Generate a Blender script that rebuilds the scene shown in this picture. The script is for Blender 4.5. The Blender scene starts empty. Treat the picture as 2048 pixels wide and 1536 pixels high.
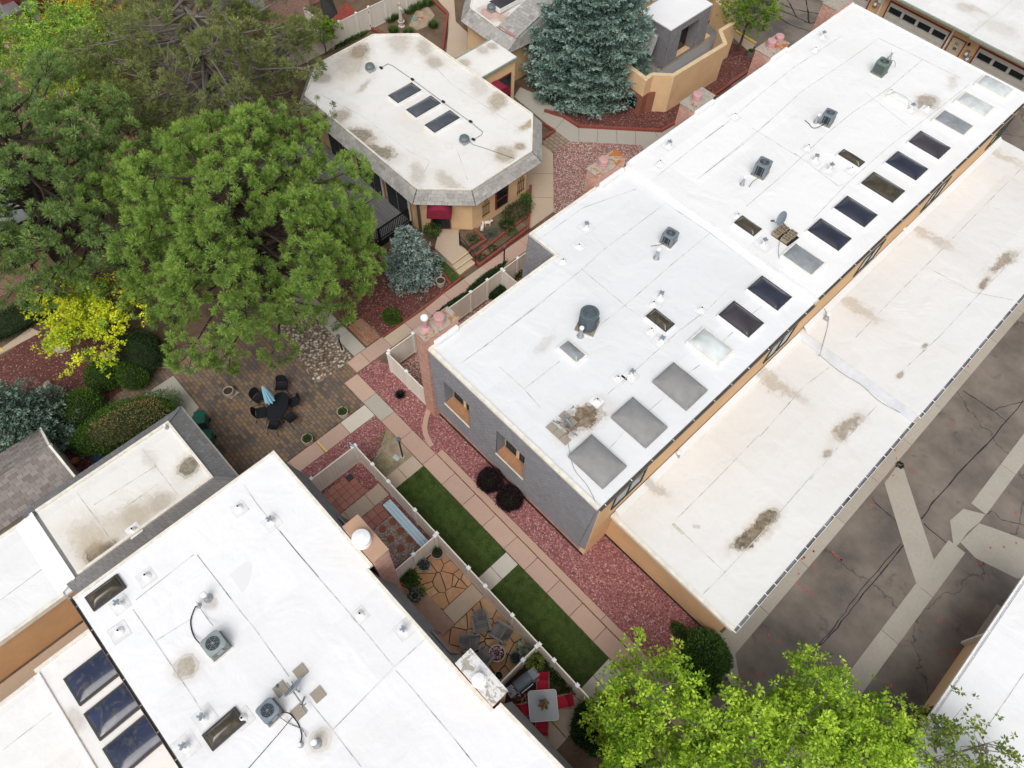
import bpy, math, random
import numpy as np
from mathutils import Vector, Matrix
rnd = random.Random(7); npr = np.random.RandomState(11)
SC = bpy.context.scene; COL = SC.collection

# ------------------------------------------------------------ camera, sky, sun, exposure
CAM_H = 34.0; FPX = 1450.84
PITCH, ROLL, YAW = 1.03436203, -0.0610246241, 0.755818516
def _rows():
    cp, sp = math.cos(PITCH), math.sin(PITCH)
    r = np.array([1, 0, 0.]); f = np.array([0, cp, -sp]); d = np.array([0, -sp, -cp])
    r2 = math.cos(ROLL)*r+math.sin(ROLL)*d; d2 = -math.sin(ROLL)*r+math.cos(ROLL)*d
    cy, sy = math.cos(YAW), math.sin(YAW); M = np.array([[cy, -sy, 0], [sy, cy, 0], [0, 0, 1]])
    return np.stack([M@r2, M@d2, M@f])
RM = _rows()
cam = bpy.data.cameras.new('camera'); co = bpy.data.objects.new('camera', cam); COL.objects.link(co)
mw = Matrix.Identity(4)
for i in range(3):
    mw[i][0] = RM[0][i]; mw[i][1] = -RM[1][i]; mw[i][2] = -RM[2][i]
mw[2][3] = CAM_H
co.matrix_world = mw
cam.sensor_width = 36; cam.lens = FPX/2048*36; cam.clip_start = .5; cam.clip_end = 2000
SC.camera = co
W = bpy.data.worlds.new('World'); SC.world = W; W.use_nodes = True
wn = W.node_tree; bg = wn.nodes['Background']
SUN_EL, SUN_ROT = math.radians(55), math.radians(145)
sky = wn.nodes.new('ShaderNodeTexSky'); sky.sky_type = 'NISHITA'; sky.sun_disc = False
sky.sun_elevation = SUN_EL; sky.sun_rotation = SUN_ROT; sky.dust_density = 4; sky.air_density = 1.0; sky.ozone_density = 1
hs = wn.nodes.new('ShaderNodeHueSaturation'); hs.inputs['Saturation'].default_value = .35
wn.links.new(sky.outputs[0], hs.inputs['Color']); wn.links.new(hs.outputs[0], bg.inputs[0])
bg.inputs[1].default_value = .15
sl = bpy.data.lights.new('sun', 'SUN'); sl.energy = 1.3; sl.angle = math.radians(45); sl.color = (1, .975, .94)
so = bpy.data.objects.new('sun', sl); COL.objects.link(so)
# direction the sky's sun sits in: rotation measured clockwise from +Y
sd = Vector((math.sin(SUN_ROT)*math.cos(SUN_EL), math.cos(SUN_ROT)*math.cos(SUN_EL), math.sin(SUN_EL)))
so.rotation_euler = sd.to_track_quat('Z', 'Y').to_euler()
SC.view_settings.view_transform = 'Standard'; SC.view_settings.look = 'None'
SC.view_settings.exposure = 0.0; SC.view_settings.gamma = 1
SC.render.resolution_x = 1024; SC.render.resolution_y = 768
SC.render.engine = 'CYCLES'

# ------------------------------------------------------------ survey: photo pixel (2048 wide) at a height -> point
def P(x, y, z=0.):
    d = RM.T@np.array([(x-1024)/FPX, (y-768)/FPX, 1]); t = (z-CAM_H)/d[2]
    return (t*d[0], t*d[1], z)
def C(k, x, y, z=0.): return P(k[0]+x/k[2], k[1]+y/k[2], z)
A=(560,840,3.2); B=(560,1056,3.2); D=(960,1280,6.4); E6=(560,700,6.4); HH=(560,400,3.2); I3=(1408,1056,3.2)
J3=(1408,660,3.2); N3=(1000,400,3.2); O3=(1000,0,3.2); Q3=(1408,0,3.2); R3=(1408,300,3.2); S3=(0,1056,3.2)
S2=(0,760,3.2); V3=(560,0,3.2); W3=(0,440,3.2); X3=(0,0,3.2); G7=(1000,760,3.2); M1=(1100,1056,3.2)
Z1=(820,380,6.4); Z2=(1240,40,6.4); Z3=(860,0,6.4); Z4=(640,880,6.4); Z5=(780,1080,6.4); Z6=(460,720,8.533)
Z7=(1700,0,5.885); Z8=(560,0,6.4); Z9=(860,740,5.689); X6=(0,0,6.4)

# ------------------------------------------------------------ mesh helpers
class MB:
    def __init__(s): s.v = []; s.f = []; s.t = []
    def face(s, pts, tint=None):
        i = len(s.v); s.v += [tuple(p) for p in pts]; s.f.append(tuple(range(i, i+len(pts))))
        return s
    def box(s, x0, y0, z0, x1, y1, z1):
        i = len(s.v)
        s.v += [(x0,y0,z0),(x1,y0,z0),(x1,y1,z0),(x0,y1,z0),(x0,y0,z1),(x1,y0,z1),(x1,y1,z1),(x0,y1,z1)]
        s.f += [tuple(i+k for k in q) for q in ((3,2,1,0),(4,5,6,7),(0,1,5,4),(1,2,6,5),(2,3,7,6),(3,0,4,7))]
        return s
    def obox(s, c, ax, ay, az):      # oriented box: centre and three half-axis vectors
        c, ax, ay, az = map(Vector, (c, ax, ay, az)); i = len(s.v)
        for dz in (-1, 1):
            for dx, dy in ((-1,-1),(1,-1),(1,1),(-1,1)): s.v.append(tuple(c+dx*ax+dy*ay+dz*az))
        s.f += [tuple(i+k for k in q) for q in ((3,2,1,0),(4,5,6,7),(0,1,5,4),(1,2,6,5),(2,3,7,6),(3,0,4,7))]
        return s
    def bar(s, a, b, w, h=None):     # square bar from a to b
        a, b = Vector(a), Vector(b); h = h or w; d = (b-a); L = d.length
        if L < 1e-6: return s
        d /= L; u = Vector((0,0,1)) if abs(d.z) < .95 else Vector((1,0,0))
        x = d.cross(u).normalized(); y = x.cross(d)
        return s.obox((a+b)/2, x*w/2, y*h/2, d*L/2)
    def prism(s, pts, z0, z1, cap0=False):   # plan polygon extruded
        n = len(pts); i = len(s.v)
        s.v += [(p[0],p[1],z0) for p in pts]+[(p[0],p[1],z1) for p in pts]
        s.f.append(tuple(range(i+n, i+2*n)))
        if cap0: s.f.append(tuple(range(i+n-1, i-1, -1)))
        for k in range(n): s.f.append((i+k, i+(k+1)%n, i+n+(k+1)%n, i+n+k))
        return s
    def tube(s, pts, r, n=6, cap=True):
        pts = [Vector(p) for p in pts]; R = r if isinstance(r, (list, tuple)) else [r]*len(pts)
        i0 = len(s.v); up = Vector((.3,.2,1))
        for k, p in enumerate(pts):
            d = (pts[min(k+1,len(pts)-1)]-pts[max(k-1,0)])
            if d.length < 1e-9: d = Vector((0,0,1))
            d.normalize()
            u = up if abs(d.dot(up.normalized())) < .97 else Vector((1,0,0))
            x = d.cross(u).normalized(); y = d.cross(x)
            for q in range(n):
                a = 2*math.pi*q/n; s.v.append(tuple(p+x*(R[k]*math.cos(a))+y*(R[k]*math.sin(a))))
        for k in range(len(pts)-1):
            for q in range(n):
                a = i0+k*n+q; b = i0+k*n+(q+1)%n; s.f.append((a, b, b+n, a+n))
        if cap:
            s.f.append(tuple(i0+q for q in range(n))[::-1]); j = i0+(len(pts)-1)*n; s.f.append(tuple(j+q for q in range(n)))
        return s
    def lathe(s, c, prof, n=20, cap=True):   # prof: (radius, z) list
        i0 = len(s.v); c = Vector(c)
        for r, z in prof:
            for q in range(n):
                a = 2*math.pi*q/n; s.v.append((c.x+r*math.cos(a), c.y+r*math.sin(a), c.z+z))
        for k in range(len(prof)-1):
            for q in range(n):
                a = i0+k*n+q; b = i0+k*n+(q+1)%n; s.f.append((a, b, b+n, a+n))
        if cap:
            s.f.append(tuple(i0+q for q in range(n))[::-1]); j = i0+(len(prof)-1)*n; s.f.append(tuple(j+q for q in range(n)))
        return s
    def cyl(s, c, r, h, n=16): return s.lathe(c, [(r,0),(r,h)], n)
    def blob(s, c, rx, ry, rz, n=10, m=7, jit=0, rg=rnd):
        i0 = len(s.v); c = Vector(c)
        for a in range(m+1):
            th = math.pi*a/m
            for b in range(n):
                ph = 2*math.pi*b/n; j = 1+jit*(rg.random()-.5)*2*(0 < a < m)
                s.v.append((c.x+rx*j*math.sin(th)*math.cos(ph), c.y+ry*j*math.sin(th)*math.sin(ph), c.z-rz*j*math.cos(th)))
        for a in range(m):
            for b in range(n):
                p = i0+a*n+b; q = i0+a*n+(b+1)%n; s.f.append((p, q, q+n, p+n))
        return s
    def grid(s, fn, nu, nv):         # fn(u,v)->point, u,v in 0..1
        i0 = len(s.v)
        for a in range(nv+1):
            for b in range(nu+1): s.v.append(tuple(fn(b/nu, a/nv)))
        for a in range(nv):
            for b in range(nu):
                p = i0+a*(nu+1)+b; s.f.append((p, p+1, p+nu+2, p+nu+1))
        return s
WLOC = {}
def root_of(o):
    while o.parent: o = o.parent
    return o
def obj(name, mb, mat, parent=None, smooth=False, local=False, bevel=0):
    me = bpy.data.meshes.new(name); v = mb.v
    if parent is not None and not local:
        L = WLOC.get(root_of(parent).name, (0,0,0)); v = [(a-L[0], b-L[1], c-L[2]) for a, b, c in v]
    me.from_pydata(v, [], mb.f); me.update()
    if smooth: me.polygons.foreach_set('use_smooth', [True]*len(me.polygons))
    o = bpy.data.objects.new(name, me); COL.objects.link(o)
    if mat: me.materials.append(mat)
    if parent is not None: o.parent = parent
    if bevel:
        m = o.modifiers.new('bevel', 'BEVEL'); m.width = bevel; m.segments = 2; m.limit_method = 'ANGLE'
    return o
def tag(o, label=None, cat=None, group=None, kind=None):
    if label: o['label'] = label
    if cat: o['category'] = cat
    if group: o['group'] = group
    if kind: o['kind'] = kind
    return o
def thing(name, label, cat, loc=(0,0,0), rz=0, group=None):
    o = bpy.data.objects.new(name, None); COL.objects.link(o); o.empty_display_size = .2
    o.location = loc; o.rotation_euler = (0,0,rz); WLOC[o.name] = tuple(loc)
    return tag(o, label, cat, group)
def struct(name, mb, mat, **k): return tag(obj(name, mb, mat, **k), kind='structure')
def solo(name, mb, mat, label, cat, group=None, **k): return tag(obj(name, mb, mat, **k), label, cat, group)
def copy_tree(o, parent=None):
    c = o.copy(); COL.objects.link(c)
    if parent is not None: c.parent = parent
    for ch in list(o.children): copy_tree(ch, c)
    return c

# ------------------------------------------------------------ material helpers
class NT:
    def __init__(s, name, rough=.8, spec=.3, metal=0):
        s.m = bpy.data.materials.new(name); s.m.use_nodes = True; s.t = s.m.node_tree; s.b = s.t.nodes['Principled BSDF']
        s.b.inputs['Roughness'].default_value = rough; s.b.inputs['Specular IOR Level'].default_value = spec
        s.b.inputs['Metallic'].default_value = metal; s._pos = None; s._nz = {}
    def n(s, typ, **k):
        nd = s.t.nodes.new('ShaderNode'+typ)
        for a, v in k.items(): setattr(nd, a, v)
        return nd
    def put(s, sock, v):
        if v is None: return
        if isinstance(v, bpy.types.NodeSocket): s.t.links.new(v, sock)
        elif isinstance(v, (tuple, list)) and len(v) == 3 and sock.type == 'RGBA': sock.default_value = (*v, 1)
        else: sock.default_value = v
    def pos(s):
        if not s._pos: s._pos = s.n('NewGeometry').outputs['Position']
        return s._pos
    def math(s, op, a, b=None, c=None, clamp=False):
        nd = s.n('Math', operation=op, use_clamp=clamp)
        s.put(nd.inputs[0], a); s.put(nd.inputs[1], b); s.put(nd.inputs[2], c); return nd.outputs[0]
    def vmath(s, op, a, b=None):
        nd = s.n('VectorMath', operation=op); s.put(nd.inputs[0], a); s.put(nd.inputs[1], b); return nd
    def noise(s, scale, detail=3, rough=.55, vec=None, dist=0):
        key = (scale, detail, rough, dist)
        if vec is None and key in s._nz: return s._nz[key]
        nd = s.n('TexNoise'); nd.inputs['Scale'].default_value = scale; nd.inputs['Detail'].default_value = detail
        nd.inputs['Roughness'].default_value = rough; nd.inputs['Distortion'].default_value = dist
        s.put(nd.inputs['Vector'], vec if vec is not None else s.pos())
        if vec is None: s._nz[key] = nd
        return nd
    def vor(s, scale, feature='F1', vec=None):
        nd = s.n('TexVoronoi', feature=feature); nd.inputs['Scale'].default_value = scale
        s.put(nd.inputs['Vector'], vec if vec is not None else s.pos()); return nd
    def ramp(s, fac, stops, interp='LINEAR'):
        nd = s.n('ValToRGB'); cr = nd.color_ramp; cr.interpolation = interp
        while len(cr.elements) < len(stops): cr.elements.new(.5)
        for e, (p, c) in zip(cr.elements, stops):
            e.position = p; e.color = (*c, 1) if isinstance(c, (tuple, list)) else (c, c, c, 1)
        s.put(nd.inputs[0], fac); return nd.outputs[0]
    def mix(s, fac, a, b, mode='MIX'):
        nd = s.n('Mix', data_type='RGBA', blend_type=mode); s.put(nd.inputs[0], fac); s.put(nd.inputs[6], a); s.put(nd.inputs[7], b)
        return nd.outputs[2]
    def rng(s, v, a, b, c=0, d=1):
        nd = s.n('MapRange'); s.put(nd.inputs[0], v)
        for i, q in enumerate((a, b, c, d)): nd.inputs[i+1].default_value = q
        return nd.outputs[0]
    def isl(s): return s.n('NewGeometry').outputs['Random Per Island']
    def bump(s, h, strength=.3, dist=.02):
        nd = s.n('Bump'); nd.inputs['Strength'].default_value = strength; nd.inputs['Distance'].default_value = dist
        s.put(nd.inputs['Height'], h); s.put(s.b.inputs['Normal'], nd.outputs[0])
    def col(s, c): s.put(s.b.inputs['Base Color'], c); return s
    def mapping(s, rz=0, scale=(1,1,1), vec=None):
        nd = s.n('Mapping'); nd.inputs['Rotation'].default_value = (0,0,rz); nd.inputs['Scale'].default_value = scale
        s.put(nd.inputs['Vector'], vec if vec is not None else s.pos()); return nd.outputs[0]
def sc(c, k): return tuple(min(.95, x*k) for x in c)
def plain(name, c, rough=.6, metal=0, var=.12, scale=6, spec=.3, bump=0):
    m = NT(name, rough, spec, metal); nz = m.noise(scale, 4)
    m.col(m.ramp(nz.outputs[0], [(.3, sc(c, 1-var)), (.7, sc(c, 1+var))]))
    if bump: m.bump(m.noise(40, 3).outputs[0], bump, .01)
    return m.m
def stain_mask(m, c, rx, ry, ang, warp=.6, wscale=1.6):
    """soft irregular pond stain at world (x,y)"""
    nz = m.noise(wscale, 5, .68)
    off = m.vmath('SUBTRACT', nz.outputs['Color'], (.5,.5,.5)).outputs[0]
    off = m.vmath('MULTIPLY', off, (warp*2*max(rx,ry),)*3).outputs[0]
    p = m.vmath('ADD', m.pos(), off).outputs[0]
    p = m.vmath('SUBTRACT', p, (c[0], c[1], 0)).outputs[0]
    mp = m.n('Mapping'); mp.vector_type = 'TEXTURE'; mp.inputs['Rotation'].default_value = (0,0,ang); mp.inputs['Scale'].default_value = (rx, ry, 1e4)
    m.put(mp.inputs['Vector'], p)
    return m.vmath('LENGTH', mp.outputs[0]).outputs['Value']
def membrane(name, base, stains, dirt=.25, dirtcol=(.46,.415,.34)):
    """white roof membrane; stains = (centre, rx, ry, angle, strength, dark colour)"""
    m = NT(name, .75, .2)
    sx = m.n('SeparateXYZ'); m.put(sx.inputs[0], m.pos()); cell = m.n('TexWhiteNoise', noise_dimensions='2D'); cv_ = m.n('CombineXYZ'); m.put(cv_.inputs[0], m.math('FLOOR', m.math('DIVIDE', m.math('ADD', sx.outputs[0], m.math('MULTIPLY', m.math('FLOOR', m.math('DIVIDE', sx.outputs[1], 9.1)), .7)), 2.75))); m.put(cv_.inputs[1], m.math('FLOOR', m.math('DIVIDE', sx.outputs[1], 9.1))); m.put(cell.inputs['Vector'], cv_.outputs[0])
    base = m.mix(m.math('MULTIPLY', cell.outputs['Value'], .9), base, sc(base, .93))
    big = m.noise(.22, 5, .6); fine = m.noise(2.3, 4, .6)
    c = m.mix(m.rng(big.outputs[0], .5, .78, 0, dirt), base, dirtcol)
    c = m.mix(m.rng(fine.outputs[0], .55, .8, 0, dirt*.5), c, sc(dirtcol, 1.05))
    spk = m.noise(34, 2, .6).outputs[0]; c = m.mix(m.rng(spk, .70, .80, 0, .35), c, sc(dirtcol, .6)); c = m.mix(m.rng(m.noise(.9, 6, .75, dist=1.2).outputs[0], .56, .74, 0, dirt*.8), c, sc(dirtcol, .95))
    for (ctr, rx, ry, ang, st, dc) in stains:
        d = stain_mask(m, ctr, rx, ry, ang)
        halo = m.math('MULTIPLY', m.rng(d, 2.1, .75, 0, 1), .42*st)
        core = m.math('MULTIPLY', m.rng(d, 1.03+.22*(1-st), .90-.35*(1-st), 0, 1), .97*st)
        ring = m.math('MULTIPLY', m.rng(m.math('ABSOLUTE', m.math('SUBTRACT', d, 1.12)), .16, 0, 0, 1), .5*st*st)
        grain = m.rng(m.noise(5, 5, .7).outputs[0], .34, .60, .62, 1)
        c = m.mix(halo, c, (.44,.34,.21)); c = m.mix(ring, c, (.20,.145,.08))
        c = m.mix(m.math('MULTIPLY', core, grain), c, dc)
    h = m.math('ADD', m.math('MULTIPLY', fine.outputs[0], .25), m.noise(.55, 3, .5, dist=.8).outputs[0]); m.col(c); m.bump(h, .32, .25)
    return m.m
def masonry(name, cols, mortar, bw, bh, msize=.012, vert=True, rough=.85, bumpk=.4, blotch=None, axis_mix=True):
    """brick pattern in real-world metres; vert = laid on walls (height = z)"""
    m = NT(name, rough, .2)
    if vert:
        g = m.n('SeparateXYZ'); m.put(g.inputs[0], m.pos()); cb = m.n('CombineXYZ')
        m.put(cb.inputs[0], m.math('ADD', g.outputs[0], g.outputs[1])); m.put(cb.inputs[1], g.outputs[2]); v = cb.outputs[0]
    else: v = m.pos()
    bt = m.n('TexBrick'); m.put(bt.inputs['Vector'], v)
    for k, x in (('Color1',(0,0,0,1)),('Color2',(1,1,1,1)),('Mortar',(.5,.5,.5,1)),('Scale',1.),('Mortar Size',msize),('Brick Width',bw),('Row Height',bh),('Bias',0.)):
        bt.inputs[k].default_value = x
    n = len(cols); fac = bt.outputs['Color']
    if blotch:
        b = m.noise(blotch, 3, .6).outputs[0]
        fac = m.math('ADD', m.math('MULTIPLY', fac, .55), m.rng(b, .3, .7, -.05, .5))
    c = m.ramp(fac, [(i/(n-1) if n > 1 else 0, q) for i, q in enumerate(cols)])
    c = m.mix(m.rng(m.noise(14, 3).outputs[0], .3, .7, 0, .25), c, sc(cols[n//2], .75))
    m.col(m.mix(bt.outputs['Fac'], c, mortar)); m.bump(m.math('SUBTRACT', 1, bt.outputs['Fac']), bumpk, .01)
    return m.m
def gravel(name, cols, scale, soil, leaf=.04):
    m = NT(name, .9, .15)
    v1 = m.vor(scale); v2 = m.vor(scale*1.9)
    r1 = m.n('SeparateColor'); m.put(r1.inputs[0], v1.outputs['Color'])
    n = len(cols); st = []
    acc = 0
    for w, c in cols: st.append((acc, c)); acc += w
    c = m.ramp(r1.outputs[0], st, 'CONSTANT')
    big = m.noise(.55, 4).outputs[0]
    c = m.mix(m.rng(v1.outputs['Distance'], .25, .62, 0, .7), c, soil)
    c = m.mix(m.rng(big, .45, .72, 0, .35), c, soil)
    m.col(c); m.bump(m.math('SUBTRACT', 1, v1.outputs['Distance']), .7, .03)
    return m.m
def islands(name, cols, rough=.85, var=.25, streak=None, bump=.15, spec=.2):
    """one colour per separate slab / shingle"""
    m = NT(name, rough, spec); n = len(cols)
    c = m.ramp(m.isl(), [(i/max(1, n-1), q) for i, q in enumerate(cols)])
    nz = m.noise(7, 4, .65); n2 = m.noise(.8, 4, .6)
    c = m.mix(m.rng(nz.outputs[0], .35, .75, 0, var), c, sc(cols[n//2], .6))
    c = m.mix(m.rng(n2.outputs[0], .45, .75, 0, var), c, sc(cols[n//2], .72))
    m.col(c); m.bump(m.noise(60, 3).outputs[0], bump, .006)
    return m.m
def leafmat(name, c0, c1, trans=.35, rough=.6):
    trans *= .6
    m = NT(name, rough, .25)
    at = m.n('Attribute'); at.attribute_name = 'tint'
    c = m.mix(at.outputs['Fac'], c0, c1); m.col(c)
    tr = m.n('BsdfTranslucent'); m.put(tr.inputs[0], m.mix(at.outputs['Fac'], sc(c0, 1.3), sc(c1, 1.3)))
    mx = m.n('MixShader'); mx.inputs[0].default_value = trans
    m.t.links.new(m.b.outputs[0], mx.inputs[1]); m.t.links.new(tr.outputs[0], mx.inputs[2])
    m.t.links.new(mx.outputs[0], m.t.nodes['Material Output'].inputs[0])
    return m.m
# ------------------------------------------------------------ ground materials
def mat_soil():
    m = NT('soil', .95, .1)
    c = m.ramp(m.noise(.7, 6, .65).outputs[0], [(.3, (.10,.065,.042)), (.55, (.17,.12,.08)), (.75, (.24,.18,.125))])
    v = m.vor(16)
    c = m.mix(m.rng(v.outputs['Distance'], .3, .05, 0, .5), c, (.30,.22,.16))
    m.col(c); m.bump(m.noise(9, 5, .7).outputs[0], .6, .05); return m.m
def mat_asphalt():
    m = NT('asphalt', .9, .25)
    c = m.ramp(m.noise(.33, 6, .62).outputs[0], [(.32, (.102,.089,.079)), (.5, (.175,.149,.126)), (.7, (.260,.221,.183))])
    c = m.mix(m.rng(m.noise(.9, 5, .7, dist=.6).outputs[0], .58, .75, 0, .7), c, (.042,.040,.042))
    c = m.mix(m.rng(m.noise(26, 3, .7).outputs[0], .5, .75, 0, .4), c, (.22,.19,.165))
    # wandering cracks
    cr = m.vor(.085, 'DISTANCE_TO_EDGE', m.vmath('ADD', m.pos(), m.vmath('MULTIPLY', m.noise(1.1, 4).outputs['Color'], (1.6,1.6,0)).outputs[0]).outputs[0])
    c = m.mix(m.rng(cr.outputs['Distance'], .0045, .001, 0, .55), c, (.03,.028,.03))
    m.col(c); m.bump(m.noise(70, 2).outputs[0], .5, .01); return m.m
M_soil = mat_soil(); M_asph = mat_asphalt()
REDS = [(.22,(.394,.159,.146)), (.20,(.305,.114,.108)), (.18,(.470,.216,.197)), (.12,(.241,.086,.089)), (.16,(.559,.298,.273)), (.06,(.60,.48,.45)), (.04,(.12,.06,.06))]
M_red = gravel('red_gravel', REDS, 15, (.20,.078,.08))
M_mulch = gravel('red_mulch', [(.3,(.20,.075,.062)), (.3,(.13,.05,.042)), (.2,(.26,.11,.09)), (.12,(.09,.035,.03)), (.08,(.45,.32,.27))], 15, (.10,.04,.035))
M_mix = gravel('mixed_gravel', [(.3,(.533,.305,.254)), (.25,(.381,.165,.140)), (.2,(.737,.597,.533)), (.15,(.24,.12,.10)), (.1,(.66,.58,.52))], 14, (.18,.10,.085))
M_peb = gravel('river_pebbles', [(.25,(.42,.34,.25)), (.25,(.20,.14,.095)), (.25,(.60,.53,.44)), (.15,(.30,.20,.13)), (.1,(.70,.66,.58))], 8, (.07,.05,.035))
M_tanp = gravel('tan_gravel', [(.3,(.50,.40,.33)), (.25,(.38,.28,.23)), (.25,(.66,.58,.51)), (.2,(.28,.18,.15))], 17, (.24,.175,.14))
M_dirt = plain('dry_dirt', (.36,.28,.20), .95, 0, .25, 2.2, .1, .5)
PINK = [(.508,.349,.273), (.559,.387,.305), (.483,.337,.267), (.533,.362,.279)]
GREY = [(.419,.381,.318), (.470,.438,.375), (.381,.349,.298)]
M_pink = islands('pink_concrete', PINK, .85, .16)
M_grey = islands('grey_concrete', GREY, .85, .22)
M_lite = islands('pale_concrete', [(.635,.572,.476), (.584,.546,.470)], .85, .14)
M_tanc = islands('tan_concrete', [(.546,.432,.318), (.508,.413,.318)], .85, .2)
M_pan = islands('drain_pan_concrete', [(.432,.400,.337), (.394,.362,.305), (.457,.425,.356)], .9, .30)
M_yel = plain('yellow_paint', (.72,.52,.13), .6, 0, .12, 12)
M_curb = islands('kerb_concrete', [(.533,.356,.267), (.483,.337,.254)], .85, .2)
M_turf = plain('turf_soil', (.055,.075,.022), .95, 0, .4, 3, .1, .4)
M_blade = leafmat('grass_blade', (.036,.121,.013), (.146,.330,.038), .3)
M_bladedry = leafmat('dry_grass_blade', (.06,.085,.02), (.30,.24,.12), .3)

# ------------------------------------------------------------ ground sheets (each a few mm above the one below)
struct('ground', MB().face([(-300,-200,-.03),(300,-200,-.03),(300,500,-.03),(-300,500,-.03)]), M_soil)
struct('asphalt_road', MB().prism([(2.6,4),(60,4),(60,48.2),(140,48.2),(140,120),(-60,120),(-60,64),(-34,56),(-25.2,49.3),(-23.2,45.0),(-18,42.2),(-16,42),(-16,48.2),(2.6,48.2)], -.3, 0.), M_asph)
def slabs(name, mat, rects, z0=-.12, z1=.03, gap=.012):
    mb = MB()
    for (x0, y0, x1, y1) in rects: mb.box(x0+gap, y0+gap, z0, x1-gap, y1-gap, z1+rnd.uniform(-.003,.003))
    return struct(name, mb, mat, bevel=.006)
def polyslab(name, mat, pts, z=.03, z0=-.12): return struct(name, MB().prism(pts, z0, z), mat)
struct('gravel_bed', MB().prism([(-20.05,8.97),(3.0,8.97),(3.0,12.6),(-14,12.6),(-20.05,10.35)], -.1, .004), M_red)
struct('gravel_bed', MB().prism([(-18.9,10.5),(-14,10.5),(-14,24),(-18.9,24)], -.1, .008), M_mix)
struct('gravel_bed', MB().prism([(-17.36,2.6),(-15.2,2.6),(-15.0,5.9),(-15.75,7.2),(-16.45,8.05),(-17.36,8.05)], -.1, .006), M_red)
leftbed = [P(-90,800)[:2], P(-60,770)[:2], P(75,655)[:2], P(240,640)[:2], P(330,690)[:2], P(350,738)[:2], P(300,772)[:2], P(210,842)[:2], P(150,1020)[:2], P(-60,1080)[:2]]
struct('gravel_bed', MB().prism(leftbed, -.1, .004), M_mulch)
struct('gravel_bed', MB().prism([C(O3,*q)[:2] for q in ((345,970),(450,905),(905,928),(1100,800),(1000,1000),(600,1400),(340,1360))], -.1, .006), M_mix)
spbed = [C(O3,*q)[:2] for q in ((300,700),(400,735),(500,800),(1035,822),(1135,765),(1610,420),(1640,300),(1480,280),(1380,480),(1300,560),(1080,700),(900,700),(640,600),(400,580))]
struct('gravel_bed', MB().prism(spbed, -.1, .004), M_mulch)
mulch2 = [C(HH,*q)[:2] for q in ((365,770),(470,862),(520,750),(660,868),(1163,490),(1010,310),(900,250),(640,330),(420,470))]
struct('mulch_bed', MB().prism(mulch2, -.1, .006), M_mulch)
struct('pebble_bed', MB().prism([(-26.2,7.55),(-20.98,6.9),(-20.98,9.45),(-26.5,9.45)], -.1, .040), M_peb)
struct('gravel_bed', MB().prism([X[:2] for X in (C(X3,600,540), C(X3,760,600), C(X3,960,900), C(X3,900,1000), C(X3,800,960), C(X3,640,800))], -.1, .008), M_red)
# path beside the planting beds
wa = [-20.05,-18.4,-16.86,-15.35,-13.5,-12.01,-10.48,-8.99,-7.47,-6.05,-4.57,-3.1,-1.6,-.1,1.4,2.9,4.4]
slabs('walkway', M_pink, [(a, 8.06, b, 8.95) for a, b in zip(wa, wa[1:]) if a != -18.4])
slabs('walkway', M_grey, [(-18.4, 8.06, -16.86, 8.95)])
struct('kerb', MB().box(-13.45,8.985,-.1,-2,9.34,.075).box(-1.98,8.985,-.1,3.0,9.34,.07), M_curb, bevel=.015)
cv = [C(A,*q) for q in ((958,1335),(935,1420),(932,1520))]+[C(A,*q) for q in ((928,20),(930,70),(945,125),(965,160))]
cv = [(x,y) for x,y,z in (C(HH,955,1340),C(HH,935,1400),C(HH,928,1450),C(A,925,40),C(A,932,90),C(A,950,135),C(A,970,165))]
mb = MB()
for (a, b) in zip(cv, cv[1:]):
    d = Vector((b[0]-a[0], b[1]-a[1])).normalized(); nn = Vector((-d.y, d.x))*.13; e = d*.04
    mb.prism([(a[0]+nn.x-e.x,a[1]+nn.y-e.y),(a[0]-nn.x-e.x,a[1]-nn.y-e.y),(b[0]-nn.x+e.x,b[1]-nn.y+e.y),(b[0]+nn.x+e.x,b[1]+nn.y+e.y)][::-1], -.1, .07+.002*(len(mb.f)%3))
struct('kerb', mb, M_curb)
wp = [-8,-6.5,-5,-3.4,-1.8,-.2,1.5,3.2,4.85]
slabs('walkway', M_pink, [(-18.25, a, -17.37, b) for a, b in zip(wp, wp[1:])]+[(-18.25,4.85,-17.37,6.45)])
slabs('walkway', M_lite, [(-18.25,6.45,-17.37,8.05)])
struct('painted_stripe', MB().face([(*C(E6,470,1180)[:2],.037),(*C(E6,490,1165)[:2],.037),(*C(E6,612,1300)[:2],.037),(*C(E6,590,1312)[:2],.037)]), M_yel)
wu = [8.96,9.9,11.45,13.0,14.45,16.03,17.55,19.1,20.6,22.2,23.8,25.4]
slabs('walkway', M_pink, [(-21.05, a, -20.12, b) for i, (a, b) in enumerate(zip(wu, wu[1:])) if i not in (2,6)])
slabs('walkway', M_tanc, [(-21.05, wu[i], -20.12, wu[i+1]) for i in (2,6)])
slabs('walkway', M_grey, [(-22.6,9.5,-21.07,10.32),(-24.1,9.5,-22.6,10.32),(-25.6,9.5,-24.1,10.32),(-27.1,9.5,-25.6,10.32),(-28.6,9.5,-27.1,10.32),(-31,9.5,-28.6,10.32)])
slabs('walkway', M_lite, [(-28.4,10.6,-26.9,11.9)])
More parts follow.
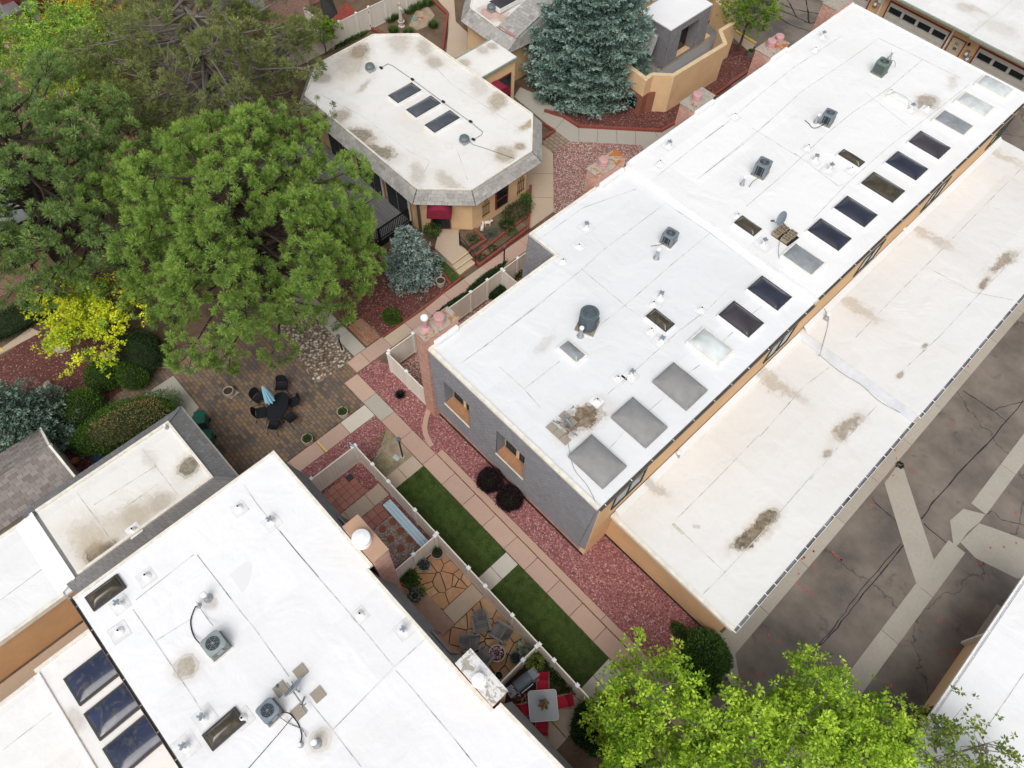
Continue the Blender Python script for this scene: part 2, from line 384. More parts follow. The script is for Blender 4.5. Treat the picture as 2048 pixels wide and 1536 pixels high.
# grey walks round the clubhouse
for q in (((62,0),(345,0),(345,0),(240,440),(235,700),(190,720),(235,170),(140,50)),):
    polyslab('walkway', M_tanc, [C(Z3,*p)[:2] for p in ((0,-120),(300,-120),(330,280),(480,420),(520,900),(200,760),(236,400),(236,150),(150,60))])
polyslab('walkway', M_tanc, [C(O3,*p)[:2] for p in ((205,940),(280,930),(340,985),(343,1355),(200,1460),(60,1500))], .03)
polyslab('walkway', M_grey, [C(O3,*p)[:2] for p in ((130,560),(240,610),(405,735),(505,812),(1035,832),(1200,720),(1200,800),(1000,1010),(900,930),(445,905),(345,830),(90,620))], .026)
struct('brick_paving', MB().prism([C(O3,*p)[:2] for p in ((275,880),(350,840),(445,905),(335,978),(275,935))], -.1, .034),
       masonry('paver_patch', [(.26,.20,.15),(.34,.26,.19),(.30,.22,.16)], (.12,.09,.07), .45, .3, .02, False))
# joint lines of the far walks
mb = MB()
for a, b in (((505,812),(505,905)),((625,818),(622,912)),((745,822),(750,918)),((868,830),(868,925)),((985,832),(1010,880)),((355,825),(420,750)),((270,730),(345,690)),((205,1110),(342,1112)),((205,1262),(342,1265))):
    p, q = Vector(C(O3,*a,.031)), Vector(C(O3,*b,.031)); n = (q-p).cross(Vector((0,0,1))).normalized()*.012
    mb.face([p+n,p-n,q-n,q+n])
struct('walkway_joint', mb, plain('joint_dark', (.10,.085,.07)))
# plaza of concrete pavers
PAVC = [(.075,.068,.068), (.105,.088,.080), (.155,.122,.10), (.20,.15,.11), (.275,.175,.095), (.22,.165,.13), (.33,.195,.095)]
M_pav = masonry('plaza_pavers', PAVC, (.085,.068,.055), .31, .205, .014, False, .85, .5, .32)
struct('plaza', MB().prism([(-27.5,-2),(-18.27,-2),(-18.27,8.06),(-20.06,8.06),(-20.06,8.95),(-21.0,8.95),(-21.0,9.48),(-28.5,9.48)], -.1, .026), M_pav)
polyslab('walkway', M_grey, [X[:2] for X in (P(347,752), P(398,815), P(380,840), P(330,800), P(250,850), P(205,846))], .034)
slabs('brick_paving', masonry('herringbone_brick', [(.36,.16,.09),(.42,.24,.14),(.30,.13,.085),(.40,.28,.17)], (.16,.10,.07), .22, .11, .012, False), [(-22.9,10.42,-21.1,11.42)])
# lawn strip between fence and path
cross = [(-14.22,-13.4,M_tanc,6.05),(-7.28,-6.45,M_lite,6.05),(-.62,.28,M_lite,6.05)]
for x0, x1, m_, y0 in cross: slabs('walkway', m_, [(x0,y0,x1,7.0),(x0,7.0,x1,8.03)])
struct('lawn', MB().prism([(-13.42,5.95),(-7.26,5.95),(-7.26,8.04),(-13.42,8.04)], -.1, .012), M_turf)
struct('lawn', MB().prism([(-6.47,5.95),(-.6,5.95),(-.6,8.04),(-6.47,8.04)], -.1, .012), M_turf)
struct('lawn', MB().prism([(-15.2,5.95),(-14.2,5.95),(-14.2,8.04),(-16.4,8.04),(-15.75,7.2)], -.1, .010), M_dirt)
struct('lawn', MB().prism([C(Z1,*q)[:2] for q in ((330,780),(530,950),(640,1080),(665,1120),(540,1185),(440,1080),(330,1010))], -.1, .02), M_turf)
def grass(name, label, regions, dens, mat, h=(.035,.075), tintfn=None):
    c, d, u, L, w, t = [], [], [], [], [], []
    for (x0,y0,x1,y1,fn) in regions:
        n = int((x1-x0)*(y1-y0)*dens)
        for _ in range(n):
            x, y = rnd.uniform(x0,x1), rnd.uniform(y0,y1)
            if fn and not fn(x, y): continue
            c.append((x,y,.01)); a = rnd.uniform(0,6.28); k = rnd.uniform(.2,1.1)
            d.append((math.cos(a)*k, math.sin(a)*k, 1)); u.append((math.sin(a),-math.cos(a),.2))
            L.append(rnd.uniform(*h)); w.append(rnd.uniform(.012,.022))
            t.append(min(1,max(0, rnd.gauss(.35,.25)+.35*math.sin(x*2.3+y)*math.sin(y*1.9-x*.7))))
    o = leafmesh(name, c, d, u, L, w, t, mat); return tag(o, label, 'grass', kind='stuff')
def leafmesh(name, c, d, u, L, w, t, mat, parent=None):
    """diamond shaped leaves: centre of the base, direction, side vector, length, width, tint"""
    c = np.array(c, dtype=float); d = np.array(d, dtype=float); u = np.array(u, dtype=float); L = np.array(L, dtype=float)[:,None]; w = np.array(w, dtype=float)[:,None]
    d /= np.linalg.norm(d, axis=1)[:,None]+1e-9
    u -= d*(u*d).sum(1)[:,None]; u /= np.linalg.norm(u, axis=1)[:,None]+1e-9
    n = len(c); v = np.empty((n,4,3))
    v[:,0] = c; v[:,1] = c+d*L*.5+u*w*.5; v[:,2] = c+d*L; v[:,3] = c+d*L*.5-u*w*.5
    if parent is not None:
        v -= np.array(WLOC.get(root_of(parent).name, (0,0,0)))
    me = bpy.data.meshes.new(name); me.vertices.add(4*n); me.vertices.foreach_set('co', v.reshape(-1))
    me.loops.add(4*n); me.loops.foreach_set('vertex_index', np.arange(4*n)); me.polygons.add(n)
    me.polygons.foreach_set('loop_start', np.arange(0,4*n,4)); me.update(calc_edges=True)
    at = me.attributes.new('tint', 'FLOAT', 'POINT'); at.data.foreach_set('value', np.repeat(np.clip(np.array(t, dtype=float),0,1), 4))
    o = bpy.data.objects.new(name, me); COL.objects.link(o); me.materials.append(mat)
    if parent is not None: o.parent = parent
    return o
def edge_ok(x, y):
    for x0, x1, m_, y0 in cross:
        if x0-.03+.06*math.sin(y*9) < x < x1+.03+.06*math.sin(y*7+1): return False
    return y > 5.93
grass('grass', 'mown green lawn grass strip between the white fence and the pink path', [(-13.5,5.95,-.55,8.03,edge_ok)], 750, M_blade)
def patchy(x, y): return math.sin(x*3.1+1)*math.sin(y*2.7)+rnd.gauss(0,.35) > -.10-.55*(7.3-y) and x > -16.35+.9*max(0,7.2-y)*.6
grass('grass', 'thin patchy grass on bare dirt round the lamp post by the fence corner', [(-16.3,5.98,-14.25,8.0,patchy)], 800, M_blade)
def in_poly(x, y, pts):
    r = False; n = len(pts)
    for i in range(n):
        (x1,y1),(x2,y2) = pts[i], pts[(i+1)%n]
        if (y1 > y) != (y2 > y) and x < (x2-x1)*(y-y1)/(y2-y1)+x1: r = not r
    return r
gp = [C(Z1,*q)[:2] for q in ((330,790),(530,955),(630,1080),(650,1120),(540,1180),(440,1080),(330,1010))]
xs = [p[0] for p in gp]; ys = [p[1] for p in gp]
grass('grass', 'small triangle of mown grass beside the clubhouse steps', [(min(xs),min(ys),max(xs),max(ys),lambda x, y: in_poly(x, y, gp))], 700, M_blade)
# ------------------------------------------------------------ alley: apron, drain pans, kerb, painted marks
ap = [12.25]+[14.9+3.2*i for i in range(12)]
slabs('concrete_apron', M_pan, [(2.2, a, 3.2, b) for a, b in zip(ap, ap[1:])], -.1, .012)
polyslab('kerb', M_pan, [C(I3,*q)[:2] for q in ((122,740),(195,805),(232,1030),(205,1060),(150,970),(145,815))], .10)
pn = [8.6,11.8,15.0,18.15,21.25,24.4]
slabs('drain_pan', M_pan, [(7.18, a, 8.1, b) for a, b in zip(pn, pn[1:])], -.1, .010)
polyslab('drain_pan', M_pan, [C(J3,*q)[:2] for q in ((1155,980),(1230,880),(1275,880),(1480,1500),(1430,1640),(1370,1655),(1300,1450))], .008)
pn = [27.0,30.2,33.4,36.6,39.8,43]
slabs('drain_pan', M_pan, [(7.0, a, 7.85, b) for a, b in zip(pn, pn[1:])], -.1, .010)
polyslab('drain_pan', M_pan, [C(J3,*q)[:2] for q in ((1575,1220),(1660,1145),(1800,1180),(1765,1230),(1690,1290),(1630,1370),(1598,1395))], .0085)
polyslab('drain_pan', M_pan, [C(I3,*q)[:2] for q in ((1640,90),(1700,30),(1760,-30),(1850,0),(2120,100),(2120,300),(2005,325),(1737,192))], .0095)
M_mark = plain('red_marking_paint', (.50,.075,.055), .7, 0, .3, 20)
mb = MB()
def dot(k, x, y, r=.07, z=.006):
    p = C(k, x, y, 0); n = 9
    mb.face([(p[0]+r*rnd.uniform(.45,1.15)*math.cos(6.283*i/n), p[1]+r*rnd.uniform(.45,1.15)*math.sin(6.283*i/n), z) for i in range(n)])
for q in ((825,155),(850,178),(878,203),(708,240),(608,358),(635,382),(660,405),(692,428),(415,686),(478,731),(222,933),(268,938),(312,938),(348,942),(380,946),(1488,573),(1535,605),(1198,1010),(1745,232),(1770,228),(1500,790)): dot(I3, *q)
for q in ((1310,885),(1345,905),(1585,610),(845,1440),(878,1470),(1068,1120),(1995,1172)): dot(J3, *q)
for q in ((700,150),(640,190),(628,198),(605,293),(1918,122),(1997,96),(1832,128)): dot(I3, *q, .06, .022)
for q in ((1222,770),(1230,822),(1208,932),(700,1417),(640,1455),(1690,235)): dot(J3, *q, .06, .022)
for a, b in (((1560,785),(1640,795)),((1460,960),(1520,966))):
    p, q = Vector(C(I3,*a,.006)), Vector(C(I3,*b,.006)); n = (q-p).cross(Vector((0,0,1))).normalized()*.02; mb.face([p+n,p-n,q-n,q+n])
struct('paint_marks', mb, M_mark)
M_tar = plain('crack_sealer', (.025,.024,.028), .6, 0, .3, 8)
mb = MB()
def tarline(k, pts, w=.02, z=.005):
    P_ = [Vector(C(k,*q,z)) for q in pts]; Q_ = []
    for a, b in zip(P_, P_[1:]):
        for i in range(5): Q_.append(a.lerp(b, i/5)+Vector((rnd.uniform(-.04,.04), rnd.uniform(-.04,.04), 0)))
    Q_.append(P_[-1])
    for a, b in zip(Q_, Q_[1:]):
        n = (b-a).cross(Vector((0,0,1))).normalized()*w*rnd.uniform(.5,1.2); mb.face([a+n,a-n,b-n,b+n])
tarline(J3, ((1070,1080),(1230,1225)), .03); tarline(J3, ((1405,1240),(1590,1400)), .025); tarline(J3, ((1660,390),(1850,515)), .03)
tarline(J3, ((2048,450),(1810,730),(1500,1060),(1390,1210)), .035); tarline(I3, ((1280,110),(1020,420),(850,640),(690,800)), .03); tarline(I3, ((1265,100),(1000,400),(830,640),(670,810)), .02)
tarline(J3, ((1850,515),(1900,490),(2048,460)), .02); tarline(J3, ((1850,515),(1940,590)), .02); tarline(J3, ((1800,1180),(1850,1160),(1900,1215),(2048,1250)), .02)
for q in (((1790,20),(1880,60),(2048,90)), ((1780,60),(1900,110),(1980,150),(2048,140)), ((1840,0),(1900,110)), ((1960,0),(1980,150)), ((1780,110),(1860,160),(1980,200))): tarline(O3, q, .06)
struct('crack_sealer', mb, M_tar)
# ------------------------------------------------------------ building materials
WHITE = (.762,.775,.781)
def stucco(name, c, var=.10):
    m = NT(name, .9, .15)
    k = m.ramp(m.noise(.6, 5, .6).outputs[0], [(.3, sc(c, 1-var)), (.7, sc(c, 1+var))])
    k = m.mix(m.rng(m.noise(2.2, 4, .7).outputs[0], .55, .8, 0, .25), k, sc(c, .78))
    m.col(k); m.bump(m.noise(28, 4, .7).outputs[0], .35, .02); return m.m
M_tan = stucco('tan_stucco', (.692,.444,.241)); M_cream = stucco('cream_stucco', (.813,.584,.368)); M_sand = stucco('sand_stucco', (.775,.540,.311))
M_mans = islands('grey_mansard_shingle', [(.255,.252,.272), (.30,.296,.315), (.275,.272,.292), (.335,.33,.345)], .85, .3)
M_mans2 = islands('dark_mansard_shingle', [(.210,.211,.213), (.254,.254,.254), (.229,.229,.229), (.298,.295,.287)], .85, .3)
M_shing = islands('weathered_shingle', [(.330,.318,.298), (.425,.413,.387), (.375,.362,.337), (.489,.476,.444), (.286,.273,.260)], .85, .3)
M_under = plain('shingle_underlay', (.06,.058,.06), .9)
M_brick = masonry('red_brick', [(.533,.216,.146),(.660,.330,.241),(.457,.165,.108),(.711,.419,.330),(.559,.241,.165)], (.46,.37,.32), .21, .075, .012)
M_brickd = masonry('dark_brick', [(.30,.10,.06),(.36,.13,.075),(.26,.08,.05)], (.28,.15,.11), .21, .075, .012)
M_pinkm = plain('pink_flue_metal', (.52,.295,.285), .5, 0, .08, 9); M_whitem = plain('white_metal', (.838,.838,.832), .45, 0, .06, 9)
M_trim = plain('cream_trim', (.762,.724,.635), .6, 0, .12, 4); M_white = plain('white_trim', (.851,.851,.845), .5, 0, .05, 4)
M_redtrim = plain('dark_red_trim', (.20,.045,.035), .5, 0, .15, 6)
M_metal = plain('galvanised_metal', (.42,.44,.46), .38, .7, .15, 8, .5); M_blue = plain('blue_grey_metal', (.27,.32,.365), .5, .2, .15, 10, .5)
M_gut = plain('gutter_metal', (.30,.29,.27), .5, .3, .2, 6); M_black = plain('black_plastic', (.015,.015,.017), .5, 0, .2, 9); M_dark = plain('dark_void', (.006,.006,.007), .9)
M_bronze = plain('bronze_gutter', (.16,.14,.12), .5, .3, .2, 6); M_grn = plain('green_gutter', (.30,.36,.28), .5, .1, .15, 5)
M_glass = plain('dark_window_glass', (.012,.018,.022), .10, 0, .3, 2, .35); M_wframe = plain('dark_green_frame', (.025,.055,.05), .5, 0, .1, 9)
M_brownsill = plain('brown_sill_board', (.36,.185,.095), .75, 0, .15, 5)
def rusty(name, base, rust, lo=.5, hi=.56, scale=1.7):
    m = NT(name, .8, .25); n1 = m.noise(scale, 5, .65, dist=.5)
    c = m.mix(m.rng(n1.outputs[0], lo, hi), base, rust)
    c = m.mix(m.rng(m.noise(7, 4).outputs[0], .5, .7, 0, .5), c, sc(rust, .6)); m.col(c); return m.m
M_capR = rusty('rusty_cap', (.40,.37,.31), (.42,.15,.035)); M_capG = rusty('weathered_cap', (.37,.35,.29), (.30,.14,.06), .60, .66)
M_capW = rusty('peeling_white_cap', (.72,.71,.69), (.40,.37,.31), .54, .57, 3); M_capT = plain('tan_cap', (.46,.29,.20), .8, 0, .06, 3)
def dome(name, c, rough=.12, swirl=None, spec=.6):
    m = NT(name, rough, spec); w = m.noise(1.7, 5, .65, dist=1.8).outputs[0]
    k = m.ramp(m.noise(.9, 3).outputs[0], [(.35, sc(c, .8)), (.7, sc(c, 1.25))])
    if swirl: k = m.mix(m.rng(w, .50, .72, 0, .75), k, swirl)
    m.col(k); m.b.inputs['Coat Weight'].default_value = .3; m.b.inputs['Coat Roughness'].default_value = .1; return m.m
M_navy = dome('navy_acrylic', (.020,.024,.042)); M_brown = dome('bronze_acrylic', (.045,.035,.018), .18, (.13,.10,.06)); M_plum = dome('smoky_acrylic', (.045,.038,.045))
M_clear = dome('milky_acrylic', (.584,.622,.610), .25, (.660,.692,.673)); M_half = dome('grey_acrylic', (.24,.26,.275), .18, (.33,.35,.355)); M_blueac = dome('deep_blue_acrylic', (.016,.026,.065), .1, (.13,.12,.10)); M_slate = dome('slate_acrylic', (.075,.085,.10), .15)
def tarp():
    m = NT('grey_tarp', .7, .25); m.col(m.ramp(m.noise(2.5, 4).outputs[0], [(.3, (.245,.242,.236)), (.7, (.295,.292,.285))]))
    w = m.n('TexWave'); w.inputs['Scale'].default_value = 3; w.inputs['Distortion'].default_value = 6; m.put(w.inputs['Vector'], m.pos())
    m.bump(w.outputs['Fac'], .15, .03); return m.m
M_tarp = tarp()
def seam_mat():
    m = NT('roof_seam', .85, .15); f = m.noise(1.3, 5, .7).outputs[0]
    c = m.mix(m.rng(f, .42, .62, 0, .9), (.686,.679,.667), (.30,.28,.25)); c = m.mix(m.rng(f, .63, .68, 0, 1), c, (.07,.06,.055)); m.col(c); return m.m
M_seam = seam_mat()

# ------------------------------------------------------------ builders for parts of buildings
def shingles(mb, p00, p10, p11, p01, rows, w, th=.022, holes=(), ragged=.0):
    """courses of separate shingles on a quad (bottom-left, bottom-right, top-right, top-left); holes in (u0,u1,v0,v1)"""
    p00, p10, p11, p01 = map(Vector, (p00, p10, p11, p01))
    nrm = (p10-p00).cross(p01-p00).normalized()
    def pt(u, v): return (p00.lerp(p10, u)).lerp(p01.lerp(p11, u), v)
    L = max((p10-p00).length, (p11-p01).length); n = max(1, round(L/w))
    for r in range(rows):
        v0, v1 = r/rows, min(1., (r+1.18)/rows); off = (r % 2)*.5/n
        edges = sorted({0., 1., *[min(1, max(0, (k+rnd.uniform(-.12,.12))/n+off)) for k in range(n+1)]})
        spans = list(zip(edges, edges[1:]))
        for (h0, h1, hv0, hv1) in holes:
            if hv0 < (v0+v1*.0+(r+1)/rows)/2 < hv1:
                ns = []
                for a, b in spans:
                    if b <= h0 or a >= h1: ns.append((a, b)); continue
                    if a < h0: ns.append((a, h0))
                    if b > h1: ns.append((h1, b))
                spans = ns
        for a, b in spans:
            if (b-a)*L < .02: continue
            g = min(.006/L, (b-a)*.1); dv = rnd.uniform(-ragged, ragged)/rows if r else 0; lift = th*rnd.uniform(.8,1.3)
            i = len(mb.v); q0, q1 = pt(a+g, max(0, v0+dv)), pt(b-g, max(0, v0+dv)); t1, t0 = pt(b-g, v1), pt(a+g, v1)
            mb.v += [tuple(q0+nrm*lift), tuple(q1+nrm*lift), tuple(t1+nrm*th*.15), tuple(t0+nrm*th*.15), tuple(q0), tuple(q1)]
            mb.f += [(i,i+1,i+2,i+3), (i+4,i+5,i+1,i)]
    return mb
def panel(mb, p00, p10, p11, p01, holes=()):
    """flat quad with rectangular holes"""
    p00, p10, p11, p01 = map(Vector, (p00, p10, p11, p01))
    def pt(u, v): return (p00.lerp(p10, u)).lerp(p01.lerp(p11, u), v)
    us = sorted({0., 1., *[x for h in holes for x in h[:2]]}); vs = sorted({0., 1., *[x for h in holes for x in h[2:]]})
    for a, b in zip(us, us[1:]):
        for c, d in zip(vs, vs[1:]):
            if any(h[0] <= (a+b)/2 <= h[1] and h[2] <= (c+d)/2 <= h[3] for h in holes): continue
            mb.face([pt(a,c), pt(b,c), pt(b,d), pt(a,d)])
    return mb
def skylight(par, x0, x1, y0, y1, z, mat, h=.17, bulge=.20, frame=None, tilt=0):
    fr = frame or M_white
    k = obj('skylight', MB().box(x0-.03,y0-.03,z-.02,x1+.03,y1+.03,z+h), fr, par, bevel=.012)
    f = MB(); t = .055
    for a in ((x0,y0,x1,y0+t),(x0,y1-t,x1,y1),(x0,y0+t,x0+t,y1-t),(x1-t,y0+t,x1,y1-t)): f.box(a[0],a[1],z+h+.002,a[2],a[3],z+h+.028)
    obj('skylight_frame', f, M_trimdark if mat not in (M_clear, M_half) else M_trim, k)
    def fn(u, v):
        wx, wy = x1-x0, y1-y0; mm = min(min(u,1-u)*wx, min(v,1-v)*wy)/(min(wx,wy)*.5); s = lambda q: (1-abs(2*q-1)**2.4); hip = 1-(1-min(1,mm*1.15))**2
        return (x0+t*.7+(x1-x0-1.4*t)*u, y0+t*.7+(y1-y0-1.4*t)*v, z+h+.012+bulge*(.62*hip+.38*(s(u)*s(v))**.7))
    obj('skylight_dome', MB().grid(fn, 24, 20), mat, k, smooth=True); return k
M_trimdark = plain('dark_bronze_frame', (.07,.065,.062), .5, .2, .1, 9)
def skypx(par, Lp, Rp, z, mat, **k):
    a, b = P(*Lp, z+.15), P(*Rp, z+.15); return skylight(par, min(a[0],b[0]), max(a[0],b[0]), min(a[1],b[1]), max(a[1],b[1]), z, mat, **k)
M_flash = plain('flashing_sheet', (.745,.745,.735), .8, 0, .10, 5)
def flashing(par, p, z, s):
    s *= rnd.uniform(.8,1.15); a = rnd.uniform(-.05,.05); c, d = math.cos(a)*s, math.sin(a)*s; x, y = p[0]+rnd.uniform(-.04,.04), p[1]+rnd.uniform(-.04,.04); w = .010
    Q = [(x+c-d,y+c+d),(x-c-d,y+c-d),(x-c+d,y-c-d),(x+c+d,y-c+d)]; o = obj('flashing_sheet', MB().face([(*q,z+.0045) for q in Q]), M_flash, par); mb = MB()
    R = [(x+(q[0]-x)*(1+w/s), y+(q[1]-y)*(1+w/s)) for q in Q]
    for i in range(4): mb.face([(*Q[i],z+.003),(*R[i],z+.003),(*R[(i+1)%4],z+.003),(*Q[(i+1)%4],z+.003)])
    obj('flashing_lap', mb, M_seam, o)
def star_vent(par, p, z):
    flashing(par, p, z, .36); h = rnd.uniform(.30,.40); o = obj('vent_pipe', MB().lathe((p[0],p[1],z), [(.17,0),(.13,.05),(.075,.12),(.065,h)], 12), M_whitem, par)
    c = MB(); a = rnd.uniform(0, 1.5)
    for i in range(4):
        d = Vector((math.cos(a+i*1.571), math.sin(a+i*1.571), 0)); e = Vector((-d.y, d.x, 0))
        c.obox(Vector((p[0],p[1],z+h+.05))+d*.07, d*.055, e*.036, Vector((0,0,.045)))
    c.cyl((p[0],p[1],z+h-.01), .06, .10, 8); obj('vent_cap', c, M_blue, o)
def pipe_vent(par, p, z, r=.05):
    flashing(par, p, z, .30); h = rnd.uniform(.20,.30); o = obj('vent_pipe', MB().lathe((p[0],p[1],z), [(.18,0),(.15,.06),(r+.03,.14),(r,.16),(r,h)], 12), M_whitem, par)
    obj('pipe_mouth', MB().cyl((p[0],p[1],z+h+.002), r*.8, .004, 10), M_dark, o)
def flue(par, p, z, r=.09, h=.6):
    o = obj('flue_pipe', MB().lathe((p[0],p[1],z), [(r*2.1,0),(r*1.8,.05),(r*1.15,.13),(r*1.15,h*.4),(r,h*.42),(r,h)], 14), M_metal, par)
    obj('flue_cap', MB().lathe((p[0],p[1],z+h), [(r*1.25,-.02),(r*1.3,.06),(r*.9,.10)], 14), M_whitem, o)
def chimney(par, x0, x1, y0, y1, z0, zt, bmat, capmat, flues, over=.05, capth=.06):
    o = obj('chimney', MB().box(x0,y0,z0,x1,y1,zt-capth), bmat, par)
    obj('chimney_cap', MB().box(x0-over,y0-over,zt-capth+.002,x1+over,y1+over,zt), capmat, o, bevel=.01)
    for (fx, fy, kind) in flues:
        c = (fx, fy, zt)
        if kind == 'pink':
            f = MB().lathe(c, [(.27,0),(.27,.05),(.22,.06),(.22,.16),(.25,.17),(.25,.21),(.22,.22),(.22,.30),(.26,.31),(.26,.44),(.22,.47),(.0,.49)], 20, False); obj('flue', f, M_pinkm, o, smooth=False)
        elif kind == 'white':
            f = MB().lathe(c, [(.36,0),(.36,.12),(.33,.13),(.33,.22),(.36,.23),(.36,.36),(.33,.40),(.15,.46),(0,.47)], 22, False); obj('flue', f, M_whitem, o)
        elif kind == 'tall':
            f = MB().lathe(c, [(.27,0),(.24,.06),(.13,.12),(.10,.14),(.10,.75)], 14); q = obj('flue', f, M_pinkm, o); obj('flue_cap', MB().lathe((fx,fy,zt+.76), [(.17,0),(.17,.10),(.14,.13),(0,.14)], 14, False), M_white, q)
        elif kind == 'small':
            f = MB().lathe(c, [(.28,0),(.26,.08),(.16,.10),(.16,.26),(.19,.27),(.19,.36),(0,.40)], 16, False); obj('flue', f, M_whitem, o)
    return o
def seams(par, z, lines, w=.03):
    for k, pts in lines:
        mb = MB(); Q = [Vector(C(k, *q, z)) for q in pts]
        for i, p in enumerate(Q):
            d = Q[min(i+1,len(Q)-1)]-Q[max(i-1,0)]; n = d.cross(Vector((0,0,1))).normalized()*w/2; mb.v += [tuple(p+n), tuple(p-n)]
        mb.f = [(2*i,2*i+1,2*i+3,2*i+2) for i in range(len(Q)-1)]
        obj('roof_seam', mb, M_seam, par)
def rim(mb, pts, w, z0, z1, closed=False):
    n = len(pts)
    for i in range(n if closed else n-1):
        a, b = Vector((*pts[i],0)), Vector((*pts[(i+1)%n],0)); d = (b-a).normalized(); l = Vector((-d.y,d.x,0))*w
        mb.prism([tuple(a)[:2], tuple(b)[:2], tuple(b+l-d*w*.0)[:2], tuple(a+l+d*w*.0)[:2]], z0, z1+.001*(i%2))
    return mb
def gutter(par, x, y0, y1, z, mat, s=1, w=.13, hang=.75, inner=None, name='gutter'):
    """open trough along Y hung outside x"""
    g = MB(); g.box(x,y0,z-.11,x+s*.012,y1,z) if s > 0 else g.box(x-.012,y0,z-.11,x,y1,z)
    a, b = sorted((x+s*.012, x+s*w)); g.box(a,y0,z-.11,b,y1,z-.098)
    a, b = sorted((x+s*w, x+s*(w+.014))); g.box(a,y0,z-.11,b,y1,z+.012)
    o = obj(name, g, mat, par); y = y0+.3
    while y < y1:
        a, b = sorted((x+s*.013, x+s*w)); obj('gutter_hanger', MB().box(a,y,z-.012,b,y+.035,z+.004), M_white, o); y += hang*rnd.uniform(.85,1.15)
    return o
def window_at(par, x0, x1, z0, z1, y, frame_mat, grid=(3,3), face=-1):
    """window in a wall facing -Y (face -1) or +Y"""
    t = .06; f = MB(); s = face
    ya, yb = sorted((y, y+s*.05))
    f.box(x0,ya,z0,x1,yb,z0+t).box(x0,ya,z1-t,x1,yb,z1).box(x0,ya,z0+t,x0+t,yb,z1-t).box(x1-t,ya,z0+t,x1,yb,z1-t)
    for i in range(1, grid[0]): xx = x0+(x1-x0)*i/grid[0]; f.box(xx-.012,ya,z0+t,xx+.012,yb-.01*0,z1-t)
    for i in range(1, grid[1]): zz = z0+(z1-z0)*i/grid[1]; f.box(x0+t,ya+.004,zz-.012,x1-t,yb-.004,zz+.012)
    o = obj('window', f, frame_mat, par); g = sorted((y+s*.004, y+s*.02)); obj('pane', MB().box(x0+t*.5,g[0],z0+t*.5,x1-t*.5,g[1],z1-t*.5), M_glass, o); return o
def window_x(par, y0, y1, z0, z1, x, frame_mat, n=2):
    t = .05; f = MB(); f.box(x,y0,z0,x+.05,y1,z0+t).box(x,y0,z1-t,x+.05,y1,z1)
    for i in range(n+1): yy = y0+(y1-y0-t)*i/n; f.box(x,yy,z0+t,x+.05,yy+t,z1-t)
    o = obj('window', f, frame_mat, par); obj('pane', MB().box(x+.004,y0+t*.5,z0+t*.5,x+.02,y1-t*.5,z1-t*.5), M_glass, o); return o

# ------------------------------------------------------------ the long two-storey row on the right
ZN, ZF, ZG, ZG2 = 6.5, 6.9, 3.2, 3.6
def st(px, z, rx, ry, ang=0, s=1, col=(.16,.11,.06)): p = P(*px, z); return ((p[0],p[1]), rx, ry, math.radians(ang), s, col)
M_roofN = membrane('row_roof_membrane', WHITE, [st((1166,838),ZN,.45,1.0,-8,1,(.15,.095,.045)), st((1090,688),ZN,.2,.6,0,.2)], .10)
M_roofF = membrane('row_roof_membrane', (.826,.828,.819), [st((1854,205),ZF,.5,.75,0,.75,(.22,.165,.10)), st((1905,165),ZF,.3,.7,20,.25), st((1290,225),ZF,.8,1,0,.15)], .16)
M_roofG = membrane('garage_roof_membrane', (.762,.759,.734), [st((1496,1076),ZG,.30,.85,-12,1,(.11,.08,.04)), st((1531,1040),ZG,.32,.7,-8,1,(.14,.105,.06)), st((1697,852),ZG,.28,.95,-5,.8,(.25,.19,.13)), st((1655,907),ZG,.15,.3,0,.6),
    st((1300,970),ZG,.25,1.0,-80,.35), st((1545,765),ZG,1.6,.35,8,.42,(.30,.20,.11)), st((1290,925),ZG,.3,.4,0,.4), st((1400,800),ZG,.25,.3,0,.5)], .34, (.622,.575,.50))
M_roofG2 = membrane('garage_roof_membrane', (.762,.759,.739), [st((2005,525),ZG2,.28,1.1,-8,.8,(.22,.16,.10)), st((1968,565),ZG2,.16,.5,0,.8), st((1855,470),ZG2,1.5,.3,5,.4,(.36,.26,.15)), st((1705,610),ZG2,1.5,.35,8,.4,(.36,.26,.15)), st((2000,310),ZG2,1.5,.3,5,.35,(.36,.26,.15)),
    st((1800,750),ZG2,.12,.25,0,.6), st((1850,692),ZG2,.1,.2,0,.7)], .34, (.622,.575,.50))
row = thing('townhouse_row', 'long two storey townhouse row with white stepped roofs, skylights and grey shingled end', 'building', (-10.8,28,0))
XL, XR, YF, YN, YE = -15.12, -4.64, 10.40, 18.58, 47.75
wins = [(-14.24,-12.45,2.6,4.8), (-10.54,-8.72,2.6,4.9)]
# walls
w = MB(); w.prism([(XL,YF+1.2),(XR-.02,YF+1.2),(XR-.02,YE-.05),(-16.85,YE-.05),(-16.85,YN+.25),(XL,YN+.25)], 0, ZN-.05)
obj('wall', w, M_cream, row)
w = MB(); w.box(XR-.30,YF+.22,0,XR-.021,YF+1.19,ZN-.05); obj('wall', w, M_cream, row)
w = MB(); holes = []
u = lambda x: (x-XL)/(XR-.302-XL)
panel(w, (XL,YF+.22,0), (XR-.302,YF+.22,0), (XR-.302,YF+.22,ZN-.06), (XL,YF+.22,ZN-.06), [(u(a),u(b),c/(ZN-.06),d/(ZN-.06)) for a,b,c,d in wins]); obj('wall', w, M_brick, row)
w = MB().box(XL,YF+.221,0,XL+.05,YF+1.19,ZN-.06); obj('wall', w, M_mans, row)
